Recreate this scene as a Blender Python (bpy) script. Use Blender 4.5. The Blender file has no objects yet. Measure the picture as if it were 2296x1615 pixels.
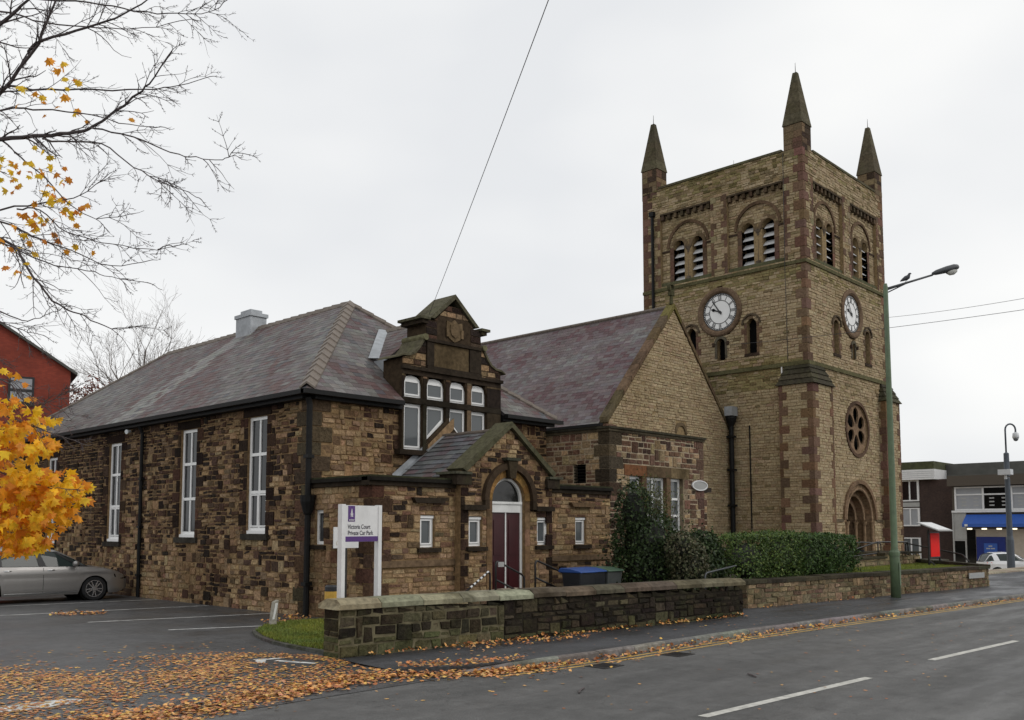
import bpy, math, random
from math import sin, cos, pi, radians, sqrt, atan2
from mathutils import Vector, Matrix, noise

# ------------------------------------------------------------------ camera, sky, sun, exposure
scene = bpy.context.scene
col = scene.collection
cd = bpy.data.cameras.new('camera')
cam = bpy.data.objects.new('camera', cd)
col.objects.link(cam)
scene.camera = cam
cd.sensor_fit = 'HORIZONTAL'
cd.sensor_width = 36.0
cd.lens = 2062.0 / 2296.0 * 36.0
cd.shift_y = 0.0898
cd.clip_end = 4000
cam.location = (0, 0, 2.0)
cam.rotation_euler = (radians(90 + 4.734), 0, radians(43.64 - 90))

world = bpy.data.worlds.new('World')
scene.world = world
world.use_nodes = True
nt = world.node_tree
nt.nodes.clear()
wo = nt.nodes.new('ShaderNodeOutputWorld')
bg = nt.nodes.new('ShaderNodeBackground')
bg.inputs[1].default_value = 0.1
sky = nt.nodes.new('ShaderNodeTexSky')
sky.sky_type = 'NISHITA'
sky.sun_disc = False
SUN_EL, SUN_AZ = radians(38), radians(-62)       # azimuth: direction towards the sun, from +X
sky.sun_elevation = SUN_EL
sky.sun_rotation = pi / 2 - SUN_AZ
tc = nt.nodes.new('ShaderNodeTexCoord')
mp = nt.nodes.new('ShaderNodeMapping')
mp.inputs['Scale'].default_value = (1.0, 1.0, 2.2)
no = nt.nodes.new('ShaderNodeTexNoise')
no.inputs['Scale'].default_value = 2.1
no.inputs['Detail'].default_value = 3.5
no.inputs['Roughness'].default_value = 0.45
rp = nt.nodes.new('ShaderNodeValToRGB')
rp.color_ramp.elements[0].position = 0.34
rp.color_ramp.elements[0].color = (8.3, 8.45, 8.65, 1)
rp.color_ramp.elements[1].position = 0.66
rp.color_ramp.elements[1].color = (10.2, 10.2, 10.05, 1)
mx = nt.nodes.new('ShaderNodeMix')
mx.data_type = 'RGBA'
mx.inputs[0].default_value = 0.96
nt.links.new(tc.outputs['Generated'], mp.inputs[0])
nt.links.new(mp.outputs[0], no.inputs[0])
nt.links.new(no.outputs[0], rp.inputs[0])
nt.links.new(sky.outputs[0], mx.inputs[6])
nt.links.new(rp.outputs[0], mx.inputs[7])
nt.links.new(mx.outputs[2], bg.inputs[0])
nt.links.new(bg.outputs[0], wo.inputs[0])

sl = bpy.data.lights.new('sun', 'SUN')
sl.energy = 0.75
sl.angle = radians(25)
sl.color = (1.0, 0.96, 0.9)
so = bpy.data.objects.new('sun', sl)
col.objects.link(so)
so.rotation_euler = (pi / 2 - SUN_EL, 0, SUN_AZ + pi / 2)
vs = scene.view_settings
vs.view_transform = 'Standard'
vs.look = 'None'
vs.exposure = 0.0
vs.gamma = 1.0
vs.use_curve_mapping = False
scene.cycles.use_denoising = True
scene.cycles.max_bounces = 6

# ------------------------------------------------------------------ materials
MATS = {}


def new_mat(name):
    m = bpy.data.materials.new(name)
    m.use_nodes = True
    t = m.node_tree
    b = t.nodes['Principled BSDF']
    return m, t, b


def noise_node(t, scale, detail=4, rough=0.55, coords='Object', stretch=None, dist=0.0):
    tcn = t.nodes.new('ShaderNodeTexCoord')
    n = t.nodes.new('ShaderNodeTexNoise')
    n.inputs['Scale'].default_value = scale
    n.inputs['Detail'].default_value = detail
    n.inputs['Roughness'].default_value = rough
    n.inputs['Distortion'].default_value = dist
    src = tcn.outputs[coords]
    if coords == 'Object':
        g = t.nodes.new('ShaderNodeNewGeometry')
        src = g.outputs['Position']
    if stretch:
        mpn = t.nodes.new('ShaderNodeMapping')
        mpn.inputs['Scale'].default_value = stretch
        t.links.new(src, mpn.inputs[0])
        src = mpn.outputs[0]
    t.links.new(src, n.inputs[0])
    return n


def ramp(t, src, stops):
    r = t.nodes.new('ShaderNodeValToRGB')
    e = r.color_ramp.elements
    while len(e) < len(stops):
        e.new(0.5)
    for i, (p, c) in enumerate(stops):
        e[i].position = p
        e[i].color = (c, c, c, 1) if not isinstance(c, tuple) else (*c, 1)
    t.links.new(src, r.inputs[0])
    return r


def mul(t, a, b, fac=1.0, mode='MULTIPLY'):
    m = t.nodes.new('ShaderNodeMix')
    m.data_type = 'RGBA'
    m.blend_type = mode
    m.inputs[0].default_value = fac
    for s, i in ((a, 6), (b, 7)):
        if isinstance(s, tuple):
            m.inputs[i].default_value = (*s, 1)
        else:
            t.links.new(s, m.inputs[i])
    return m.outputs[2]


def mixf(t, a, b, f):
    m = t.nodes.new('ShaderNodeMix')
    m.data_type = 'RGBA'
    t.links.new(f, m.inputs[0])
    for s, i in ((a, 6), (b, 7)):
        if isinstance(s, tuple):
            m.inputs[i].default_value = (*s, 1)
        else:
            t.links.new(s, m.inputs[i])
    return m.outputs[2]


def bump(t, b, src, strength=0.4, dist=0.02):
    n = t.nodes.new('ShaderNodeBump')
    n.inputs['Strength'].default_value = strength
    n.inputs['Distance'].default_value = dist
    t.links.new(src, n.inputs['Height'])
    t.links.new(n.outputs[0], b.inputs['Normal'])


def attr_mat(name, rough=0.9, var=(0.62, 1.3), scale=9.0, stain=0.5, stain_scale=0.9, stain_col=(0.12, 0.1, 0.08), bumpd=0.03, spec=0.12, moss=None):
    """colour from the pieces' own attribute, grain and soot stains on top"""
    m, t, b = new_mat(name)
    a = t.nodes.new('ShaderNodeAttribute')
    a.attribute_name = 'Col'
    n1 = noise_node(t, scale, 6, 0.65)
    c = mul(t, a.outputs['Color'], ramp(t, n1.outputs[0], [(0.3, var[0]), (0.7, var[1])]).outputs[0])
    n2 = noise_node(t, stain_scale, 5, 0.6, stretch=(1, 1, 0.55))
    s = ramp(t, n2.outputs[0], [(0.5, 0.0), (0.68, stain)])
    c = mixf(t, c, mul(t, c, stain_col, 1.0), s.outputs[0])
    if moss:
        n3 = noise_node(t, 2.3, 6, 0.7)
        s3 = ramp(t, n3.outputs[0], [(0.5, 0.0), (0.72, moss)])
        c = mixf(t, c, (0.085, 0.09, 0.035), s3.outputs[0])
    t.links.new(c, b.inputs['Base Color'])
    b.inputs['Roughness'].default_value = rough
    b.inputs['Specular IOR Level'].default_value = spec
    if bumpd:
        bump(t, b, n1.outputs[0], 0.8, bumpd)
    MATS[name] = m
    return m


def plain(name, c, rough=0.6, metal=0.0, spec=0.5, var=0.12, scale=6.0, bumpd=0.0, coat=0.0, trans=0.0, dirt=0.0):
    m, t, b = new_mat(name)
    n = noise_node(t, scale, 5, 0.6)
    cc = mul(t, c, ramp(t, n.outputs[0], [(0.3, 1 - var), (0.7, 1 + var)]).outputs[0])
    if dirt:
        n2 = noise_node(t, 3.1, 6, 0.7, stretch=(1, 1, 0.3))
        cc = mixf(t, cc, (0.09, 0.08, 0.06), ramp(t, n2.outputs[0], [(0.52, 0.0), (0.78, dirt)]).outputs[0])
    t.links.new(cc, b.inputs['Base Color'])
    b.inputs['Roughness'].default_value = rough
    b.inputs['Metallic'].default_value = metal
    b.inputs['Specular IOR Level'].default_value = spec
    b.inputs['Coat Weight'].default_value = coat
    if bumpd:
        bump(t, b, n.outputs[0], 0.6, bumpd)
    MATS[name] = m
    return m


attr_mat('stone_hall', var=(0.5, 1.35), scale=13, stain=0.7, stain_scale=0.55, stain_col=(0.26, 0.19, 0.14), bumpd=0.06)
attr_mat('stone_tower', var=(0.68, 1.25), scale=12, stain=0.4, stain_scale=0.3, stain_col=(0.6, 0.54, 0.42), bumpd=0.05)
attr_mat('stone_garden', var=(0.45, 1.45), scale=13, stain=0.6, stain_scale=0.8, stain_col=(0.3, 0.28, 0.22), moss=0.35, bumpd=0.05)
attr_mat('dressed', var=(0.55, 1.3), stain=0.7, stain_scale=0.9, stain_col=(0.22, 0.2, 0.15), bumpd=0.012)
attr_mat('mossy_coping', var=(0.55, 1.35), stain=0.55, stain_scale=1.1, stain_col=(0.4, 0.37, 0.3), bumpd=0.015, moss=0.4)
attr_mat('slate', rough=0.62, var=(0.8, 1.2), scale=10, stain=0.4, stain_scale=0.6, stain_col=(0.7, 0.58, 0.56), bumpd=0.008, spec=0.22)
attr_mat('paint_attr', rough=0.5, var=(0.9, 1.08), stain=0.0, bumpd=0)
plain('mortar_hall', (0.22, 0.145, 0.076), 0.95, spec=0.1, var=0.4, scale=12, bumpd=0.02)
plain('mortar_tower', (0.27, 0.195, 0.105), 0.95, spec=0.1, var=0.35, scale=12, bumpd=0.02)
plain('mortar_annex', (0.36, 0.29, 0.2), 0.95, var=0.25, scale=12, bumpd=0.015)
plain('mortar_garden', (0.135, 0.118, 0.072), 0.95, spec=0.1, var=0.45, scale=6, bumpd=0.02)
plain('upvc', (0.82, 0.82, 0.81), 0.35, var=0.04, scale=3, dirt=0.06)
plain('white_paint', (0.7, 0.7, 0.68), 0.5, var=0.08, dirt=0.25)
plain('gutter_black', (0.01, 0.01, 0.01), 0.55, var=0.2, spec=0.18)
plain('lead', (0.34, 0.36, 0.38), 0.5, metal=0.3, var=0.22, scale=4, dirt=0.15)
plain('louvre', (0.5, 0.5, 0.5), 0.6, var=0.15, scale=20, dirt=0.2)
plain('dark', (0.008, 0.008, 0.008), 0.9, var=0.2, spec=0.0)
plain('door_maroon', (0.045, 0.009, 0.011), 0.35, var=0.15, scale=3)
plain('rail_black', (0.012, 0.011, 0.011), 0.45, var=0.2)
plain('ridge_tile', (0.13, 0.105, 0.085), 0.75, var=0.3, scale=9, bumpd=0.01)
plain('hip_tile', (0.16, 0.13, 0.105), 0.65, var=0.2, scale=9, bumpd=0.006)
plain('lamp_green', (0.095, 0.14, 0.075), 0.5, var=0.2, scale=5, dirt=0.35)
plain('lamp_grey', (0.06, 0.065, 0.07), 0.5, var=0.1)
plain('lamp_bowl', (0.62, 0.62, 0.58), 0.25, var=0.1)
plain('cctv_grey', (0.07, 0.085, 0.105), 0.5, var=0.12)
plain('cctv_white', (0.6, 0.62, 0.64), 0.4, var=0.05)
plain('bark', (0.085, 0.07, 0.07), 0.9, var=0.35, scale=20, bumpd=0.01)
plain('bark_far', (0.19, 0.165, 0.15), 0.95, var=0.2)
plain('bin_black', (0.014, 0.016, 0.02), 0.42, var=0.2)
plain('bin_grey', (0.06, 0.066, 0.064), 0.5, var=0.2)
plain('lid_blue', (0.02, 0.07, 0.26), 0.45, var=0.15)
plain('lid_green', (0.06, 0.11, 0.07), 0.5, var=0.2)
plain('red_board', (0.8, 0.012, 0.008), 0.6, var=0.04, spec=0.15)
plain('gable_core', (0.05, 0.035, 0.022), 0.95, spec=0.1, var=0.4, scale=7, bumpd=0.02)
plain('yellow', (0.55, 0.33, 0.05), 0.5, var=0.15)
plain('purple', (0.08, 0.025, 0.17), 0.4, var=0.04)
plain('letters', (0.07, 0.065, 0.08), 0.5, var=0.02)
plain('pale_letters', (0.55, 0.52, 0.45), 0.5, var=0.02)
plain('tyre', (0.013, 0.013, 0.014), 0.8, var=0.2)
plain('alloy', (0.55, 0.55, 0.56), 0.25, metal=0.9, var=0.05)
plain('car_silver', (0.3, 0.287, 0.275), 0.33, metal=0.55, var=0.05, scale=60, coat=0.5, dirt=0.12)
plain('car_white', (0.72, 0.73, 0.75), 0.25, var=0.03, coat=0.6)
plain('trim_black', (0.01, 0.01, 0.011), 0.45, var=0.1)
plain('chrome', (0.7, 0.7, 0.7), 0.12, metal=1.0, var=0.02)
plain('timber_grey', (0.3, 0.28, 0.23), 0.85, var=0.3, scale=14, bumpd=0.01)
plain('brown_brick', (0.028, 0.016, 0.013), 0.9, var=0.35, scale=10)
plain('felt_roof', (0.09, 0.09, 0.08), 0.85, var=0.25, scale=1.5)
plain('moss_roof', (0.055, 0.06, 0.025), 0.95, var=0.4, scale=3)
plain('panel_grey', (0.34, 0.34, 0.33), 0.6, var=0.08)
plain('fascia_white', (0.68, 0.68, 0.68), 0.5, var=0.06, dirt=0.16)
plain('blind_grey', (0.30, 0.31, 0.33), 0.6, var=0.08, scale=2)
plain('awning_blue', (0.02, 0.085, 0.36), 0.55, var=0.08)
plain('shop_blue', (0.004, 0.018, 0.16), 0.4, var=0.1)
plain('shop_interior', (0.42, 0.37, 0.31), 0.7, var=0.08)
plain('pebbledash', (0.085, 0.07, 0.055), 0.95, var=0.3, scale=25)
plain('cable', (0.05, 0.05, 0.05), 0.6, var=0.05)
plain('paving_pale', (0.34, 0.29, 0.21), 0.85, var=0.15, scale=3)
plain('soil', (0.04, 0.035, 0.02), 0.95, var=0.4)
plain('bird', (0.07, 0.075, 0.085), 0.7, var=0.3, scale=30)
plain('road_white', (0.47, 0.46, 0.42), 0.75, var=0.3, scale=9)
plain('road_white_worn', (0.5, 0.5, 0.48), 0.75, var=0.45, scale=5)
plain('road_yellow', (0.42, 0.27, 0.07), 0.75, var=0.3, scale=6)


def glass(name, c, rough=0.06, spec=0.5):
    m, t, b = new_mat(name)
    b.inputs['Base Color'].default_value = (*c, 1)
    b.inputs['Roughness'].default_value = rough
    b.inputs['Specular IOR Level'].default_value = spec
    MATS[name] = m


glass('glass_dark', (0.035, 0.037, 0.04), 0.08, 0.3)
glass('glass_grey', (0.10, 0.11, 0.115), 0.12)
glass('glass_car', (0.03, 0.04, 0.038), 0.04, 0.3)
glass('glass_black', (0.008, 0.008, 0.008), 0.08)
m_, t_, b_ = new_mat('lamp_glow')
b_.inputs['Base Color'].default_value = (0.8, 0.75, 0.6, 1)
b_.inputs['Emission Color'].default_value = (1, 0.9, 0.65, 1)
b_.inputs['Emission Strength'].default_value = 1.6
MATS['lamp_glow'] = m_


def leaf_mat(name, transl=0.35, rough=0.55):
    m, t, b = new_mat(name)
    a = t.nodes.new('ShaderNodeAttribute')
    a.attribute_name = 'Col'
    n = noise_node(t, 22, 3, 0.6)
    c = mul(t, a.outputs['Color'], ramp(t, n.outputs[0], [(0.3, 0.75), (0.7, 1.2)]).outputs[0])
    t.links.new(c, b.inputs['Base Color'])
    b.inputs['Roughness'].default_value = rough
    b.inputs['Specular IOR Level'].default_value = 0.35
    if transl:
        tr = t.nodes.new('ShaderNodeBsdfTranslucent')
        t.links.new(c, tr.inputs[0])
        ms = t.nodes.new('ShaderNodeMixShader')
        ms.inputs[0].default_value = transl
        t.links.new(b.outputs[0], ms.inputs[1])
        t.links.new(tr.outputs[0], ms.inputs[2])
        t.links.new(ms.outputs[0], t.nodes['Material Output'].inputs[0])
    MATS[name] = m


leaf_mat('leaf_autumn', 0.42)
leaf_mat('leaf_fallen', 0.0, 0.6)
leaf_mat('leaf_green', 0.2, 0.6)
leaf_mat('grass', 0.25, 0.6)


def asphalt(name, base, fleck, patch, rough=(0.5, 0.85), stretch=(0.35, 2.0, 1)):
    m, t, b = new_mat(name)
    n1 = noise_node(t, 60, 5, 0.8)
    c1 = ramp(t, n1.outputs[0], [(0.36, base), (0.5, tuple(x * 1.25 for x in base)), (0.68, fleck)])
    n2 = noise_node(t, 0.42, 6, 0.62, stretch=stretch, dist=0.6)
    c = mul(t, c1.outputs[0], ramp(t, n2.outputs[0], [(0.36, patch[0]), (0.66, patch[1])]).outputs[0])
    n4 = noise_node(t, 3.2, 7, 0.75)
    c = mul(t, c, ramp(t, n4.outputs[0], [(0.34, 0.74), (0.66, 1.24)]).outputs[0])
    # fine dark cracks
    v = t.nodes.new('ShaderNodeTexVoronoi')
    v.feature = 'DISTANCE_TO_EDGE'
    v.inputs['Scale'].default_value = 0.33
    g = t.nodes.new('ShaderNodeNewGeometry')
    wn = t.nodes.new('ShaderNodeTexNoise')
    wn.inputs['Scale'].default_value = 1.3
    wn.inputs['Detail'].default_value = 5
    t.links.new(g.outputs['Position'], wn.inputs[0])
    add = t.nodes.new('ShaderNodeVectorMath')
    add.operation = 'MULTIPLY_ADD'
    add.inputs[1].default_value = (1.6, 1.6, 1.6)
    t.links.new(wn.outputs['Color'], add.inputs[0])
    t.links.new(g.outputs['Position'], add.inputs[2])
    t.links.new(add.outputs[0], v.inputs['Vector'])
    cr = ramp(t, v.outputs['Distance'], [(0.0, 0.62), (0.006, 1.0)])
    c = mul(t, c, cr.outputs[0])
    t.links.new(c, b.inputs['Base Color'])
    n3 = noise_node(t, 0.8, 5, 0.6, stretch=stretch)
    t.links.new(ramp(t, n3.outputs[0], [(0.38, rough[0]), (0.62, rough[1])]).outputs[0], b.inputs['Roughness'])
    b.inputs['Specular IOR Level'].default_value = 0.45
    bump(t, b, n1.outputs[0], 0.5, 0.012)
    MATS[name] = m


plain('mortar_black', (0.022, 0.018, 0.013), 0.95, spec=0.1, var=0.45, scale=6, bumpd=0.02)
asphalt('asphalt_road', (0.06, 0.0595, 0.058), (0.19, 0.187, 0.18), (0.82, 1.25), (0.5, 0.8))
asphalt('asphalt_park', (0.044, 0.044, 0.045), (0.14, 0.138, 0.136), (0.8, 1.3), (0.3, 0.62), (0.7, 0.7, 1))
asphalt('asphalt_path', (0.03, 0.031, 0.034), (0.10, 0.10, 0.105), (0.7, 1.35), (0.3, 0.7), (0.5, 1.2, 1))


def brick_mat(name, c1, c2, mortar, scale=4.4):
    m, t, b = new_mat(name)
    br = t.nodes.new('ShaderNodeTexBrick')
    br.inputs['Scale'].default_value = scale
    br.inputs['Color1'].default_value = (*c1, 1)
    br.inputs['Color2'].default_value = (*c2, 1)
    br.inputs['Mortar'].default_value = (*mortar, 1)
    br.inputs['Mortar Size'].default_value = 0.012
    tcn = t.nodes.new('ShaderNodeNewGeometry')
    sp = t.nodes.new('ShaderNodeSeparateXYZ')
    cb = t.nodes.new('ShaderNodeCombineXYZ')
    ad = t.nodes.new('ShaderNodeMath')
    t.links.new(tcn.outputs['Position'], sp.inputs[0])
    t.links.new(sp.outputs[0], ad.inputs[0])
    t.links.new(sp.outputs[1], ad.inputs[1])
    t.links.new(ad.outputs[0], cb.inputs[0])
    t.links.new(sp.outputs[2], cb.inputs[1])
    t.links.new(cb.outputs[0], br.inputs[0])
    n = noise_node(t, 0.7, 5, 0.6)
    c = mul(t, br.outputs[0], ramp(t, n.outputs[0], [(0.3, 0.7), (0.7, 1.2)]).outputs[0])
    t.links.new(c, b.inputs['Base Color'])
    b.inputs['Roughness'].default_value = 0.9
    MATS[name] = m


brick_mat('brick_red', (0.2, 0.032, 0.018), (0.26, 0.045, 0.024), (0.14, 0.05, 0.035))
brick_mat('brick_brown', (0.04, 0.023, 0.019), (0.06, 0.035, 0.027), (0.045, 0.033, 0.03))

# ------------------------------------------------------------------ helpers
WLOC = {}


def thing(name, label, cat, loc=(0, 0, 0), group=None):
    o = bpy.data.objects.new(name, None)
    col.objects.link(o)
    o.location = loc
    o.empty_display_size = 0.2
    tag(o, label, cat, group)
    WLOC[o.name] = Vector(loc)
    return o


def tag(o, label, cat, group=None, kind=None):
    o['label'] = label
    o['category'] = cat
    if group:
        o['group'] = group
    if kind:
        o['kind'] = kind
    return o


def set_parent(o, p):
    if p is not None:
        o.parent = p
        if p.name in WLOC:
            o.matrix_parent_inverse = Matrix.Translation(-WLOC[p.name])


class MB:
    def __init__(s):
        s.v, s.f, s.c = [], [], []

    def add(s, verts, faces, c=(1, 1, 1)):
        k = len(s.v)
        s.v.extend(verts)
        for f in faces:
            s.f.append(tuple(i + k for i in f))
            s.c.append(c)
        return s

    def box(s, a, b, c=(1, 1, 1)):
        x0, y0, z0 = (min(a[i], b[i]) for i in range(3))
        x1, y1, z1 = (max(a[i], b[i]) for i in range(3))
        return s.add([(x0, y0, z0), (x1, y0, z0), (x1, y1, z0), (x0, y1, z0), (x0, y0, z1), (x1, y0, z1), (x1, y1, z1), (x0, y1, z1)],
                     [(0, 3, 2, 1), (4, 5, 6, 7), (0, 1, 5, 4), (1, 2, 6, 5), (2, 3, 7, 6), (3, 0, 4, 7)], c)

    def fbox(s, F, u0, v0, u1, v1, d0, d1, c=(1, 1, 1)):
        """box on a face frame: u right, v up, d outwards"""
        return s.prism(F, [(u0, v0), (u1, v0), (u1, v1), (u0, v1)], d0, d1, c)

    def prism(s, F, pts, d0, d1, c=(1, 1, 1)):
        n = len(pts)
        vs_ = [fp(F, u, v, d0) for u, v in pts] + [fp(F, u, v, d1) for u, v in pts]
        fs = [tuple(range(n - 1, -1, -1)), tuple(range(n, 2 * n))]
        for i in range(n):
            j = (i + 1) % n
            fs.append((i, j, n + j, n + i))
        return s.add(vs_, fs, c)

    def ring(s, F, cu, cv, r0, r1, a0, a1, d0, d1, n=20, c=(1, 1, 1), ey=1.0):
        """arch ring; angles from +u, counter-clockwise; closed pieces"""
        full = abs((a1 - a0) - 2 * pi) < 1e-4
        vs_ = []
        for i in range(n + 1):
            a = a0 + (a1 - a0) * i / n
            for r, d in ((r0, d0), (r1, d0), (r1, d1), (r0, d1)):
                vs_.append(fp(F, cu + r * cos(a), cv + r * sin(a) * ey, d))
        fs = []
        for i in range(n):
            k, q = 4 * i, 4 * (i + 1)
            for j in range(4):
                jj = (j + 1) % 4
                fs.append((k + j, k + jj, q + jj, q + j))
        if not full:
            fs += [(3, 2, 1, 0), (4 * n, 4 * n + 1, 4 * n + 2, 4 * n + 3)]
        return s.add(vs_, fs, c)

    def tube(s, pts, rads, n=6, c=(1, 1, 1), cap=True):
        pts = [Vector(p) for p in pts]
        if not isinstance(rads, (list, tuple)):
            rads = [rads] * len(pts)
        vs_, fs = [], []
        up = None
        for i, p in enumerate(pts):
            d = (pts[min(i + 1, len(pts) - 1)] - pts[max(i - 1, 0)])
            if d.length < 1e-9:
                d = Vector((0, 0, 1))
            d.normalize()
            if up is None:
                up = Vector((0, 0, 1)) if abs(d.z) < 0.9 else Vector((1, 0, 0))
            a = d.cross(up)
            if a.length < 1e-4:
                a = d.cross(Vector((1, 0.3, 0.2)))
            a.normalize()
            b = a.cross(d).normalized()
            up = b
            for k in range(n):
                t = 2 * pi * k / n
                vs_.append(tuple(p + (a * cos(t) + b * sin(t)) * rads[i]))
        for i in range(len(pts) - 1):
            for k in range(n):
                kk = (k + 1) % n
                fs.append((i * n + k, i * n + kk, (i + 1) * n + kk, (i + 1) * n + k))
        if cap:
            fs.append(tuple(range(n - 1, -1, -1)))
            fs.append(tuple((len(pts) - 1) * n + k for k in range(n)))
        return s.add(vs_, fs, c)

    def lathe(s, F, cu, cv, prof, n=32, c=(1, 1, 1)):
        """profile of (radius, depth) turned about the frame's normal through (cu, cv)"""
        vs_, fs = [], []
        for r, d in prof:
            for k in range(n):
                t = 2 * pi * k / n
                vs_.append(fp(F, cu + r * cos(t), cv + r * sin(t), d))
        for i in range(len(prof) - 1):
            for k in range(n):
                kk = (k + 1) % n
                fs.append((i * n + k, i * n + kk, (i + 1) * n + kk, (i + 1) * n + k))
        fs.append(tuple(range(n - 1, -1, -1)))
        fs.append(tuple((len(prof) - 1) * n + k for k in range(n)))
        return s.add(vs_, fs, c)

    def build(s, name, mat, parent=None, smooth=False, kind=None, bevel=0.0):
        me = bpy.data.meshes.new(name)
        me.from_pydata([tuple(v) for v in s.v], [], s.f)
        ca = me.color_attributes.new('Col', 'FLOAT_COLOR', 'CORNER')
        buf = []
        for f, c in zip(s.f, s.c):
            buf.extend((c[0], c[1], c[2], 1.0) * len(f))
        ca.data.foreach_set('color', buf)
        me.materials.append(MATS[mat] if isinstance(mat, str) else mat)
        if smooth:
            me.polygons.foreach_set('use_smooth', [True] * len(me.polygons))
        me.update()
        o = bpy.data.objects.new(name, me)
        col.objects.link(o)
        if kind:
            o['kind'] = kind
        if bevel:
            bm = o.modifiers.new('bevel', 'BEVEL')
            bm.width = bevel
            bm.segments = 2
            bm.limit_method = 'ANGLE'
            bm.angle_limit = radians(40)
        set_parent(o, parent)
        return o


def frame(O, U, V=(0, 0, 1)):
    U = Vector(U).normalized()
    V = Vector(V).normalized()
    return (Vector(O), U, V, U.cross(V).normalized())


def fp(F, u, v, d=0.0):
    return tuple(F[0] + F[1] * u + F[2] * v + F[3] * d)


CM = cam.matrix_basis.copy()
CM = Matrix.Translation(cam.location) @ cam.rotation_euler.to_matrix().to_4x4()
CI = CM.inverted()


def pix(p):
    q = CI @ Vector(p)
    if q.z > -0.1:
        return None
    return (512 + 919.6 * q.x / -q.z, 360 - 919.6 * q.y / -q.z + 92)


def parea(quad):
    ps = [pix(p) for p in quad]
    if any(p is None for p in ps):
        return 0
    cx = sum(p[0] for p in ps) / 4
    cy = sum(p[1] for p in ps) / 4
    if not (0 < cx < 1024 and 0 < cy < 720):
        return 0
    a = 0
    for i in range(len(ps)):
        x0, y0 = ps[i]
        x1, y1 = ps[(i + 1) % len(ps)]
        a += x0 * y1 - x1 * y0
    return abs(a) / 2


SF = [(4, 5, 6, 7), (0, 1, 5, 4), (1, 2, 6, 5), (2, 3, 7, 6), (3, 0, 4, 7)]


def stone(F, bl, br, tr, tl, d0, d1, ch, rng):
    """one dressed block: back quad at d0, chamfered front at d1"""
    b = [fp(F, *p, d0) for p in (bl, br, tr, tl)]
    j = lambda: rng.uniform(-0.35, 0.35) * ch
    f = [fp(F, bl[0] + ch + j(), bl[1] + ch + j(), d1 + j() * .5), fp(F, br[0] - ch + j(), br[1] + ch + j(), d1 + j() * .5),
         fp(F, tr[0] - ch + j(), tr[1] - ch + j(), d1 + j() * .5), fp(F, tl[0] + ch + j(), tl[1] - ch + j(), d1 + j() * .5)]
    return b + f


def crossings(poly, v):
    xs = []
    n = len(poly)
    for i in range(n):
        (u0, v0), (u1, v1) = poly[i], poly[(i + 1) % n]
        if (v0 <= v < v1) or (v1 <= v < v0):
            xs.append(u0 + (u1 - u0) * (v - v0) / (v1 - v0))
    xs.sort()
    return [(xs[i], xs[i + 1]) for i in range(0, len(xs) - 1, 2)]


def subtract(ints, holes):
    for h in holes:
        out = []
        for a, b in ints:
            if h[1] <= a or h[0] >= b:
                out.append((a, b))
            else:
                if h[0] > a:
                    out.append((a, h[0]))
                if h[1] < b:
                    out.append((h[1], b))
        ints = out
    return [(a, b) for a, b in ints if b - a > 0.012]


def spans(outline, holes, v):
    r = crossings(outline, v)
    for h in holes:
        r = subtract(r, crossings(h, v))
    return r


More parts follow.
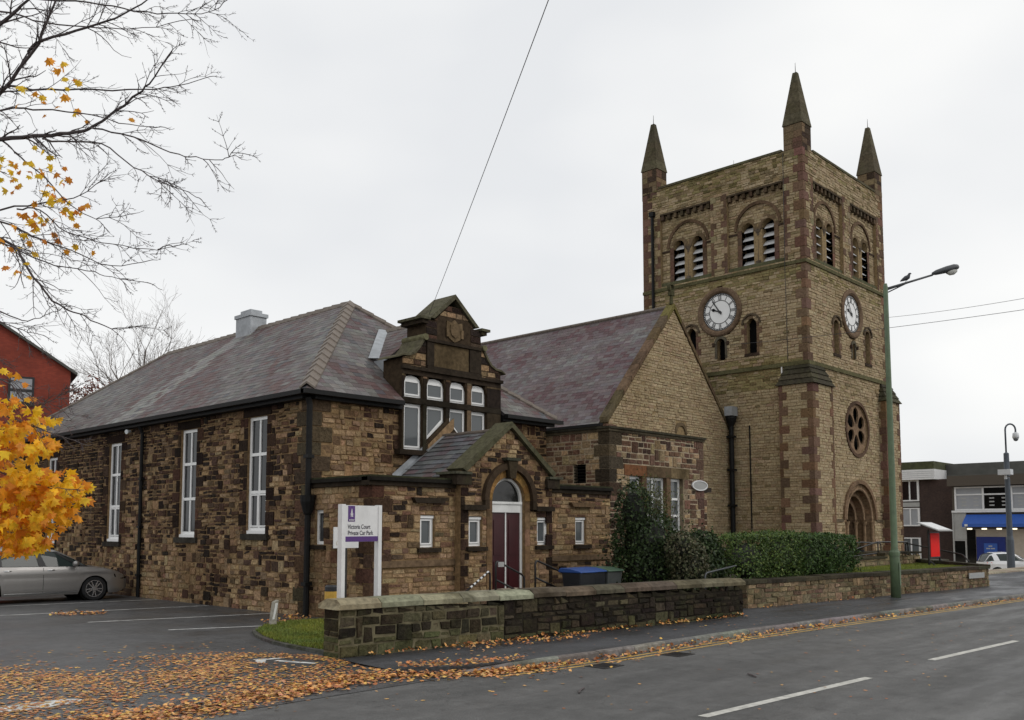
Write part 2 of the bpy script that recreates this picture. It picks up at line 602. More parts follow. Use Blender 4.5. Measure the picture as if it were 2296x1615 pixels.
def masonry(F, outline, holes, rng, ch=(0.12, 0.2), sw=(0.2, 0.5), gap=0.012, proud=(0.008, 0.022), colf=None, back=None, thick=0.35,
            double=0.0, blocked=(), chamf=0.008, stones=None, rough=0.006):
    """fill a wall face with coursed blocks; joints recessed; returns list of (verts, colour)"""
    if stones is None:
        stones = []
    vmin = min(p[1] for p in outline)
    vmax = max(p[1] for p in outline)
    edges = sorted(set([vmin, vmax] + [p[1] for h in holes if len(h) <= 5 for p in h if vmin < p[1] < vmax]))
    rows = [vmin]
    for a, b in zip(edges, edges[1:]):
        if b - rows[-1] < 0.05:
            continue
        v = rows[-1]
        while v < b - 1e-6:
            h = rng.uniform(*ch)
            if b - (v + h) < ch[0] * 0.7:
                h = b - v
            v += h
            rows.append(min(v, b))
    pend = []
    e = 0.004
    for i in range(len(rows) - 1):
        v0, v1 = rows[i], rows[i + 1]
        lo, hi = spans(outline, holes, v0 + e), spans(outline, holes, v1 - e)
        pair = []
        if len(lo) == len(hi) and all(min(a[1], b[1]) - max(a[0], b[0]) > 0.0 for a, b in zip(lo, hi)):
            pair = [(a[0], a[1], b[0], b[1]) for a, b in zip(lo, hi)]
        else:
            for a in lo:
                for b in hi:
                    l, r = max(a[0], b[0]), min(a[1], b[1])
                    if r - l > 0.02:
                        pair.append((l, r, l, r))
        if back is not None:
            for a0, b0, a1, b1 in pair:
                back.prism(F, [(a0, v0), (b0, v0), (b1, v1), (a1, v1)], -thick, 0)
        nxt = []
        for a0, b0, a1, b1 in pair:
            L, R = min(a0, a1), max(b0, b1)
            blk = list(pend) + [(bu0, bu1) for bu0, bv0, bu1, bv1 in blocked if bv0 < (v0 + v1) / 2 < bv1]
            for s0, s1 in subtract([(L, R)], blk):
                u = s0
                while u < s1 - 1e-4:
                    w = rng.uniform(*sw)
                    if s1 - (u + w) < sw[0] * 0.75:
                        w = s1 - u
                        if w > sw[1] * 1.35:
                            w *= 0.5
                    u2 = u + w
                    lf0, lf1 = (a0, a1) if abs(u - L) < 1e-6 else (u, u)
                    rt0, rt1 = (b0, b1) if abs(u2 - R) < 1e-6 else (u2, u2)
                    lf0, lf1 = max(lf0, a0), max(lf1, a1)
                    rt0, rt1 = min(rt0, b0), min(rt1, b1)
                    top = v1
                    if double and rng.random() < double and i + 2 < len(rows) and abs(a0 - a1) < 1e-4 and abs(b0 - b1) < 1e-4 and w < 0.42:
                        up = spans(outline, holes, rows[i + 2] - e)
                        up0 = spans(outline, holes, v1 + e)
                        if any(q[0] <= u and q[1] >= u2 for q in up) and any(q[0] <= u and q[1] >= u2 for q in up0):
                            top = rows[i + 2]
                            nxt.append((u, u2))
                    g = gap / 2
                    if rt0 - lf0 > 0.03 or rt1 - lf1 > 0.03:
                        rt0, rt1 = max(rt0, lf0 + .02), max(rt1, lf1 + .02)
                        d = rng.uniform(*proud)
                        cm = min(chamf, (top - v0) * .2)
                        J = lambda: rng.uniform(-rough, rough)
                        vv = stone(F, (lf0 + g + J(), v0 + g + J()), (rt0 - g + J(), v0 + g + J()), (rt1 - g + J(), top - g + J()), (lf1 + g + J(), top - g + J()), -0.01, d, cm, rng)
                        stones.append((vv, colf((u + u2) / 2, (v0 + top) / 2, rng)))
                    u = u2
        pend = nxt
    return stones


def quoins(F1, e1, F2, e2, z0, z1, rng, colf, stones, h=(0.26, 0.36), l=(0.3, 0.55), proud=0.02, s1=1, s2=1):
    """corner blocks wrapping two faces: F1's edge at u=e1 running to s1, F2's at u=e2 running to s2. Returns blocked boxes for both faces"""
    b1, b2 = [], []
    z = z0
    k = 0
    while z < z1 - 0.05:
        hh = rng.uniform(*h)
        if z1 - (z + hh) < h[0] * .6:
            hh = z1 - z
        la, lb = (l[1], l[0]) if k % 2 else (l[0], l[1])
        la *= rng.uniform(.88, 1.12)
        lb *= rng.uniform(.88, 1.12)
        c = colf(0, z, rng)
        g = 0.006
        u0, u1 = sorted((e1, e1 + s1 * la))
        w0, w1 = sorted((e2, e2 + s2 * lb))
        # face 1 block reaches past the corner so that both faces close
        stones.append((stone(F1, (u0 + (g if s1 < 0 else -proud), z + g), (u1 - (g if s1 > 0 else -proud), z + g), (u1 - (g if s1 > 0 else -proud), z + hh - g),
                             (u0 + (g if s1 < 0 else -proud), z + hh - g), -0.02, proud, 0.007, rng), c))
        stones.append((stone(F2, (w0 + g, z + g), (w1 - g, z + g), (w1 - g, z + hh - g), (w0 + g, z + hh - g), -0.02, proud * .98, 0.007, rng), c))
        b1.append((u0, z, u1, z + hh))
        b2.append((w0, z, w1, z + hh))
        z += hh
        k += 1
    return b1, b2


def emit(stones, parent, name, restname, mat, n=300):
    """the n pieces that show largest become objects, the rest one part"""
    order = sorted(range(len(stones)), key=lambda i: -parea(stones[i][0][4:8]))
    for i in order[:n]:
        vv, c = stones[i]
        MB().add(vv, SF, c).build(name, mat, parent)
    if len(order) > n:
        m = MB()
        for i in order[n:]:
            m.add(stones[i][0], SF, stones[i][1])
        m.build(restname, mat, parent, kind='stuff')


def slates(F, outline, rng, colf, out, exp=0.2, sw=(0.22, 0.34), lift=0.022, holes=()):
    v = min(p[1] for p in outline)
    top = max(p[1] for p in outline)
    row = 0
    while v < top - 0.02:
        v1 = min(v + exp, top)
        lo, hi = spans(outline, holes, v + .003), spans(outline, holes, v1 - .003)
        if len(lo) == len(hi):
            for (a0, b0), (a1, b1) in zip(lo, hi):
                L, R = min(a0, a1), max(b0, b1)
                u = L - (rng.uniform(0, sw[0]) if row % 2 else 0)
                while u < R - 1e-4:
                    u2 = u + rng.uniform(*sw)
                    if R - u2 < sw[0] * .5:
                        u2 = R
                    l0, l1 = max(u, a0), max(u, a1)
                    r0, r1 = min(u2, b0), min(u2, b1)
                    if r0 - l0 > .03 or r1 - l1 > .03:
                        r0, r1 = max(r0, l0 + .01), max(r1, l1 + .01)
                        jl = lift * rng.uniform(.75, 1.35)
                        dv = rng.uniform(-.008, .008)
                        g = .0025
                        vv = [fp(F, l0 + g, v + dv, 0), fp(F, r0 - g, v + dv, 0), fp(F, r1 - g, v1 + .02, 0), fp(F, l1 + g, v1 + .02, 0),
                              fp(F, l0 + g, v + dv, jl), fp(F, r0 - g, v + dv + rng.uniform(-.004, .004), jl), fp(F, r1 - g, v1 + .01, .004), fp(F, l1 + g, v1 + .01, .004)]
                        out.append((vv, colf((l0 + r0) / 2, v, rng)))
                    u = u2
        v = v1
        row += 1


def jit(c, rng, a=0.15):
    k = rng.uniform(1 - a, 1 + a)
    return tuple(max(0.0, x * k * rng.uniform(1 - a * .3, 1 + a * .3)) for x in c)


def window(parent, F, u0, v0, u1, v1, d=-0.1, fr=0.055, bars=(), vbars=(), sash=(), gmat='glass_grey', name='window', sub=('frame', 'pane')):
    """white plastic window set in a reveal: frame with bars, a pane behind"""
    m = MB()
    t = 0.06
    m.fbox(F, u0, v0, u0 + fr, v1, d - t, d)
    m.fbox(F, u1 - fr, v0, u1, v1, d - t, d)
    m.fbox(F, u0 + fr, v0, u1 - fr, v0 + fr, d - t, d - .001)
    m.fbox(F, u0 + fr, v1 - fr, u1 - fr, v1, d - t, d - .001)
    for b in bars:
        m.fbox(F, u0 + fr, b - fr * .45, u1 - fr, b + fr * .45, d - t + .004, d + .003)
    for b in vbars:
        m.fbox(F, b - fr * .4, v0 + fr, b + fr * .4, v1 - fr, d - t + .006, d - .004)
    for (a, b, c_, e_) in sash:
        k = .035
        m.fbox(F, a, b, a + k, e_, d - t + .01, d + .012)
        m.fbox(F, c_ - k, b, c_, e_, d - t + .01, d + .012)
        m.fbox(F, a + k, b, c_ - k, b + k, d - t + .01, d + .011)
        m.fbox(F, a + k, e_ - k, c_ - k, e_, d - t + .01, d + .011)
    o = m.build(name, 'upvc', parent)
    MB().fbox(F, u0 + fr * .5, v0 + fr * .5, u1 - fr * .5, v1 - fr * .5, d - t * .8, d - t * .5).build('pane', gmat, o)
    return o


def arch_poly(u0, u1, v0, vs_, n=12, rise=None):
    """opening with round head"""
    cu, r = (u0 + u1) / 2, (u1 - u0) / 2
    rise = rise or r
    return [(u0, v0), (u1, v0)] + [(cu + r * cos(pi * i / n), vs_ + rise * sin(pi * i / n)) for i in range(n + 1)]


def text_mesh(txt, F, u, v, size, mat, parent, name='lettering', d=0.004, align='LEFT', sx=1.0):
    cu = bpy.data.curves.new(name, 'FONT')
    cu.body = txt
    cu.size = size
    cu.align_x = align
    cu.offset = size * .018
    tmp = bpy.data.objects.new('tmp', cu)
    col.objects.link(tmp)
    dg = bpy.context.evaluated_depsgraph_get()
    me = bpy.data.meshes.new_from_object(tmp.evaluated_get(dg))
    bpy.data.objects.remove(tmp)
    me.name = name
    for w in me.vertices:
        w.co = Vector(fp(F, u + w.co.x * sx, v + w.co.y, d))
    me.materials.clear()
    me.materials.append(MATS[mat])
    o = bpy.data.objects.new(name, me)
    col.objects.link(o)
    set_parent(o, parent)
    return o

# ------------------------------------------------------------------ the setting: ground, road, car park, pavement
def structure(o):
    o['kind'] = 'structure'
    return o


def sheet(name, pts, z, mat, thick=0.0, parent=None):
    m = MB()
    n = len(pts)
    top = [(x, y, z(x, y) if callable(z) else z) for x, y in pts]
    m.add(top, [tuple(range(n))])
    if thick:
        m.add(top + [(x, y, q - thick) for x, y, q in top], [(i, n + i, n + (i + 1) % n, (i + 1) % n) for i in range(n)])
    return m.build(name, mat, parent)


def sm(a, b, x):
    t = max(0, min(1, (x - a) / (b - a)))
    return t * t * (3 - 2 * t)


structure(sheet('ground', [(-1500, -1500), (1500, -1500), (1500, 1500), (-1500, 1500)], -1.4, 'soil'))
road = structure(sheet('road', [(-70, -14), (150, -14), (150, 13), (-70, 13)], -0.1, 'asphalt_road', 1.2))
m = MB()
XS = [-45 + i * 1.0 for i in range(68)]
YS = [9.72, 10.1, 10.5, 11, 11.5, 12, 13, 15, 18, 25, 40, 70]


def zpark(y):
    return -0.094 + 0.094 * sm(9.7, 12.2, y)


vv = [(x, y, zpark(y)) for y in YS for x in XS]
nx = len(XS)
m.add(vv, [(j * nx + i, j * nx + i + 1, (j + 1) * nx + i + 1, (j + 1) * nx + i) for j in range(len(YS) - 1) for i in range(nx - 1)])
car_park = structure(m.build('car_park', 'asphalt_park'))

KERB = [(8.35, 11.3), (8.45, 10.65), (8.62, 10.2), (9.0, 9.86), (9.6, 9.66), (10.6, 9.5), (12.3, 9.36), (15.2, 9.36), (19.1, 9.12), (22.5, 8.84), (31.0, 8.15), (60, 6.0), (120, 2.0)]


def along(path, step):
    out = [Vector((*path[0], 0))]
    acc = 0
    for a, b in zip(path, path[1:]):
        a, b = Vector((*a, 0)), Vector((*b, 0))
        L = (b - a).length
        t = step - acc
        while t < L:
            out.append(a + (b - a) * (t / L))
            t += step
        acc = (acc + L) % step
    return out


def smooth_path(path, it=2):
    p = [Vector((*q, 0)) for q in path]
    for _ in range(it):
        q = [p[0]]
        for a, b in zip(p, p[1:]):
            q += [a * .75 + b * .25, a * .25 + b * .75]
        q.append(p[-1])
        p = q
    return [(v.x, v.y) for v in p]


KS = smooth_path(KERB)


def offset(path, d):
    out = []
    for i, p in enumerate(path):
        a, b = path[max(i - 1, 0)], path[min(i + 1, len(path) - 1)]
        t = Vector((b[0] - a[0], b[1] - a[1], 0)).normalized()
        out.append((p[0] - t.y * d, p[1] + t.x * d))
    return out


def zkerb(x):
    return -0.085 + 0.09 * sm(8.6, 10.6, x)


KI = offset(KS, 0.125)
pv = KI + [(120, 14), (36, 14), (34.9, 10.4), (20.9, 12.0), (8.62, 12.4)]
pavement = structure(sheet('pavement', pv, lambda x, y: 0.004 - 0.07 * (1 - sm(8.7, 10.4, x)) * (1 - sm(10.2, 11.6, y)), 'asphalt_path', 0.0))
rng = random.Random(5)
kp = [p for p in along(KS, 0.92) if p.x < 70]
for i, (a, b) in enumerate(zip(kp, kp[1:])):
    t = (b - a).normalized()
    n = Vector((-t.y, t.x, 0))
    a2, b2 = a + t * .006, b - t * .006
    zt = [zkerb(q.x) + rng.uniform(-.004, .004) for q in (a, b)]
    c = jit((0.21, 0.2, 0.185), rng, .2)
    prof = [(0, -.12), (0.012, -.02), (.03, 0), (.125, .004), (.125, -.12)]
    vs1 = []
    for q, z in ((a2, zt[0]), (b2, zt[1])):
        for w, dz in prof:
            p = q + n * w
            vs1.append((p.x, p.y, z + dz if dz > -.1 else -.13))
    k = len(prof)
    MB().add(vs1, [(j, k + j, k + (j + 1) % k, (j + 1) % k) for j in range(k)] + [tuple(range(k)), tuple(range(2 * k - 1, k - 1, -1))], c).build('kerb_stone', 'dressed', pavement)


def strip(name, path, w, z, mat, parent):
    m = MB()
    L, R = offset(path, w / 2), offset(path, -w / 2)
    n = len(path)
    zz = (lambda x, y: z(x, y)) if callable(z) else (lambda x, y: z)
    m.add([(x, y, zz(x, y)) for x, y in L] + [(x, y, zz(x, y)) for x, y in R], [(n + i, n + i + 1, i + 1, i) for i in range(n - 1)])
    return m.build(name, mat, parent)


kk = [p for p in KS if 9.5 < p[0] < 121]
for gx in (11.3, 13.15):
    q = min(KS, key=lambda p: abs(p[0] - gx))
    gy = q[1] - .62
    gr = thing('drain_grate', 'iron drain grate by the yellow lines, %s of the two' % ('left' if gx < 12 else 'right'), 'drain', (gx, gy, -.1), 'drain grates along the kerb')
    fr_ = MB()
    for a, b in (((gx - .24, gy - .2), (gx + .24, gy - .16)), ((gx - .24, gy + .16), (gx + .24, gy + .2)), ((gx - .24, gy - .16), (gx - .2, gy + .16)), ((gx + .2, gy - .16), (gx + .24, gy + .16))):
        fr_.box((a[0], a[1], -.105), (b[0], b[1], -.09))
    fr_.build('frame', 'rail_black', gr)
    MB().box((gx - .2, gy - .16, -.105), (gx + .2, gy + .16, -.0985)).build('pit', 'dark', gr)
    for i in range(6):
        MB().box((gx - .18 + i * .066, gy - .16, -.098), (gx - .15 + i * .066, gy + .16, -.091)).build('bar', 'rail_black', gr)
strip('yellow_line', offset(kk, -0.22), 0.07, -0.096, 'road_yellow', road)
strip('yellow_line', offset(kk, -0.40), 0.07, -0.096, 'road_yellow', road)
for a, b in (((9.05, 5.69), (13.0, 5.45)), ((15.4, 5.44), (19.1, 5.2)), ((21.6, 5.05), (25.4, 4.8)), ((2.6, 6.1), (6.6, 5.85))):
    strip('centre_dash', [a, b], 0.13, -0.096, 'road_white', road)
for a, b in (((2.0, 27.1), (12.0, 25.2)), ((6.4, 23.35), (12.0, 22.3)), ((8.1, 20.2), (11.9, 19.2)), ((8.6, 17.55), (10.55, 16.75))):
    strip('bay_line', [a, b], 0.085, lambda x, y: 0.004, 'road_white_worn', car_park)
# painted arrow at the entrance
F = (Vector((7.82, 12.2, 0)), Vector((-0.42, 0.91, 0)), Vector((0.91, 0.42, 0)), Vector((0, 0, 1)))
m = MB()
for pts in ([(-.55, -.05), (.15, -.05), (.15, .05), (-.55, .05)], [(.15, -.28), (.28, -.28), (.55, 0), (.28, .28), (.15, .28), (.32, 0)]):
    q = [fp(F, u, v, 0) for u, v in pts]
    m.add([(x, y, zpark(y) + .004) for x, y, z in q], [tuple(range(len(q)))[::-1]])
m.build('direction_arrow', 'road_white_worn', car_park)
m = MB()
q = [(4.02 + .5 * cos(a) , 11.35 + .17 * sin(a)) for a in [i * pi / 8 for i in range(16)]]
m.add([(x, y, zpark(y) + .004) for x, y in q], [tuple(range(16))])
m.build('painted_letter', 'road_white_worn', car_park)

# raised lawn by the church and the strip of grass by the entrance
lawn = structure(sheet('lawn', [(20.6, 12.15), (34.7, 10.5), (36.8, 13.5), (37.2, 14.6), (44, 14.6), (44, 40), (20.0, 40), (20.0, 14.5)], 0.6, 'soil', 0.55))
verge_pts = [(9.47, 15.85), (9.12, 15.0), (8.88, 14.2), (8.76, 13.2), (8.76, 12.35), (12.0, 12.15), (12.05, 15.6), (11.85, 16.5), (10.9, 16.85), (10.1, 16.55)]
verge = structure(sheet('grass_verge', verge_pts, 0.045, 'soil', 0.1))
rng = random.Random(9)
vp = smooth_path(verge_pts[6:] + verge_pts[:5], 1)
vq = along(vp, 0.6)
for a, b in zip(vq, vq[1:]):
    t = (b - a).normalized()
    n = Vector((-t.y, t.x, 0)) * -1
    p = [a + t * .004, b - t * .004]
    c = jit((0.10, 0.095, 0.08), rng, .25)
    o = [(q + n * w) for q in p for w in (0, .07)]
    z1 = .05
    MB().add([(w.x, w.y, z) for z in (-.05, z1) for w in o], [(0, 1, 3, 2), (4, 6, 7, 5), (0, 2, 6, 4), (2, 3, 7, 6), (3, 1, 5, 7), (1, 0, 4, 5)], c).build('edging_stone', 'dressed', verge)


def in_poly(x, y, poly):
    ins = False
    for i in range(len(poly)):
        (x0, y0), (x1, y1) = poly[i], poly[(i + 1) % len(poly)]
        if (y0 > y) != (y1 > y) and x < x0 + (x1 - x0) * (y - y0) / (y1 - y0):
            ins = not ins
    return ins


def grass(poly, z, n, rng, name, label, h=(.03, .07)):
    m = MB()
    xs = [p[0] for p in poly]
    ys = [p[1] for p in poly]
    k = 0
    while k < n:
        x, y = rng.uniform(min(xs), max(xs)), rng.uniform(min(ys), max(ys))
        if not in_poly(x, y, poly):
            continue
        k += 1
        a = rng.uniform(0, 2 * pi)
        w = rng.uniform(.008, .016)
        hh = rng.uniform(*h)
        l = rng.uniform(-.04, .04), rng.uniform(-.04, .04)
        nz = noise.noise(Vector((x * 1.3, y * 1.3, 0)))
        c = jit((0.19 + .09 * nz, 0.225 + .06 * nz, 0.04), rng, .35)
        m.add([(x - w * cos(a), y - w * sin(a), z), (x + w * cos(a), y + w * sin(a), z), (x + l[0], y + l[1], z + hh)], [(0, 1, 2)], c)
    o = m.build(name, 'grass')
    return tag(o, label, 'grass', kind='stuff')


grass([(p[0] + .05, p[1]) for p in verge_pts], .045, 26000, random.Random(3), 'verge_grass', 'short green grass on the small verge at the car park entrance')
grass([(26.0, 11.6), (34.6, 10.55), (36.3, 13.1), (26.0, 13.6)], .6, 30000, random.Random(4), 'lawn_grass', 'green grass on the raised lawn in front of the church tower', (.05, .12))

# pale paved square beyond the garden wall
m = MB()
m.add([(35.3, 7.95, -0.002), (60, 6.2, -.3), (60, 14, -.75), (36, 14, -.05), (46, 30, -.9), (110, 30, -1.0), (110, 6, -1.0), (110, 60, -1.0), (40, 60, -1.0), (44, 14, -.35)],
      [(0, 1, 2, 9, 3), (9, 2, 6, 5, 4), (4, 5, 7, 8), (1, 6, 2)])
structure(m.build('paved_square', 'paving_pale'))
for i, (x0, y0, x1, y1, z0, z1) in enumerate(((36.2, 11.6, 52.0, 10.9, -.4, .0), (37.4, 13.0, 52.0, 12.3, -.4, .06))):
    t = thing('stone_step', ['pale long stone step in front, beside the end of the low garden wall', 'pale long stone step behind, nearer the white car'][i], 'step', (x0, y0, -.4), 'pale stone steps by the garden wall')
    d = Vector((x1 - x0, y1 - y0, 0))
    n = 9
    rng = random.Random(40 + i)
    for k in range(n):
        a, b = Vector((x0, y0, 0)) + d * (k / n), Vector((x0, y0, 0)) + d * ((k + .992) / n)
        w = Vector((0.0, 1.2, 0))
        c = jit((0.36, 0.31, 0.23), rng, .12)
        q = [a, b, b + w, a + w]
        MB().add([(p.x, p.y, z) for z in (z0, z1) for p in q], [(3, 2, 1, 0), (4, 5, 6, 7), (0, 1, 5, 4), (1, 2, 6, 5), (2, 3, 7, 6), (3, 0, 4, 7)], c).build('step_block', 'dressed', t)

# ------------------------------------------------------------------ the hall
rng = random.Random(21)
hall = thing('church_hall', 'dark rubble stone hall with hipped slate roof, shaped gable and low arched porch', 'building', (16.2, 18, 0))
HB = MB()               # backing of all hall walls
HS = []                 # all hall stones
TAN = (0.35, 0.235, 0.13)
TAN2 = (0.39, 0.27, 0.155)
RED = (0.2, 0.115, 0.07)
BLK = (0.03, 0.018, 0.013)
BRN = (0.085, 0.048, 0.031)


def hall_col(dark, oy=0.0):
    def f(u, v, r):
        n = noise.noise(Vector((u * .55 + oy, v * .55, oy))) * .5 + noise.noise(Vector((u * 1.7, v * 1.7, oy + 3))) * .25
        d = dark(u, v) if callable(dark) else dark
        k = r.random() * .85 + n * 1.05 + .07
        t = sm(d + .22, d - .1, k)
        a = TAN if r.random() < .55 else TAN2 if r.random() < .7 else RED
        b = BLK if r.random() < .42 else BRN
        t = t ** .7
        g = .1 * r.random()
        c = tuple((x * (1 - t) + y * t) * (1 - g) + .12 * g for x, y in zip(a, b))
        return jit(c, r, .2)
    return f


FL = frame((12.1, 38.0, 0), (0, -1, 0))       # left wall, u = 38 - y
FH = frame((12.1, 18.0, 0), (1, 0, 0))        # front wall, u = x - 12.1
ZE = 5.06
WIN = [(19.83, 20.72, 1.83, 4.77), (23.35, 24.26, 1.72, 4.71), (28.1, 28.98, 1.56, 4.63), (33.2, 34.1, 1.45, 4.45)]
holes = [[(38 - y1, z0), (38 - y0, z0), (38 - y0, z1), (38 - y1, z1)] for y0, y1, z0, z1 in WIN]
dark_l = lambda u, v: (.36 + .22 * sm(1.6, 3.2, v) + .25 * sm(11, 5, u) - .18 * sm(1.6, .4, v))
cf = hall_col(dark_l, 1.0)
b1, b2 = quoins(FL, 20.0, FH, 0.0, 0.0, ZE, rng, lambda u, v, r: jit((0.085, 0.062, 0.04) if r.random() < .7 else BRN, r, .25), HS, h=(.3, .38), l=(.32, .55), s1=-1, s2=1, proud=.028)
blk = list(b1)
for y0, y1, z0, z1 in WIN:
    for side in (-1, 1):
        z = z0 - .05
        k = 0
        while z < z1 - .02:
            h = min(rng.uniform(.26, .36), z1 - z)
            w = (.17, .36)[k % 2] * rng.uniform(.85, 1.2)
            e = 38 - (y0 if side > 0 else y1)
            u0, u1 = (e, e + w) if side > 0 else (e - w, e)
            HS.append((stone(FL, (u0 + .006, z + .006), (u1 - .006, z + .006), (u1 - .006, z + h - .006), (u0 + .006, z + h - .006), -.02, rng.uniform(.014, .024), .007, rng),
                       jit(BLK if rng.random() < .6 else BRN, rng, .3)))
            blk.append((u0, z, u1, z + h))
            z += h
            k += 1
    u0, u1 = 38 - y1 - .2, 38 - y0 + .2
    HS.append((stone(FL, (u0, z1 + .004), (u1, z1 + .004), (u1, z1 + .24), (u0, z1 + .24), -.02, .024, .008, rng), jit(BLK, rng, .3)))
    blk.append((u0, z1, u1, z1 + .24))
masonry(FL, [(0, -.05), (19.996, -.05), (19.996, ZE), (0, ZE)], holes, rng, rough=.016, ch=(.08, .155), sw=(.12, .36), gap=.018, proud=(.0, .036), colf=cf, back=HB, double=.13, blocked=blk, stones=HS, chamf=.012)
# front wall above the porch, with the opening for the gabled bay
BU0, BU1 = 2.66, 6.22
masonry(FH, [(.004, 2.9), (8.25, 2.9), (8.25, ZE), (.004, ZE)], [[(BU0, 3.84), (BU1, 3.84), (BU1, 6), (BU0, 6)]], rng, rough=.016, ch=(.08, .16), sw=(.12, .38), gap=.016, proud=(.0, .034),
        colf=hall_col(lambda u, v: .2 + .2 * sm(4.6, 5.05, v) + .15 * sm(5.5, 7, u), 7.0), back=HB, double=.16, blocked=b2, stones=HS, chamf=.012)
# back and right walls of the hall, plain
HB.box((12.5, 37.6, -.05), (20.35, 38.0, ZE)).box((20.0, 18.36, -.05), (20.36, 37.59, ZE))

# the gabled bay
FB = frame((16.5, 17.88, 0), (1, 0, 0))
HWB = 1.78
S = [(1.78, 6.36), (1.55, 6.38), (1.36, 6.47), (1.22, 6.62), (1.1, 6.8), (1.0, 6.92)]
prof = [(-HWB, 3.84), (HWB, 3.84)] + S + [(1.0, 7.42), (.72, 7.42), (0, 8.1), (-.72, 7.42), (-1.0, 7.42)] + [(-a, b) for a, b in reversed(S)]
LIG = [(-1.71, -1.08), (-.95, -.29), (-.15, .48), (.64, 1.24)]
bh = []
for a, b in LIG:
    bh.append([(a, 5.32), (b, 5.32), (b, 5.78), ((a + b) / 2 + .18, 5.87), ((a + b) / 2, 5.9), ((a + b) / 2 - .18, 5.87), (a, 5.78)])
bh.append([(LIG[0][0], 3.98), (LIG[0][1], 3.98), (LIG[0][1], 5.17), (LIG[0][0], 5.17)])
bh.append([(LIG[1][0], 4.2), (LIG[1][1], 4.78), (LIG[1][1], 5.17), (LIG[1][0], 5.17)])
bh.append([(LIG[2][0], 4.78), (LIG[2][1], 4.2), (LIG[2][1], 5.17), (LIG[2][0], 5.17)])
bh.append([(LIG[3][0], 4.06), (LIG[3][1], 4.06), (LIG[3][1], 5.17), (LIG[3][0], 5.17)])
GBK = MB()
blkb = [(-1.86, 3.8, 1.86, 6.05), (-.98, 6.05, .98, 6.92), (-.6, 6.92, .6, 7.6)]
masonry(FB, prof, bh, rng, ch=(.13, .2), sw=(.2, .42), gap=.014, proud=(.004, .022), colf=hall_col(.5, 13.0), back=GBK, thick=.75, blocked=blkb, stones=HS, chamf=.01)
wall_h = HB.build('wall', 'mortar_hall', hall)
GBK.build('gable_wall', 'gable_core', hall)
gable = MB()
GD = (0.15, 0.105, 0.06)
GK = (0.035, 0.026, 0.018)
# dressed frame of the big window: jambs, mullions, transom, lintel, sill as thin blocks set proud of the backing
us = [-HWB] + [x for ab in LIG for x in ab] + [HWB]
for i in range(0, len(us), 2):
    a, b = us[i], us[i + 1]
    for z0, z1 in ((3.98, 5.17), (5.325, 5.85)):
        zb = z0
        if i == 4 and z0 < 4:
            zb = 4.9
        if zb < z1 - .02:
            gable.fbox(FB, a + .004, zb, b - .004, z1 - .004, -.02, .018, jit(GK if i != 6 else GD, rng, .3))
for a, b, z0, z1, d, c in ((-HWB, HWB, 5.172, 5.318, .03, GK), (-HWB, HWB, 5.905, 6.02, .02, GK)):
    gable.fbox(FB, a + .002, z0, b - .002, z1, -.02, d, jit(c, rng, .2))
# spandrels between the segment heads
for i in range(0, len(us), 2):
    gable.fbox(FB, us[i] + .004, 5.854, us[i + 1] - .004, 5.9, -.02, .016, jit(GD, rng, .3))
gable.build('window_surround', 'dressed', hall)
m = MB().fbox(FB, -HWB - .14, 3.845, -.62, 3.975, -.1, .12, GK)
m.build('sill', 'dressed', hall)
m = MB().prism(FB, [(-.9, 3.86), (-.86, 3.86), (.0, 4.62), (.0, 4.9), (-.06, 4.86), (-.9, 4.14)], -.02, .022, (0.27, .18, .1))
m.build('raked_sill', 'dressed', hall)
MB().fbox(FB, -HWB - .03, 6.03, HWB + .03, 6.12, -.02, .09, GK).fbox(FB, -.98, 6.121, .98, 6.2, -.02, .07, GK).build('string_course', 'dressed', hall)
MB().fbox(FB, -1.0, 6.84, 1.0, 6.92, -.02, .08, GK).build('string_course', 'dressed', hall)
m = MB()
m.fbox(FB, -.98, 6.21, -.74, 6.83, -.02, .05, GK).fbox(FB, .55, 6.21, .98, 6.83, -.02, .05, GK)
m.fbox(FB, -.73, 6.21, .54, 6.83, -.02, .012, (.11, .078, .042))
m.build('inscription_panel', 'dressed', hall)
m = MB()
sh = [(-.27, 7.5), (-.3, 7.24), (-.2, 7.04), (0, 6.94), (.2, 7.04), (.3, 7.24), (.27, 7.5), (.12, 7.46), (0, 7.56), (-.12, 7.46)]
m.prism(FB, sh, -.02, .03, (.17, .12, .068))
m.prism(FB, [(u * .6, 7.26 + (v - 7.26) * .62) for u, v in sh], .031, .055, (.15, .105, .06))
m.fbox(FB, -.3, 7.07, -.22, 7.3, .03, .06, (.2, .14, .08)).fbox(FB, .22, 7.07, .3, 7.3, .03, .06, (.2, .14, .08))
m.build('carved_shield', 'dressed', hall)
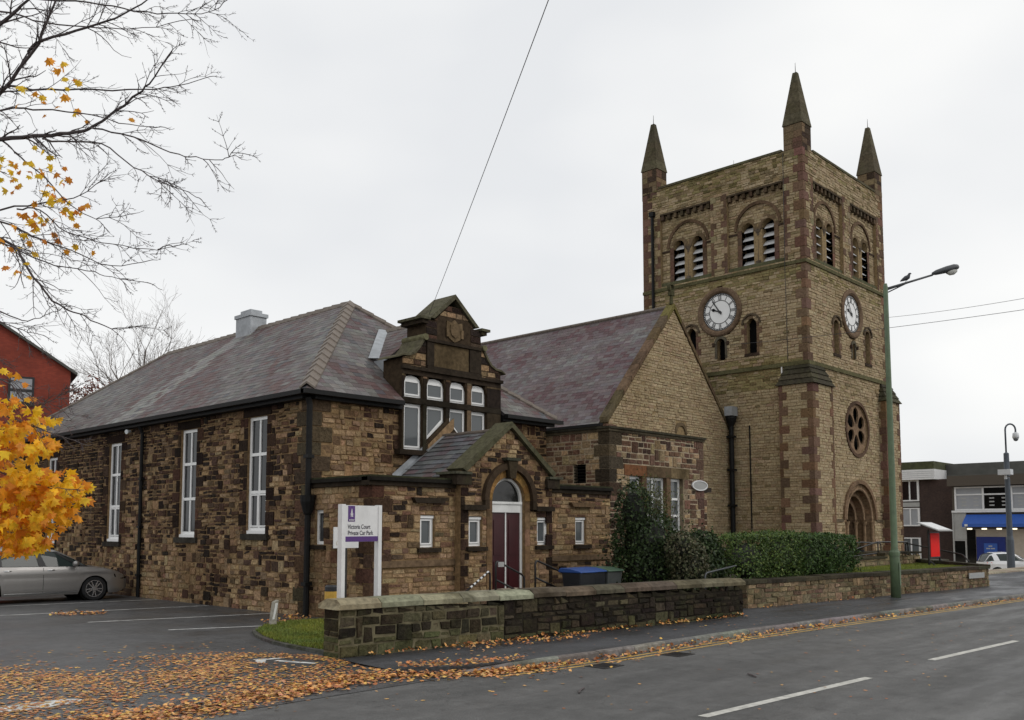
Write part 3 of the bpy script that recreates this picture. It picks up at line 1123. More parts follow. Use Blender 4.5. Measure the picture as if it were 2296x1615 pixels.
# S-shaped shoulder copings, block cap and pediment coping
for s in (-1, 1):
    m = MB()
    q = [(HWB + .16, 6.30)] + S
    top = [(HWB + .13, 6.35), (1.76, 6.42), (1.56, 6.44), (1.40, 6.52), (1.27, 6.66), (1.15, 6.84), (1.06, 6.97)]
    for i in range(len(q) - 1):
        pts = [(s * q[i][0], q[i][1] + .003), (s * q[i + 1][0], q[i + 1][1] + .003), (s * top[i + 1][0], top[i + 1][1]), (s * top[i][0], top[i][1])]
        if s > 0:
            pts = pts[::-1]
        m.prism(FB, pts[::-1] if s > 0 else pts, -.8, .06, (.1, .09, .058))
    m.ring(FB, s * 1.07, 6.93, .001, .085, 0, 2 * pi, -.8, .11, 10, (.15, .14, .08))
    m.build('shoulder_coping', 'mossy_coping', hall)
    m = MB()
    m.fbox(FB, min(s * .93, s * 1.26), 7.4, max(s * .93, s * 1.26), 7.47, -.84, .12, (.09, .085, .055)).fbox(FB, min(s * .97, s * 1.17), 7.3, max(s * .97, s * 1.17), 7.399, -.8, .07, GK)
    m.build('cornice', 'mossy_coping', hall)
    m = MB().prism(FB, [(s * .74, 7.475), (0, 8.12), (0, 8.25), (s * .9, 7.478)][::(1 if s > 0 else -1)], -.82, .06, (.1, .092, .06))
    m.build('pediment_coping', 'mossy_coping', hall)
# lights of the big window
for i, (a, b) in enumerate(LIG):
    for lo in (0, 1):
        m = MB()
        d = -.1
        if not lo:
            P0 = [(a, 5.325), (b, 5.325), (b, 5.775), ((a + b) / 2 + .18, 5.865), ((a + b) / 2, 5.895), ((a + b) / 2 - .18, 5.865), (a, 5.775)]
            G = [(a + .1, 5.42), (b - .1, 5.42), (b - .1, 5.72), (a + .1, 5.72)]
        elif i == 1:
            P0 = [(a, 4.21), (b, 4.78), (b, 5.165), (a, 5.165)]
            G = [(a + .09, 4.38), (b - .09, 4.84), (b - .09, 5.08), (a + .09, 5.08)]
        elif i == 2:
            P0 = [(a, 4.78), (b, 4.21), (b, 5.165), (a, 5.165)]
            G = [(a + .09, 4.84), (b - .09, 4.38), (b - .09, 5.08), (a + .09, 5.08)]
        else:
            zb = 3.985 if i == 0 else 4.065
            P0 = [(a, zb), (b, zb), (b, 5.165), (a, 5.165)]
            G = [(a + .09, zb + .1), (b - .09, zb + .1), (b - .09, 5.07), (a + .09, 5.07)]
        m.prism(FB, P0, d - .06, d)
        o = m.build('window', 'upvc', hall)
        MB().prism(FB, G, d - .03, d + .006).build('pane', 'glass_grey', o)
        m = MB()
        n = len(G)
        cx, cz = sum(p[0] for p in G) / n, sum(p[1] for p in G) / n
        for j in range(n):
            p, q = G[j], G[(j + 1) % n]
            pi_, qi = [(w[0] + (w[0] - cx) * .0 + .04 * (1 if w[0] > cx else -1), w[1] + .04 * (1 if w[1] > cz else -1)) for w in (p, q)]
            m.prism(FB, [p, q, qi, pi_][::-1], d, d + .025)
        m.build('casement', 'upvc', o)

# tall side windows
for k, (y0, y1, z0, z1) in enumerate(WIN):
    u0, u1 = 38 - y1, 38 - y0
    H = z1 - z0
    bars = [z0 + H * .68, z0 + H * .36]
    w = window(hall, FL, u0, z0 + .1, u1, z1, d=-.06, fr=.085, bars=bars, vbars=[(u0 + u1) / 2 + .02], gmat='glass_dark',
               sash=[(u0 + .09, z0 + .2, (u0 + u1) / 2, bars[1] - .05), ((u0 + u1) / 2 + .02, z0 + .2, u1 - .06, bars[1] - .05)] if k != 1 else [])
    MB().fbox(FL, u0, z0 + .03, u1, z0 + .11, -.14, -.01).build('window_board', 'upvc', w)
    MB().fbox(FL, u0 - .17, z0 - .12, u1 + .17, z0 + .028, -.2, .07, jit((0.045, .04, .03), rng, .2)).build('sill', 'dressed', hall)

# roof
X0, X1, Y0, Y1, RZ, RX = 11.79, 20.62, 17.74, 38.2, 8.69, 16.2
RYA, RYB = 22.15, 33.8
EZ = 5.18
sl_len = sqrt((RX - X0) ** 2 + (RZ - EZ) ** 2)
FRL = frame((X0, Y1, EZ), (0, -1, 0), (RX - X0, 0, RZ - EZ))          # left slope, u = 38.2 - y
FRF = frame((X0, Y0, EZ), (1, 0, 0), (0, RYA - Y0, RZ - EZ))          # front hip
out_l = [(0, 0), (Y1 - Y0, 0), (Y1 - RYA, sl_len), (Y1 - RYB, sl_len)]
W = X1 - X0
sl_f = sqrt((RYA - Y0) ** 2 + (RZ - EZ) ** 2)
out_f = [(0, 0), (W, 0), (W / 2 + .02, sl_f), (W / 2 - .02, sl_f)]
m = MB()
m.prism(FRL, out_l, -.08, -.002, (.05, .045, .045))
NU0, NU1, NV = 16.5 - X0 - 1.8, 16.5 - X0 + 1.8, 1.14
m.prism(FRF, [(0, 0), (NU0, 0), (NU0, NV), (NU1, NV), (NU1, 0)] + out_f[1:], -.08, -.002, (.05, .045, .045))
FRR = frame((X1, Y0, EZ), (0, 1, 0), (-(RX - X0), 0, RZ - EZ))
m.prism(FRR, [(0, 0), (Y1 - Y0, 0), (RYB - Y0, sl_len), (RYA - Y0, sl_len)], -.08, -.002, (.05, .045, .045))
FRB = frame((X1, Y1, EZ), (-1, 0, 0), (0, -(Y1 - RYB), RZ - EZ))
m.prism(FRB, [(0, 0), (W, 0), (W / 2 + .02, sl_f), (W / 2 - .02, sl_f)], -.08, -.002, (.05, .045, .045))
roof_h = m.build('roof', 'slate', hall)
HSL = []
PUR = (0.112, 0.09, 0.088)
GRY = (0.13, 0.122, 0.116)
DGR = (0.085, 0.083, 0.088)
PLM = (0.098, 0.058, 0.056)


def slate_col(oy, streak=None):
    def f(u, v, r):
        n = noise.noise(Vector((u * .5 + v * .35 + oy, v * .22, 0))) + .5 * noise.noise(Vector((u * 1.3, v * 1.3, oy)))
        k = n + r.uniform(-.45, .45)
        c = PLM if k < -.3 else PUR if k < .2 else GRY if k < .6 else (0.155, .148, .14)
        if r.random() < .07:
            c = DGR
        if streak and abs(u - streak[0] - (sl_len - v) * streak[2]) < streak[1] * (1 + (sl_len - v) * .12) and r.random() < .85:
            c = (0.19, .183, .173)
        return jit(c, r, .16)
    return f


slates(FRL, out_l, rng, slate_col(3.0, (10.4, .55, .0)), HSL, exp=.19, sw=(.22, .32), lift=.008)
# dormer roof behind the shaped gable
DZ, DX = 7.68, 16.5
dh = 1.62
db = DZ - dh * .78
yv_top, yv_bot = Y0 + (DZ - EZ) / (RZ - EZ) * (RYA - Y0), Y0 + (db - EZ) / (RZ - EZ) * (RYA - Y0)
slates(FRF, out_f, rng, slate_col(11.0), HSL, exp=.19, sw=(.22, .32), lift=.008, holes=[[(NU0, -.1), (NU1, -.1), (NU1, NV), (NU0, NV)]])
FDL = frame((DX - dh, yv_top, db), (0, -1, 0), (dh, 0, dh * .78))
sd = sqrt(dh ** 2 + (dh * .78) ** 2)
ol = [(yv_top - yv_bot, 0), (yv_top - 18.66, 0), (yv_top - 18.66, sd), (0, sd)]
FDR = frame((DX + dh, 18.66, db), (0, 1, 0), (-dh, 0, dh * .78))
orr = [(0, 0), (yv_bot - 18.66, 0), (yv_top - 18.66, sd), (0, sd)]
m = MB().prism(FDL, ol, -.1, -.002, (.05, .045, .045)).prism(FDR, orr, -.1, -.002, (.05, .045, .045))
m.build('dormer_roof', 'slate', hall)
slates(FDL, ol, rng, slate_col(17.0), HSL, exp=.19, sw=(.2, .3), lift=.008)
# dormer cheek walls, leaded, and the lead valley
for s in (-1, 1):
    m = MB()
    x = DX + s * (dh - .06)
    q = [(x, 18.6, 5.75), (x, yv_bot + .25, db + .02), (x, 18.6, db + .02)]
    m.add(q + [(p[0] + s * .05, p[1], p[2]) for p in q], [(0, 1, 2), (5, 4, 3), (0, 3, 4, 1), (1, 4, 5, 2), (2, 5, 3, 0)])
    m.build('dormer_cheek', 'lead', hall)
m = MB()
p0, p1 = Vector((DX - dh, yv_bot, db)), Vector((DX, yv_top, DZ))
e1 = Vector(fp(FRF, 0, 0, .03)) - FRF[0]
m.add([tuple(p0 + Vector((-.16, 0, .03)) + FRF[3] * .03), tuple(p0 + Vector((.14, -.25, .03)) + FDL[3] * .03), tuple(p1 + Vector((.1, -.2, .03))), tuple(p1 + Vector((-.2, -.0, .03)) + FRF[3] * .03)], [(0, 1, 2, 3)])
m.build('lead_valley', 'lead', hall)

# porch
YP = 15.7
FP = frame((12.15, YP, 0), (1, 0, 0))
FPL = frame((12.15, 18.0, 0), (0, -1, 0))
PB = MB()
PW = [(13.49, 13.92), (18.9, 19.35)]
ph = [[(a - 12.15, 1.56), (b - 12.15, 1.56), (b - 12.15, 2.29), (a - 12.15, 2.29)] for a, b in PW]
DU = 16.13 - 12.15
ph.append([(DU - 1.5, -.1), (DU + 1.5, -.1), (DU + 1.5, 3.2), (DU - 1.5, 3.2)])
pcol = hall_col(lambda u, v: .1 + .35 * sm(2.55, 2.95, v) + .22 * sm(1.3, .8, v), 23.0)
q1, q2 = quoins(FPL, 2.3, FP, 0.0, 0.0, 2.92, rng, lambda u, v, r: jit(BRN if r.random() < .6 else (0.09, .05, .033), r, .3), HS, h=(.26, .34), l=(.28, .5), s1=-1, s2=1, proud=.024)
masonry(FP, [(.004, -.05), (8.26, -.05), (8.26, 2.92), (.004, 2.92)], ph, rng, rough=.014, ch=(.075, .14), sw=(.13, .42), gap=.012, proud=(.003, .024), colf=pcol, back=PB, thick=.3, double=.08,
        blocked=q2 + [(0, 1.14, 8.26, 1.3)], stones=HS, chamf=.011)
masonry(FPL, [(0, -.05), (2.296, -.05), (2.296, 2.92), (0, 2.92)], [[(.2, 1.62), (.54, 1.62), (.54, 2.42), (.2, 2.42)]], rng, rough=.014, ch=(.08, .15), sw=(.13, .38), gap=.012, proud=(.003, .028),
        colf=hall_col(lambda u, v: .22, 29.0), back=PB, thick=.3, double=.1, blocked=q1, stones=HS, chamf=.011)
PB.box((12.2, 15.9, 2.94), (20.3, 17.95, 3.0))
PB.box((20.06, 16.0, 0), (20.36, 17.9, 2.94))
PB.build('porch_wall', 'mortar_hall', hall)
cu = lambda a, b: MB().fbox(FP, a, 2.92, b, 3.02, -.2, .07, GK).fbox(FP, a - .0, 3.021, b, 3.1, -.2, .14, (.018, .016, .013)).fbox(FP, a, 3.101, b, 3.14, -.2, .11, (.04, .042, .022)).build('porch_cornice', 'dressed', hall)
cu(-.14, DU - 1.61)
cu(DU + 1.61, 8.24)
m = MB().fbox(FPL, .0, 2.92, 2.3, 3.02, -.2, .07, GK).fbox(FPL, .0, 3.021, 2.3, 3.1, -.2, .14, (.018, .016, .013)).fbox(FPL, .0, 3.101, 2.3, 3.14, -.2, .11, (.04, .042, .022))
m.build('porch_cornice', 'dressed', hall)
for a, b in ((0, DU - 1.61), (DU + 1.61, 8.24)):
    MB().fbox(FP, a, 1.15, b, 1.29, -.02, .05, (.17, .115, .07)).build('plinth_band', 'dressed', hall)
for i, (a, b) in enumerate(PW):
    a, b = a - 12.15, b - 12.15
    w = window(hall, FP, a, 1.57, b, 2.28, d=-.07, fr=.045, gmat='glass_grey', sash=[(a + .05, 1.63, b - .05, 2.2)])
    MB().fbox(FP, a - .02, 2.22, b + .02, 2.285, -.1, -.03).build('head_trim', 'upvc', w)
    MB().fbox(FP, a - .1, 1.46, b + .14, 1.555, -.1, .09, GK).build('sill', 'dressed', hall)
    if True:
        MB().prism(FP, [(a - .2, 2.56), (b + .2, 2.56), (b + .28, 2.68), (a - .28, 2.68)], -.02, .12, GK if i == 0 else (.14, .09, .05)).build('hood_stone', 'dressed', hall)
w = window(hall, FPL, .2, 1.63, .54, 2.41, d=-.06, fr=.07, gmat='glass_dark')
MB().fbox(FPL, .12, 1.52, .64, 1.615, -.1, .07, GK).build('sill', 'dressed', hall)
# arched, gabled entrance
FG = frame((16.13, 15.5, 0), (1, 0, 0))
GB = MB()
go = [(-1.6, -.05), (1.6, -.05), (1.6, 3.3), (0, 4.5), (-1.6, 3.3)]
GW = [(-1.33, -.9), (1.03, 1.46)]
gwh = [[(a, 1.57), (b, 1.57), (b, 2.27), (a, 2.27)] for a, b in GW]
gq = []
for s in (-1, 1):
    z, k = -.05, 0
    while z < 2.9:
        h = min(rng.uniform(.26, .36), 2.95 - z)
        w = (.13, .24)[k % 2]
        u0, u1 = sorted((s * 1.6, s * (1.6 - w)))
        HS.append((stone(FG, (u0 + .005, z + .005), (u1 - .005, z + .005), (u1 - .005, z + h - .005), (u0 + .005, z + h - .005), -.02, .022, .008, rng), jit(BLK if rng.random() < .6 else BRN, rng, .3)))
        gq.append((u0, z, u1, z + h))
        z += h
        k += 1
dh_ = arch_poly(-.57, .57, .3, 2.66, 14)
masonry(FG, go, [dh_] + gwh, rng, rough=.012, ch=(.075, .14), sw=(.13, .36), gap=.012, proud=(.003, .026), colf=hall_col(lambda u, v: .14 + .3 * sm(2.3, 3.0, v), 31.0), back=GB, thick=.35, double=.08,
        blocked=gq + [(-.92, 2.66, .92, 3.3), (-.75, 0, .75, 2.66), (-.6, 3.3, .6, 3.6)], stones=HS, chamf=.01)
for a, b in GW:
    w = window(hall, FG, a, 1.58, b, 2.26, d=-.07, fr=.045, gmat='glass_grey', sash=[(a + .05, 1.64, b - .05, 2.18)])
    MB().fbox(FG, a - .02, 2.2, b + .02, 2.265, -.1, -.03).build('head_trim', 'upvc', w)
    MB().fbox(FG, a - .1, 1.47, b + .12, 1.565, -.1, .09, GK).build('sill', 'dressed', hall)
GB.build('porch_gable', 'mortar_hall', hall)
m = MB()
nv = 11
for i in range(nv):
    a0, a1 = pi * i / nv + .006, pi * (i + 1) / nv - .006
    m.ring(FG, 0, 2.66, .575, .76, a0, a1, -.3, .02, 3, jit((.30, .17, .06), rng, .22))
for s in (-1, 1):
    z = .3
    while z < 2.64:
        h = min(.42, 2.655 - z)
        m.fbox(FG, min(s * .575, s * .75), z + .004, max(s * .575, s * .75), z + h - .004, -.3, .02, jit((.22, .135, .075), rng, .25))
        z += h
m.build('arch_stones', 'dressed', hall)
m = MB().ring(FG, 0, 2.66, .765, .92, 0, pi, -.02, .12, 24, (.06, .04, .025))
for s in (-1, 1):
    m.fbox(FG, min(s * .765, s * .9), 2.45, max(s * .765, s * .9), 2.656, -.02, .12, (.05, .035, .022)).fbox(FG, min(s * .901, s * 1.58), 2.42, max(s * .901, s * 1.58), 2.54, -.02, .13, (.035, .026, .018))
m.prism(FG, [(-.09, 3.2), (.09, 3.2), (.17, 3.62), (-.17, 3.62)], -.02, .17, (.05, .037, .022))
m.fbox(FG, -.24, 3.63, .24, 3.7, -.02, .2, (.05, .05, .035))
m.build('hood_mould', 'dressed', hall)
for s in (-1, 1):
    m = MB()
    m.prism(FG, [(s * 1.52, 3.3), (s * 0, 4.45), (0, 4.59), (s * 1.64, 3.38)][::s], -.45, .13, (.085, .08, .048))
    m.build('gable_coping', 'mossy_coping', hall)
    m = MB().fbox(FG, min(s * 1.33, s * 1.8), 3.0, max(s * 1.33, s * 1.8), 3.24, -.5, .1, GK).fbox(FG, min(s * 1.36, s * 1.88), 3.241, max(s * 1.36, s * 1.88), 3.3, -.54, .15, (.08, .078, .055))
    m.build('kneeler', 'mossy_coping', hall)
# porch gable roof running back to the hall
FPR = frame((14.54, 17.86, 3.2), (0, -1, 0), (1.59, 0, 1.2))
sp = sqrt(1.59 ** 2 + 1.2 ** 2)
FPQ = frame((17.72, 15.86, 3.2), (0, 1, 0), (-1.59, 0, 1.2))
m = MB().prism(FPR, [(0, 0), (1.98, 0), (1.98, sp), (0, sp)], -.06, -.002, (.05, .045, .045)).prism(FPQ, [(0, 0), (1.98, 0), (1.98, sp), (0, sp)], -.06, -.002, (.05, .045, .045))
m.build('porch_roof', 'slate', hall)
slates(FPR, [(0, 0), (1.95, 0), (1.95, sp), (0, sp)], rng, lambda u, v, r: jit((.125, .13, .135) if r.random() < .75 else (.13, .105, .11), r, .2), HSL, exp=.2, sw=(.26, .4), lift=.026)
MB().tube([(16.13, 15.9, 4.4), (16.13, 17.86, 4.4)], .06, 8).build('porch_ridge', 'ridge_tile', hall)
m = MB()
m.add([fp(FPR, -.02, 0, .03), fp(FPR, .12, 0, .03), fp(FPR, .12, sp, .03), fp(FPR, -.02, sp, .03), fp(FPR, -.02, 0, .17), fp(FPR, -.02, sp, .17)], [(0, 1, 2, 3), (4, 0, 3, 5)])
m.build('lead_flashing', 'lead', hall)
emit(HSL, roof_h, 'slate', 'roof_slates', 'slate', 300)
emit(HS, wall_h, 'stone', 'rubble_stones', 'stone_hall', 300)

# hip tiles (big angular ones), ridge tiles
def v_tiles(a, b, n, name, mat, nl, nr, w, lift=.05, over=.05):
    a, b = Vector(a), Vector(b)
    for i in range(n):
        p, q = a + (b - a) * (i / n), a + (b - a) * ((i + 1) / n)
        q2 = q + (b - a).normalized() * over
        vs1 = []
        for pt, zz in ((p, lift), (q2, lift * .45)):
            for off in (nl * w, Vector((0, 0, .05)), nr * w):
                vs1.append(tuple(pt + off + Vector((0, 0, zz))))
        lo = [(x, y, z - .05) for x, y, z in vs1]
        MB().add(vs1 + lo, [(0, 1, 4, 3), (1, 2, 5, 4), (0, 6, 7, 1), (1, 7, 8, 2), (0, 3, 9, 6), (2, 8, 11, 5)], (1, 1, 1)).build(name, mat, roof_h)


hip_a, hip_b = Vector((X0, Y0, EZ)), Vector((RX, RYA, RZ))
ax = (hip_b - hip_a).normalized()
nl = (FRL[3].cross(ax)).normalized()
nr = (ax.cross(FRF[3])).normalized()
if nl.dot(Vector((-1, 1, 0))) < 0:
    nl = -nl
if nr.dot(Vector((1, -1, 0))) < 0:
    nr = -nr
v_tiles(hip_a + ax * .1, hip_b, 17, 'hip_tile', 'hip_tile', nl, nr, .2, lift=.085)
rl, rr = -FRL[2], -FRR[2]
v_tiles((RX, RYB, RZ), (RX, RYA, RZ), 26, 'ridge_tile', 'ridge_tile', rl, rr, .17, lift=.05, over=.0)
hip_c = Vector((X1, Y0, EZ))
ax2 = (Vector((RX, RYA, RZ)) - hip_c).normalized()
v_tiles(hip_c + ax2 * .05, (RX, RYA, RZ), 17, 'ridge_tile', 'ridge_tile', Vector((-.8, -.6, -.3)).normalized(), Vector((.6, .8, -.3)).normalized(), .16, lift=.05, over=.02)
v_tiles((X0, Y1, EZ), (RX, RYB, RZ), 17, 'ridge_tile', 'ridge_tile', Vector((-.6, -.8, -.3)).normalized(), Vector((.6, .8, -.3)).normalized(), .13, lift=.045, over=.02)
v_tiles((DX, yv_top, DZ), (DX, 18.66, DZ), 6, 'ridge_tile', 'ridge_tile', -FDL[2], -FDR[2], .15, lift=.04, over=.0)
m = MB().box((15.9, 27.25, 8.3), (16.5, 28.2, 9.1)).box((15.86, 27.2, 9.101), (16.54, 28.25, 9.22)).box((15.98, 27.4, 9.221), (16.42, 28.05, 9.36))
m.build('roof_vent', 'lead', hall)
# gutters, fascia, downpipes
m = MB()
m.box((X0 + .06, 17.97, 4.98), (12.08, Y1, 5.16)).box((X0 - .1, Y0 - .06, 5.06), (X0 + .05, Y1, 5.165))
m.box((12.09, Y0 + .06, 4.98), (14.7, 17.96, 5.16)).box((X0 - .1, Y0 - .12, 5.061), (14.62, Y0 + .05, 5.166))
m.box((18.32, Y0 + .06, 4.98), (20.5, 17.96, 5.16)).box((18.32, Y0 - .12, 5.061), (20.7, Y0 + .05, 5.166))
m.build('gutter', 'gutter_black', hall)
m = MB().tube([(11.9, 26.5, 5.0), (12.0, 26.5, 4.8), (12.02, 26.5, 0.0)], .055, 8)
for z in (.6, 2.0, 3.4):
    m.box((11.95, 26.42, z), (12.09, 26.58, z + .07))
m.build('downpipe', 'gutter_black', hall)
m = MB().tube([(11.95, 17.87, 5.0), (11.99, 17.87, 4.85), (11.99, 17.87, 0.0)], .07, 8)
m.lathe(frame((11.99, 17.87, 0), (1, 0, 0), (0, 1, 0)), 0, 0, [(.075, 2.3), (.1, 2.34), (.17, 2.6), (.18, 2.75)], 10)
for z in (.7, 3.6):
    m.box((11.9, 17.78, z), (12.08, 17.96, z + .08))
m.build('downpipe', 'gutter_black', hall)
m = MB().tube([(11.86, 27.0, 4.86), (11.72, 26.95, 4.84)], [.04, .07], 8)
m.build('security_light', 'cctv_white', hall)
# double door
D0 = -.1
m = MB().fbox(FG, -.57, .3, -.5, 2.66, D0 - .1, D0 + .02).fbox(FG, .5, .3, .57, 2.66, D0 - .1, D0 + .02).fbox(FG, -.5, 2.38, .5, 2.58, D0 - .1, D0 + .03).fbox(FG, -.53, 2.581, .53, 2.64, D0 - .1, D0 + .06)
m.ring(FG, 0, 2.66, .5, .572, 0, pi, D0 - .1, D0 + .02, 20)
o = m.build('door_frame', 'white_paint', hall)
m = MB().prism(FG, arch_poly(-.5, .5, 2.641, 2.66, 14), D0 - .08, D0 - .04)
m.build('fanlight', 'glass_black', o)
for s in (-1, 1):
    a, b = (-.5, -.022) if s < 0 else (.022, .5)
    d = MB().fbox(FG, a, .32, b, 2.378, D0 - .07, D0 - .01).build('door_leaf', 'door_maroon', hall)
    m = MB()
    for z0, z1 in ((.5, 1.2), (1.35, 2.2)):
        m.fbox(FG, a + .09, z0, b - .09, z1, D0 - .01, D0 + .004)
    m.build('door_panel', 'door_maroon', d)
MB().fbox(FG, -.02, .32, .02, 2.378, D0 - .06, D0 + .005).build('door_strip', 'white_paint', hall)
MB().fbox(FG, -.9, .0, .9, .29, -.5, .4, (.2, .14, .09)).build('door_step', 'dressed', hall)
MB().box((12.06, 16.85, 1.55), (12.12, 17.0, 1.62)).build('pipe_bracket', 'gutter_black', hall)

# ------------------------------------------------------------------ church nave and its vestry
rng = random.Random(33)
nave = thing('church_nave', 'tall church nave with steep purple slate roof and tan stone gable beside the tower', 'church', (30.5, 22, 0))
NS, NSL = [], []
NB = MB()
FN = frame((30.5, 20.2, 0), (1, 0, 0))
NW, NZ, NE = 4.28, 10.62, 5.83
T1 = (0.385, 0.302, 0.19)
T2 = (0.42, 0.332, 0.212)
T3 = (0.34, 0.263, 0.163)
TR = (0.345, 0.252, 0.163)
QR = (0.15, 0.09, 0.063)
QD = (0.06, 0.04, 0.028)


def tower_col(oy, dark=None, moss=None):
    def f(u, v, r):
        n = noise.noise(Vector((u * .4 + oy, v * .4, oy)))
        k = r.random() + n * .4
        c = T3 if k < .25 else T1 if k < .65 else T2 if k < .95 else TR
        if dark:
            d = dark(u, v) + .12 * n
            if r.random() < d:
                q = r.uniform(.5, .85)
                c = (c[0] * q, c[1] * q, c[2] * q * .9)
        if moss:
            d = moss(u, v) * (1 + n)
            if r.random() < d:
                q = r.uniform(.5, .8)
                c = (c[0] * q, c[1] * q * 1.06, c[2] * q * .8)
        return jit(c, r, .09)
    return f


gout = [(-NW, 0.3), (NW - .04, 0.3), (NW - .04, NE + .1), (0, NZ), (-NW, NE)]
qb = []
masonry(FN, gout, [], rng, rough=.008, ch=(.085, .135), sw=(.16, .42), gap=.012, proud=(.0, .03), colf=tower_col(2.0), back=NB, thick=.4,
        blocked=[(.0, 5.72, .76, 6.2)], stones=NS)
# left side wall
FNL = frame((30.5 - NW, 37, 0), (0, -1, 0))
NB.box((30.5 - NW, 20.61, .3), (30.5 - NW + .4, 37, NE - .1)).box((30.5 - NW + .41, 36.6, .3), (34.6, 37, NE))
wall_n = NB.build('wall', 'mortar_tower', nave)
emit(NS, wall_n, 'stone', 'wall_stones', 'stone_tower', 300)
m = MB().ring(FN, .36, 5.74, .3, .44, 0, pi, -.02, .05, 14, (.15, .11, .065))
m.build('relieving_arch', 'dressed', nave)
# roof
dx, dz = NW + .25, (NZ - NE) * (NW + .25) / NW
EZN = NZ + .16 - dz
FNR = frame((30.5 - dx, 37, EZN), (0, -1, 0), (dx, 0, dz))
sn = sqrt(dx * dx + dz * dz)
on = [(0, 0), (37 - 20.5, 0), (37 - 20.5, sn), (0, sn)]
FNQ = frame((30.5 + dx, 20.5, EZN), (0, 1, 0), (-dx, 0, dz))
on2 = [(0, .35), (16.5, .35), (16.5, sn), (0, sn)]
m = MB().prism(FNR, on, -.1, -.002, (.05, .045, .045)).prism(FNQ, on2, -.1, -.002, (.05, .045, .045))
roof_n = m.build('roof', 'slate', nave)


def nslate(u, v, r):
    n = noise.noise(Vector((u * .35, v * .9, 5))) + .5 * noise.noise(Vector((u * 1.1, v * 1.4, 9)))
    k = n + r.uniform(-.5, .5)
    c = (0.1, .056, .06) if k > .5 else (0.125, .098, .1) if k > -.2 else (0.145, .128, .128) if k > -.6 else (.17, .16, .155)
    return jit(c, r, .15)


slates(FNR, on, rng, nslate, NSL, exp=.185, sw=(.22, .34), lift=.008)
emit(NSL, roof_n, 'slate', 'roof_slates', 'slate', 300)
m = MB()
for i in range(40):
    a, b = 37 - i * .4125, 37 - (i + 1) * .4125 + .01
    MB().tube([(30.5, a, NZ + .17), (30.5, b, NZ + .17)], .085, 8).build('ridge_tile', 'ridge_tile', roof_n)
# gable copings in stone lengths, kneeler
for s in (-1, 1):
    n = 9
    for i in range(n):
        t0, t1 = i / n + .002, (i + 1) / n - .002
        f = lambda t, o: (s * (NW + .12) * (1 - t), NE - .13 + (NZ - NE + .13) * t + o)
        pts = [f(t0, .09), f(t1, .09), f(t1, .29), f(t0, .29)]
        c = jit((.145, .105, .06) if i < n - 1 else (.17, .15, .05), rng, .25)
        MB().prism(FN, pts[::(-1 if s < 0 else 1)], -.33, .05, c).build('coping_stone', 'dressed' if i < n - 1 else 'mossy_coping', nave)
MB().fbox(FN, -NW - .2, NE - .72, -NW + .38, NE - .1, -.4, .075, QR).build('kneeler', 'dressed', nave)
MB().tube([(30.5, 20.3, NZ + .28), (30.5, 20.3, NZ + .75)], [.09, .06], 6, (.07, .065, .035)).box((30.38, 20.22, NZ + .62), (30.62, 20.38, NZ + .78), (.07, .065, .035)).ring(FN, 0, NZ + .95, .12, .2, 0, 2 * pi, -.16, -.04, 12, (.07, .065, .035)).build('apex_stone', 'mossy_coping', nave)
MB().box((30.5 - dx - .1, 20.3, EZN - .06), (30.5 - dx + .06, 37, EZN + .04)).build('gutter', 'gutter_black', nave)
# big black downpipe with lead hopper where gable meets tower
m = MB().tube([(34.42, 20.0, 6.55), (34.42, 20.0, .6)], .105, 10)
m.lathe(frame((34.42, 20.0, 0), (1, 0, 0), (0, 1, 0)), 0, 0, [(.11, 6.3), (.2, 6.5), (.24, 6.62), (.24, 6.72)], 12)
for z in (1.4, 2.9, 4.4, 5.8):
    m.box((34.27, 19.86, z), (34.57, 20.15, z + .09))
m.build('downpipe', 'gutter_black', nave)
MB().box((34.15, 19.8, 6.73), (34.62, 20.16, 7.12)).build('hopper_lead', 'lead', nave)

# the flat-roofed vestry in front of the nave
vest = thing('vestry', 'low flat topped stone vestry with white mullioned windows in front of the nave', 'building', (22.8, 17.5, 0))
VB, VS = MB(), []
YV, VX0, VX1, VZ = 15.7, 20.4, 25.23, 4.72
FV = frame((VX0, YV, 0), (1, 0, 0))
FVL = frame((VX0, 18.3, 0), (0, -1, 0))


def vcol(oy, red):
    def f(u, v, r):
        n = noise.noise(Vector((u * .7 + oy, v * .7, oy)))
        k = r.random() + n * .4
        c = (.35, .25, .15) if k > red else (.165, .095, .065) if k > red - .45 else (.075, .048, .036)
        return jit(c, r, .22)
    return f


WU0, WU1 = 21.32 - VX0, 24.12 - VX0
vq1, vq2 = quoins(FVL, 2.6, FV, 0, 2.9, VZ, rng, lambda u, v, r: jit((.075, .055, .035), r, .35), VS, h=(.32, .4), l=(.34, .55), s1=-1, s2=1, proud=.03)
masonry(FVL, [(0, 2.95), (2.596, 2.95), (2.596, VZ), (0, VZ)], [[(1.29, 3.28), (1.76, 3.28), (1.76, 3.82), (1.29, 3.82)]], rng, ch=(.1, .17), sw=(.16, .38), gap=.022, proud=(.004, .03),
        colf=vcol(4.0, .35), back=VB, double=.08, blocked=vq1, stones=VS, chamf=.012)
vq3, _ = quoins(FV, VX1 - VX0, frame((VX1, YV, 0), (0, 1, 0)), 0, 0.0, VZ, rng, lambda u, v, r: jit(QR, r, .3), VS, h=(.24, .36), l=(.2, .36), s1=-1, s2=1, proud=.02)
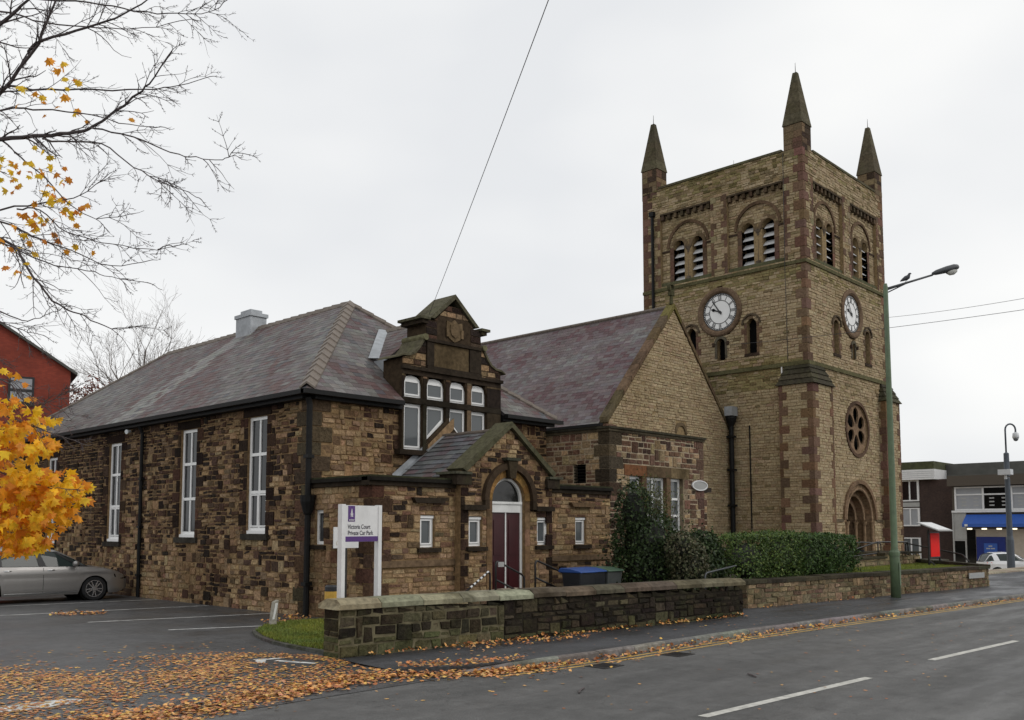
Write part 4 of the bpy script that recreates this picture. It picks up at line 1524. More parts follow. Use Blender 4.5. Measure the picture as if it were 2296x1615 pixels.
masonry(FV, [(.004, 0), (VX1 - VX0, 0), (VX1 - VX0, VZ), (.004, VZ)], [[(WU0, 1.8), (WU1, 1.8), (WU1, 3.5), (WU0, 3.5)]], rng, ch=(.11, .2), sw=(.16, .36), gap=.024, proud=(.004, .03),
        colf=vcol(8.0, .62), back=VB, double=.1, blocked=vq2 + vq3 + [(WU0 - .25, 3.5, WU1 + .3, 3.82)], stones=VS, chamf=.012)
VB.box((VX0 + .3, YV + .3, VZ - .1), (VX1 - .3, 20.1, VZ - .02)).box((VX1 - .3, YV + .36, 0), (VX1 - .02, 20.15, VZ))
wall_v = VB.build('wall', 'mortar_annex', vest)
emit(VS, wall_v, 'stone', 'rubble_stones', 'stone_hall', 300)
m = MB()
us_ = [WU0 - .25, WU0 + .85, WU0 + 2.1, WU1 + .3]
for a, b, c in zip(us_, us_[1:], ((.17, .075, .035), (.13, .085, .05), (.2, .14, .08))):
    MB().fbox(FV, a + .005, 3.505, b - .005, 3.815, -.02, .02, jit(c, rng, .1)).build('lintel', 'dressed', vest)
for a, b in ((WU0 - .12, WU0), (WU0 + .62, WU0 + .84), (WU0 + 1.86, WU0 + 2.08), (WU1 - .06, WU1 + .2)):
    MB().fbox(FV, a, 1.81, b, 3.495, -.3, .012, jit((.13, .08, .05) if b < WU1 else (.22, .17, .11), rng, .2)).build('mullion', 'dressed', vest)
for a, b, vb in ((WU0, WU0 + .62, []), (WU0 + .84, WU0 + 1.86, [WU0 + 1.3]), (WU0 + 2.08, WU1 - .06, [])):
    window(vest, FV, a + .002, 1.9, b - .002, 3.49, d=-.12, fr=.075, bars=[2.88, 2.37], vbars=vb, gmat='glass_grey')
MB().fbox(FV, WU0 - .15, 1.76, WU1 + .2, 1.895, -.3, .08, (.1, .07, .045)).build('sill', 'dressed', vest)
m = MB().fbox(FV, -.08, VZ + .001, VX1 - VX0 + .05, VZ + .07, -.35, .06, (.085, .07, .045)).fbox(FVL, 0, VZ + .001, 2.6, VZ + .07, -.3, .06, (.085, .07, .045))
m.fbox(FV, -.12, VZ + .071, VX1 - VX0 + .08, VZ + .13, -.35, .1, (.05, .045, .03)).fbox(FVL, 0, VZ + .071, 2.6, VZ + .13, -.3, .1, (.03, .028, .02))
m.build('coping', 'dressed', vest)
m = MB().fbox(FVL, 1.29, 3.28, 1.76, 3.82, -.25, -.2)
o = m.build('vent_recess', 'dark', vest)
for i in range(6):
    z = 3.31 + i * .088
    MB().prism(FVL, [(1.3, z), (1.75, z), (1.75, z + .02), (1.3, z + .02)], -.12, -.02).build('vent_slat', 'gutter_black', o)
# low stone pier at the right end
FLP = frame((VX1, 16.0, 0), (1, 0, 0))
PS = []
pb = MB()
masonry(FLP, [(0.02, .3), (.68, .3), (.68, 3.15), (0.02, 3.15)], [], rng, ch=(.13, .24), sw=(.18, .36), gap=.024, proud=(.004, .026), colf=vcol(15, .6), back=pb, thick=.7, stones=PS, chamf=.012)
o = pb.build('end_pier', 'mortar_annex', vest)
emit(PS, o, 'stone', 'pier_stones', 'stone_hall', 100)
MB().fbox(FLP, 0.02, 3.151, .85, 3.3, -.72, .08, (.045, .035, .028)).build('pier_cap', 'dressed', vest)
# oval plaque on the corner
FO = frame((VX1 - .28, YV - .03, 3.33), (1, 0, 0))
pl = thing('oval_plaque', 'white oval plaque on the stone vestry to the right of its windows', 'plaque', (VX1 - .28, YV - .03, 3.33))
MB().prism(FO, [(.43 * cos(i * pi / 16), .155 * sin(i * pi / 16)) for i in range(32)], 0, .03).build('plate', 'panel_grey', pl)
m = MB()
n = 32
for i in range(n):
    a, b = 2 * pi * i / n, 2 * pi * (i + 1) / n
    m.prism(FO, [(.40 * cos(a), .13 * sin(a)), (.44 * cos(a), .165 * sin(a)), (.44 * cos(b), .165 * sin(b)), (.40 * cos(b), .13 * sin(b))], .0, .045)
m.build('rim', 'fascia_white', pl)

# ------------------------------------------------------------------ church tower
rng = random.Random(44)
tower = thing('church_tower', 'square tan stone church tower with clock faces, louvred belfry and corner pinnacles', 'church tower', (38.8, 20.6, .5))
TX0, TX1, TY0, TY1, TZ = 34.75, 42.93, 16.66, 24.65, 17.66
FTL = frame((TX0, TY1, 0), (0, -1, 0))      # u = 24.65 - y
FTR = frame((TX0, TY0, 0), (1, 0, 0))       # u = x - 34.75
TS, TB = [], MB()
TWL, TWR = TY1 - TY0, TX1 - TX0
ul = lambda y: TY1 - y
panels = {0: [(ul(23.67), ul(21.02)), (ul(20.2), ul(17.56))], 1: [(35.62 - TX0, 38.42 - TX0), (39.26 - TX0, 42.1 - TX0)]}
PZ0, PZ1 = 13.02, 16.38
lanc = {0: [(ul(19.35), ul(18.9), 9.36, 10.62), (ul(22.3), ul(21.86), 9.36, 10.62)], 1: [(37.24 - TX0, 37.72 - TX0, 9.38, 10.6), (40.46 - TX0, 40.94 - TX0, 9.36, 10.6)]}
niche = {0: (ul(20.8), ul(20.4), 9.32, 9.98), 1: (39.0 - TX0, 39.3 - TX0, 9.4, 9.92)}
clk = {0: (ul(20.63), 11.37), 1: (39.05 - TX0, 11.36)}
ROSE = (39.3 - TX0, 6.3)
POR = (39.3 - TX0, 2.36)
SILL, STR = 12.86, 8.66
cols = {0: tower_col(5.0, lambda u, v: .3 * sm(16.2, 17.6, v) + .22 * sm(12.5, 13.2, v) + .06, lambda u, v: .8 * sm(11.6, 12.8, v) * (v < 12.9) + .55 * sm(16.4, 17.6, v) + .5 * sm(9.4, 8.7, v) * (v > 7.8)),
        1: tower_col(9.0, lambda u, v: .04 + .15 * sm(12.5, 13.2, v) + .3 * sm(9.0, 8.6, v) * sm(7.0, 8.4, v), lambda u, v: .45 * sm(11.8, 12.8, v) * (v < 12.9) + .3 * sm(16.6, 17.6, v))}
# corner blocks at the near corner and the far ones
qcol = lambda u, v, r: jit(QR if r.random() < .75 else (.17, .1, .06), r, .28)
ql, qr = quoins(FTL, TWL, FTR, 0, STR + .1, TZ, rng, qcol, TS, h=(.3, .46), l=(.2, .42), s1=-1, s2=1, proud=.022)
F_far = frame((TX0, TY1, 0), (-1, 0, 0))
F_farR = frame((TX1, TY0, 0), (0, 1, 0))
ql2 = [(0, z * .38 + 8.8, (.3, .55)[z % 2], z * .38 + 9.18) for z in range(23)]
qr2 = [(TWR - (.3, .55)[z % 2], z * .38 + .6, TWR, z * .38 + .98) for z in range(45)]
for F, bl in ((FTL, ql2), (FTR, qr2)):
    for a, z0, b, z1 in bl:
        TS.append((stone(F, (a + .006, z0 + .006), (b - .006, z0 + .006), (b - .006, z1 - .006), (a + .006, z1 - .006), -.02, .02, .008, rng), qcol(0, 0, rng)))
for k, F, Wd, bq in ((0, FTL, TWL, ql + ql2), (1, FTR, TWR, qr + qr2)):
    hs = [[(a, PZ0), (b, PZ0), (b, PZ1), (a, PZ1)] for a, b in panels[k]]
    blk = list(bq)
    for a, b, z0, zs in lanc[k]:
        hs.append(arch_poly(a, b, z0, zs, 10))
    a, b, z0, zs = niche[k]
    hs.append(arch_poly(a, b, z0, zs, 8))
    cu_, cv_ = clk[k]
    hs.append([(cu_ + 1.02 * cos(i * pi / 16), cv_ + 1.02 * sin(i * pi / 16)) for i in range(32)])
    if k == 1:
        hs.append([(ROSE[0] + 1.1 * cos(i * pi / 16), ROSE[1] + 1.1 * sin(i * pi / 16)) for i in range(32)])
        hs.append(arch_poly(POR[0] - 1.55, POR[0] + 1.55, .5, POR[1], 18))
        outl = [(.004, .5), (Wd, .5), (Wd, TZ), (.004, TZ)]
    else:
        outl = [(0, 5.4), (ul(20.15), 5.4), (ul(20.15), .5), (Wd - .004, .5), (Wd - .004, TZ), (0, TZ)]
    # red jamb stones beside lancets and between panels
    for a, b, z0, zs in lanc[k]:
        for s in (-1, 1):
            z, q = z0 - .05, 0
            while z < zs:
                w = (.12, .26)[q % 2]
                e = b if s > 0 else a
                u0, u1 = (e, e + w) if s > 0 else (e - w, e)
                TS.append((stone(F, (u0 + .005, z + .005), (u1 - .005, z + .005), (u1 - .005, z + .28), (u0 + .005, z + .28), -.02, .016, .007, rng), jit(QR, rng, .25)))
                blk.append((u0, z, u1, z + .285))
                z += .285
                q += 1
    for a, b in panels[k]:
        for s in (-1, 1):
            z, q = PZ0, 0
            while z < PZ1 - .05:
                w = (.16, .3)[q % 2]
                e = b if s > 0 else a
                u0, u1 = (e, e + w) if s > 0 else (e - w, e)
                if u0 > .5 and u1 < Wd - .3:
                    TS.append((stone(F, (u0 + .005, z + .005), (u1 - .005, z + .005), (u1 - .005, z + .29), (u0 + .005, z + .29), -.02, .014, .007, rng), jit(QR if rng.random() < .7 else T3, rng, .25)))
                    blk.append((u0, z, u1, z + .295))
                z += .295
                q += 1
    masonry(F, outl, hs, rng, rough=.008, ch=(.09, .145), sw=(.16, .44), gap=.012, proud=(.0, .032), colf=cols[k], back=TB, thick=.3, blocked=blk, stones=TS)
    # recessed belfry panels
    for a, b in panels[k]:
        FPn = (F[0] - F[3] * .16, F[1], F[2], F[3])
        c0 = (a + b) / 2 + (.06 if k == 0 else -.1)
        lts = [(c0 - .76, c0 - .2), (c0 + .2, c0 + .76)]
        if k == 1:
            lts = [(c0 - .78, c0 - .2), (c0 + .2, c0 + .78)]
        zs = 14.78
        hp = [arch_poly(x0, x1, 13.2, zs, 12) for x0, x1 in lts]
        bk = [(x0 - .02, zs, x1 + .02, zs + .3) for x0, x1 in lts] + [(lts[0][0] - .22, 13.0, lts[0][0], 14.7), (lts[1][1], 13.0, lts[1][1] + .22, 14.7), (lts[0][1], 13.0, lts[1][0], 14.9)]
        masonry(FPn, [(a, PZ0), (b, PZ0), (b, PZ1), (a, PZ1)], hp, rng, rough=.008, ch=(.09, .14), sw=(.16, .42), gap=.012, proud=(.0, .028), colf=cols[k], back=TB, thick=.35, blocked=bk, stones=TS)
        w = MB()
        for x0, x1 in lts:                    # light surrounds
            w.ring(FPn, (x0 + x1) / 2, zs, (x1 - x0) / 2 + .002, (x1 - x0) / 2 + .17, 0, pi, -.02, .02, 12, jit((.17, .12, .07), rng, .15))
        for s, x in ((-1, lts[0][0]), (1, lts[1][1])):
            z = 13.2
            while z < 14.74:
                h = min(.32, 14.775 - z)
                w.fbox(FPn, min(x, x + s * .2), z + .004, max(x, x + s * .2), z + h - .004, -.3, .022, jit(QR, rng, .25))
                z += h
        win = w.build('belfry_window', 'dressed', tower)
        MB().ring(FPn, c0, zs, .97, 1.1, 0, pi, -.02, .07, 26, (.14, .09, .055), 1.02).build('hood_mould', 'dressed', win)
        m = MB().fbox(FPn, a + .01, 14.62, lts[0][0] - .21, 14.7, -.02, .05, QD).fbox(FPn, lts[1][1] + .21, 14.62, b - .01, 14.7, -.02, .05, QD)
        m.build('impost_band', 'dressed', win)
        fx = frame(fp(FPn, c0, 0, -.1), F[1], F[3])
        # column with capital and base
        m = MB()
        base = Vector(fp(FPn, c0, 13.2, -.08))
        for z0, z1, r0, r1, n in ((0, .12, .16, .15, 10), (.12, 1.22, .085, .08, 12), (1.22, 1.3, .1, .1, 10), (1.3, 1.48, .1, .18, 8)):
            m.tube([base + Vector((0, 0, z0)), base + Vector((0, 0, z1))], [r0, r1], n)
            for i in range(len(m.c) - n - 2, len(m.c)):
                m.c[i] = (.15, .12, .09)
        m.fbox(FPn, c0 - .2, 14.68, c0 + .2, 14.78, -.3, .03, (.14, .1, .06))
        m.build('column', 'dressed', win, smooth=False)
        for x0, x1 in lts:
            for i in range(5):
                z = 13.24 + i * .36
                ins = .0 if z < 14.6 else .07
                q = [fp(FPn, x0 + ins, z, -.06), fp(FPn, x1 - ins, z, -.06), fp(FPn, x1 - ins, z + .23, -.3), fp(FPn, x0 + ins, z + .23, -.3)]
                lo = [(p[0], p[1], p[2] - .03) for p in q]
                MB().add(q + lo, [(0, 1, 2, 3), (7, 6, 5, 4), (0, 4, 5, 1), (1, 5, 6, 2), (2, 6, 7, 3), (3, 7, 4, 0)]).build('louvre_slat', 'louvre', win)
        # corbel table under the head of the panel
        n = 8
        for i in range(n):
            u = a + .12 + (b - a - .24) * i / (n - 1)
            MB().fbox(F, u - .07, PZ1 - .24, u + .07, PZ1 - .02, -.15, .01, jit((.1, .07, .045), rng, .3)).build('corbel', 'dressed', tower)
        MB().fbox(F, a, PZ1 - .019, b, PZ1 + .06, -.15, .035, (.075, .055, .035)).build('corbel_band', 'dressed', tower)
    # strings and sill ledge
    for z0, z1, d, c in ((SILL - .06, SILL + .08, .07, (.11, .10, .05)), (STR - .06, STR + .1, .08, (.12, .11, .055))):
        u0 = 0 if not (k == 0 and z0 < 9) else ul(22.5)
        MB().prism(F, [(u0, z0), (Wd + (d if k == 0 else 0), z0), (Wd + (d if k == 0 else 0), z1), (u0, z1)], -.02, d - .002 * k, c).build('string_course', 'mossy_coping', tower)
    for a, b in panels[k]:
        MB().prism(F, [(a + .005, PZ0 - .06), (b - .005, PZ0 - .06), (b - .005, PZ0 + .17), (a + .005, PZ0 + .17)], -.16, -.06, (.10, .10, .055)).build('panel_sill', 'mossy_coping', tower)
    # lancets, niche
    for a, b, z0, zs in lanc[k]:
        o = MB().prism(F, arch_poly(a + .003, b - .003, z0 + .003, zs, 10), -.28, -.24).build('lancet_window', 'dark', tower)
        MB().ring(F, (a + b) / 2, zs, (b - a) / 2 + .003, (b - a) / 2 + .14, 0, pi, -.02, .02, 12, (.17, .12, .075)).ring(F, (a + b) / 2, zs, (b - a) / 2 + .145, (b - a) / 2 + .22, 0, pi, -.02, .08, 14, (.10, .075, .05)).build('hood_mould', 'dressed', o)
        MB().fbox(F, a - .12, z0 - .12, b + .12, z0, -.24, .05, QD).build('sill', 'dressed', o)
    a, b, z0, zs = niche[k]
    o = MB().prism(F, arch_poly(a + .003, b - .003, z0 + .003, zs, 8), -.28, -.24).build('niche', 'dark', tower)
    m = MB().ring(F, (a + b) / 2, zs, (b - a) / 2 + .003, (b - a) / 2 + .12, 0, pi, -.02, .06, 10, (.12, .105, .075))
    for s in (-1, 1):
        e = a if s < 0 else b
        m.fbox(F, min(e, e + s * .1), z0, max(e, e + s * .1), zs - .004, -.02, .04, (.13, .11, .08)).fbox(F, min(e + s * .1, e + s * .2), zs - .1, max(e + s * .1, e + s * .2), zs + .05, -.02, .1, QD)
    m.build('niche_surround', 'dressed', o)
    # clock
    o = MB().lathe(F, cu_, cv_, [(1.08, -.05), (1.08, .07), (1.02, .11), (.92, .11), (.84, .05), (.825, .0), (.825, -.1)], 48, (.17, .115, .075)).build('clock', 'dressed', tower)
    MB().lathe(F, cu_, cv_, [(.822, -.12), (.822, .005)], 48).build('clock_dial', 'upvc', o)
    m = MB()
    ringc = lambda r0, r1, d=.012: m.ring(F, cu_, cv_, r0, r1, 0, 2 * pi, .006, d, 60)
    ringc(.80, .822, .013)
    ringc(.735, .755)
    ringc(.495, .525)
    ringc(.755, .80, .009)

    def bar(r0, r1, ang, w, off=0.0, off1=None):
        """a stroke from radius r0 to r1 at clock angle ang (clockwise from 12), shifted sideways"""
        off1 = off if off1 is None else off1
        s_, c_ = sin(ang), cos(ang)
        P = lambda r, o_: (cu_ + s_ * r + c_ * o_, cv_ + c_ * r - s_ * o_)
        m.prism(F, [P(r0, off - w), P(r0, off + w), P(r1, off1 + w), P(r1, off1 - w)][::-1], .006, .0125)
    ROM = ['XII', 'I', 'II', 'III', 'IIII', 'V', 'VI', 'VII', 'VIII', 'IX', 'X', 'XI']
    wid = {'I': .045, 'V': .085, 'X': .09}
    for h, txt in enumerate(ROM):
        ang = 2 * pi * h / 12
        tw_ = sum(wid[ch_] for ch_ in txt)
        x = -tw_ / 2
        for ch_ in txt:
            w_ = wid[ch_]
            c_ = x + w_ / 2
            if ch_ == 'I':
                bar(.53, .735, ang, .012, c_)
            elif ch_ == 'V':
                bar(.53, .735, ang, .012, c_, c_ - w_ * .36)
                bar(.53, .735, ang, .008, c_, c_ + w_ * .36)
            else:
                bar(.53, .735, ang, .012, c_ + w_ * .36, c_ - w_ * .36)
                bar(.53, .735, ang, .008, c_ - w_ * .36, c_ + w_ * .36)
            x += w_
    m.build('numerals', 'trim_black', o)
    m = MB()
    for i in range(60):
        a_ = 2 * pi * i / 60
        m.lathe(F, cu_ + .7775 * sin(a_), cv_ + .7775 * cos(a_), [(.017, .008), (.017, .016)], 6)
    m.build('minute_dots', 'upvc', o)
    m = MB()
    a_ = 2 * pi * 54.3 / 60
    bar(-.14, .62, a_, .026)
    m.v = [tuple(Vector(v) + F[3] * .03) for v in m.v]
    m.build('minute_hand', 'trim_black', o)
    m = MB()
    a_ = 2 * pi * 9.75 / 12
    bar(-.1, .44, a_, .03)
    m.lathe(F, cu_ + .33 * sin(a_), cv_ + .33 * cos(a_), [(.075, .006), (.075, .0125)], 8)
    m.lathe(F, cu_, cv_, [(.06, .004), (.06, .03)], 12)
    m.v = [tuple(Vector(v) + F[3] * .018) for v in m.v]
    m.build('hour_hand', 'trim_black', o)

# a solid box coloured dark as the unlit inside, the other two walls, the roof behind the parapet
MB().box((TX0 + .62, TY0 + 1.0, .5), (TX1 - .35, TY1 - .35, TZ - .9)).build('shade_core', 'dark', tower)
TB.box((TX0 + .31, TY1 - .34, .5), (TX1 - .31, TY1 - .001, TZ)).box((TX1 - .3, TY0 + .31, .5), (TX1 - .001, TY1, TZ - .001))
wall_t = TB.build('wall', 'mortar_tower', tower)
# parapet coping lengths
for F, Wd in ((FTL, TWL), (FTR, TWR)):
    n = 8
    for i in range(n):
        a, b = .9 + (Wd - 1.8) * i / n, .9 + (Wd - 1.8) * (i + 1) / n - .008
        MB().fbox(F, a, TZ + .001, b, TZ + .1, -.4, .05, jit((.11, .1, .06), rng, .2)).build('coping_stone', 'mossy_coping', tower)
# pinnacles
for px_, py_ in ((TX0, TY0), (TX1 - .8, TY0), (TX0, TY1 - .8), (TX1 - .8, TY1 - .8)):
    o = MB().box((px_ - .01, py_ - .01, TZ - .35), (px_ + .81, py_ + .81, TZ + 1.05), (.145, .10, .06)).build('pinnacle', 'stone_tower', tower)
    for F_ in (frame((px_ - .01, py_ + .81, 0), (0, -1, 0)), frame((px_ - .01, py_ - .01, 0), (1, 0, 0))):
        st = []
        masonry(F_, [(.002, TZ - .3), (.818, TZ - .3), (.818, TZ + 1.03), (.002, TZ + 1.03)], [], rng, ch=(.2, .3), sw=(.22, .5), gap=.012, proud=(.004, .014), colf=lambda u, v, r: jit((QR, (.2, .145, .085), QD)[r.randrange(3)], r, .2), stones=st)
        for vv_, c_ in st:
            MB().add(vv_, SF, c_).build('stone', 'stone_tower', o)
    cx_, cy_, zb = px_ + .4, py_ + .4, TZ + 1.051
    m = MB()
    for i in range(5):
        t0, t1 = i / 5, (i + 1) / 5
        r0, r1 = .445 * (1 - t0) + .09 * t0, .445 * (1 - t1) + .09 * t1
        z0, z1 = zb + 2.35 * t0, zb + 2.35 * t1 - .004
        m.add([(cx_ + sx * r, cy_ + sy * r, z) for r, z in ((r0, z0), (r1, z1)) for sx, sy in ((-1, -1), (1, -1), (1, 1), (-1, 1))],
              [(0, 3, 2, 1), (4, 5, 6, 7), (0, 1, 5, 4), (1, 2, 6, 5), (2, 3, 7, 6), (3, 0, 4, 7)], jit((.1, .085, .055), rng, .15))
    m.build('pinnacle_cap', 'mossy_coping', o)
    MB().tube([(cx_, cy_, zb + 2.33), (cx_, cy_, zb + 2.8)], [.018, .008], 6).build('lightning_rod', 'rail_black', o)
# clasping corner buttresses with weathered stone tops
for bx0, bx1, by0, by1 in ((TX0 - .32, TX0 + 1.5, TY0 - .32, TY0 + 1.15), (TX1 - 1.2, TX1 + .42, TY0 - .32, TY0 + 1.15)):
    bb = MB()
    st = []
    Fa, Fb = frame((bx0, by1, 0), (0, -1, 0)), frame((bx0, by0, 0), (1, 0, 0))
    wa, wb = by1 - by0, bx1 - bx0
    zt = 7.78
    qa, qb_ = quoins(Fa, wa, Fb, 0, .5, zt, rng, qcol, st, h=(.3, .42), l=(.22, .5), s1=-1, s2=1, proud=.022)
    ea, eb = [], []
    z, q = .5, 0
    while z < zt - .1:
        h = min(rng.uniform(.28, .42), zt - z)
        w = (.16, .42)[q % 2] * rng.uniform(.85, 1.15)
        for F_, u0, u1, lst in ((Fa, 0, w, ea), (Fb, wb - w * .8, wb, eb)):
            st.append((stone(F_, (u0 + .006, z + .006), (u1 - .006, z + .006), (u1 - .006, z + h - .006), (u0 + .006, z + h - .006), -.02, .02, .008, rng), qcol(0, 0, rng)))
            lst.append((u0, z, u1, z + h))
        z += h
        q += 1
    masonry(Fa, [(0, .5), (wa - .004, .5), (wa - .004, zt), (0, zt)], [], rng, rough=.008, ch=(.09, .145), sw=(.16, .42), gap=.012, proud=(.002, .024), colf=tower_col(15), back=bb, thick=.33, blocked=qa + ea, stones=st)
    masonry(Fb, [(.004, .5), (wb, .5), (wb, zt), (.004, zt)], [], rng, rough=.008, ch=(.09, .145), sw=(.16, .42), gap=.012, proud=(.002, .024), colf=tower_col(19), back=bb, thick=.33, blocked=qb_ + eb, stones=st)
    if bx1 > TX1:
        bb.box((TX1 + .02, TY0 - .0, .5), (bx1 - .01, by1 - .01, zt))
    o = bb.build('buttress', 'mortar_tower', tower)
    TS += st
    for i in range(4):
        t0, t1 = i / 4, (i + 1) / 4
        e0, e1 = .07 * (1 - t0) - .3 * t0 + .04, .07 * (1 - t1) - .3 * t1
        z0, z1 = zt + .001 + .9 * t0, zt + .9 * t1
        mk = lambda e: [(bx0 - e, by0 - e), (bx1 + e if bx1 > TX1 else bx1 + e * .9, by0 - e), (bx1 + e if bx1 > TX1 else bx1 + e * .9, by1 + e * .8), (bx0 - e, by1 + e * .8)]
        MB().add([(x, y, z0) for x, y in mk(e0)] + [(x, y, z1) for x, y in mk(e1)], [(0, 3, 2, 1), (4, 5, 6, 7), (0, 1, 5, 4), (1, 2, 6, 5), (2, 3, 7, 6), (3, 0, 4, 7)],
                 jit((.06, .052, .036), rng, .2)).build('weathering_stone', 'mossy_coping', o)
# rose window
ro = MB().ring(FTR, *ROSE, 1.1, 1.24, 0, 2 * pi, -.02, .06, 40, (.12, .075, .05)).build('rose_window', 'dressed', tower)
tr = MB()
pet = []
for i in range(6):
    a = pi / 2 + i * pi / 3
    pet.append([(ROSE[0] + cos(a) * (.6 + .35 * cos(t)) - sin(a) * .26 * (1 + .25 * cos(t)) * sin(t), ROSE[1] + sin(a) * (.6 + .35 * cos(t)) + cos(a) * .26 * (1 + .25 * cos(t)) * sin(t)) for t in [j * pi / 8 for j in range(16)]])
st = []
masonry(FTR, [(ROSE[0] + 1.098 * cos(i * pi / 20), ROSE[1] + 1.098 * sin(i * pi / 20)) for i in range(40)], pet, random.Random(1), ch=(.035, .045), sw=(5, 6), colf=lambda u, v, r: (0, 0, 0), back=tr, thick=.07, stones=[])
tr.v = [tuple(Vector(v) - FTR[3] * .04) for v in tr.v]
tr.c = [(.24, .16, .10)] * len(tr.c)
tr.build('tracery', 'dressed', ro)
MB().lathe(FTR, *ROSE, [(1.08, -.26), (1.08, -.22)], 32).build('pane', 'dark', ro)
# portal: stepped round-arched orders with shafts
por = MB().ring(FTR, *POR, 1.552, 1.72, 0, pi, -.02, .1, 30, (.2, .13, .08)).build('portal', 'dressed', tower)
steps = [(1.5, 1.3, -.02), (1.28, 1.05, -.28), (1.03, .8, -.56)]
for r1, r0, d in steps:
    n = 17
    m = MB()
    for i in range(n):
        m.ring(FTR, *POR, r0, r1 + .05, pi * i / n + .004, pi * (i + 1) / n - .004, d - .35, d, 3, jit((.27, .18, .11), rng, .15))
    m.build('arch_order', 'dressed', por)
    m = MB()
    for i in range(24):
        a, b = pi * i / 24, pi * (i + 1) / 24
        m.tube([fp(FTR, POR[0] + r0 * cos(t) * 1.02, POR[1] + r0 * sin(t) * 1.02, d + .01) for t in (a, b)], .055, 6, (.32, .22, .14), cap=False)
    m.build('roll_mould', 'dressed', por)
    for s in (-1, 1):
        m = MB().fbox(FTR, POR[0] + min(s * r0, s * (r1 + .05)), .5, POR[0] + max(s * r0, s * (r1 + .05)), POR[1], d - .35, d, jit((.25, .165, .1), rng, .15))
        m.build('jamb', 'dressed', por)
        b_ = Vector(fp(FTR, POR[0] + s * r0 * 1.01, .5, d + .02))
        m = MB()
        for z0, z1, ra, rb in ((0, .2, .13, .1), (.2, 1.6, .075, .075), (1.6, 1.78, .08, .13)):
            m.tube([b_ + Vector((0, 0, z0)), b_ + Vector((0, 0, z1))], [ra, rb], 10, (.3, .205, .125))
        m.build('shaft', 'dressed', por)
for a, b in ((1.2, POR[0] - 1.73), (POR[0] + 1.73, TWR - 1.2)):
    MB().fbox(FTR, a if a > 1.6 else 1.52, POR[1] - .1, b, POR[1] + .02, -.02, .05, (.13, .1, .065)).build('impost_band', 'dressed', tower)
MB().prism(FTR, arch_poly(POR[0] - .8, POR[0] + .8, .5, POR[1], 16), -.95, -.9).build('door', 'dark', por)
emit(TS, wall_t, 'stone', 'wall_stones', 'stone_tower', 300)
# pipes and cable on the tower
m = MB().tube([(TX0 - .09, 24.05, 16.45), (TX0 - .09, 24.05, 11.0)], .07, 8).box((TX0 - .2, 23.93, 16.4), (TX0 - .01, 24.17, 16.62))
m.build('downpipe', 'gutter_black', tower)
MB().tube([(TX0 - .05, 19.3, 6.3), (TX0 - .05, 19.28, .6)], .03, 6).build('downpipe', 'gutter_black', tower)
MB().tube([(TX0 - .04, 17.5, 17.6), (TX0 - .1, 17.5, 12.9), (TX0 - .04, 17.5, 8.8)], .012, 5).build('lightning_conductor', 'rail_black', tower)
MB().box((TX0 - .07, 17.75, 8.2), (TX0 - .02, 17.8, 8.75)).build('conductor_clip', 'upvc', tower)

# ------------------------------------------------------------------ garden walls
def garden_wall(name, label, a, b, h0, h1, thick, rng, colf, cope, ncope, left_end=True, gap=.014, cw=.1, ch_=(.09, .19), sw=(.16, .46), moss='dressed', n=300, base=-.06, dark_from=False):
    a, b = Vector((*a, 0)), Vector((*b, 0))
    L = (b - a).length
    U = (b - a).normalized()
    F = frame(a, U)
    t = thing(name, label, 'wall', tuple((a + b) / 2))
    bk, st = MB(), []
    cut = 3.35 if dark_from else L
    hc = h0 + (h1 - h0) * cut / L
    kw = dict(rough=.018, ch=ch_, sw=sw, gap=gap, proud=(.0, .036), colf=colf, thick=thick, double=.14, stones=st, chamf=.012)
    masonry(F, [(.004, base), (cut, base), (cut, hc), (.004, h0)], [], rng, back=bk, **kw)
    if dark_from:
        b2_ = MB()
        masonry(F, [(cut, base), (L, base), (L, h1), (cut, hc)], [], rng, back=b2_, **kw)
        b2_.build('wall_core', 'mortar_black', t)
    if left_end:
        FE = frame(a - F[3] * thick, F[3])
        masonry(FE, [(0, base), (thick - .004, base), (thick - .004, h0), (0, h0)], [], rng, rough=.014, ch=ch_, sw=sw, gap=gap, proud=(.004, .02), colf=colf, stones=st, chamf=.012)
    w = bk.build('wall_core', 'mortar_garden', t)
    emit(st, w, 'stone', 'wall_stones', 'stone_garden', n)
    for i in range(ncope):
        u0, u1 = -.07 + (L + .12) * i / ncope, -.07 + (L + .12) * (i + 1) / ncope - .012
        za, zb = h0 + (h1 - h0) * i / ncope, h0 + (h1 - h0) * (i + 1) / ncope
        dz = rng.uniform(-.008, .008)
        rows = cope
        vs1 = []
        for u, z in ((u0, za), (u1, zb)):
            for d, hh in rows:
                end = .07 if (i == 0 and u == u0 and left_end and hh > .07) else 0
                vs1.append(fp(F, u + end, z + hh + dz, d))
        k = len(rows)
        MB().add(vs1, [(j, k + j, k + (j + 1) % k, (j + 1) % k) for j in range(k)] + [tuple(range(k))[::-1], tuple(range(k, 2 * k))],
                 jit((.06, .052, .035) if cw is None else (.27, .245, .175) if u0 < 3.4 else (.12, .1, .07), rng, .25)).build('coping_stone', moss, t)
    return t, F, L


rng = random.Random(55)


def gw1(u, v, r):
    n = noise.noise(Vector((u * .9, v * .9, 2)))
    if u < 3.3:
        c = (.034, .027, .018) if r.random() < .65 else (.075, .062, .038)
        if v < .3:
            c = (.095, .09, .045)
    else:
        c = (.026, .02, .015) if r.random() + n * .4 < .66 else (.048, .037, .025) if r.random() < .7 else (.085, .068, .043)
        if v < .16:
            c = (.06, .06, .03)
    return jit(c, r, .3)


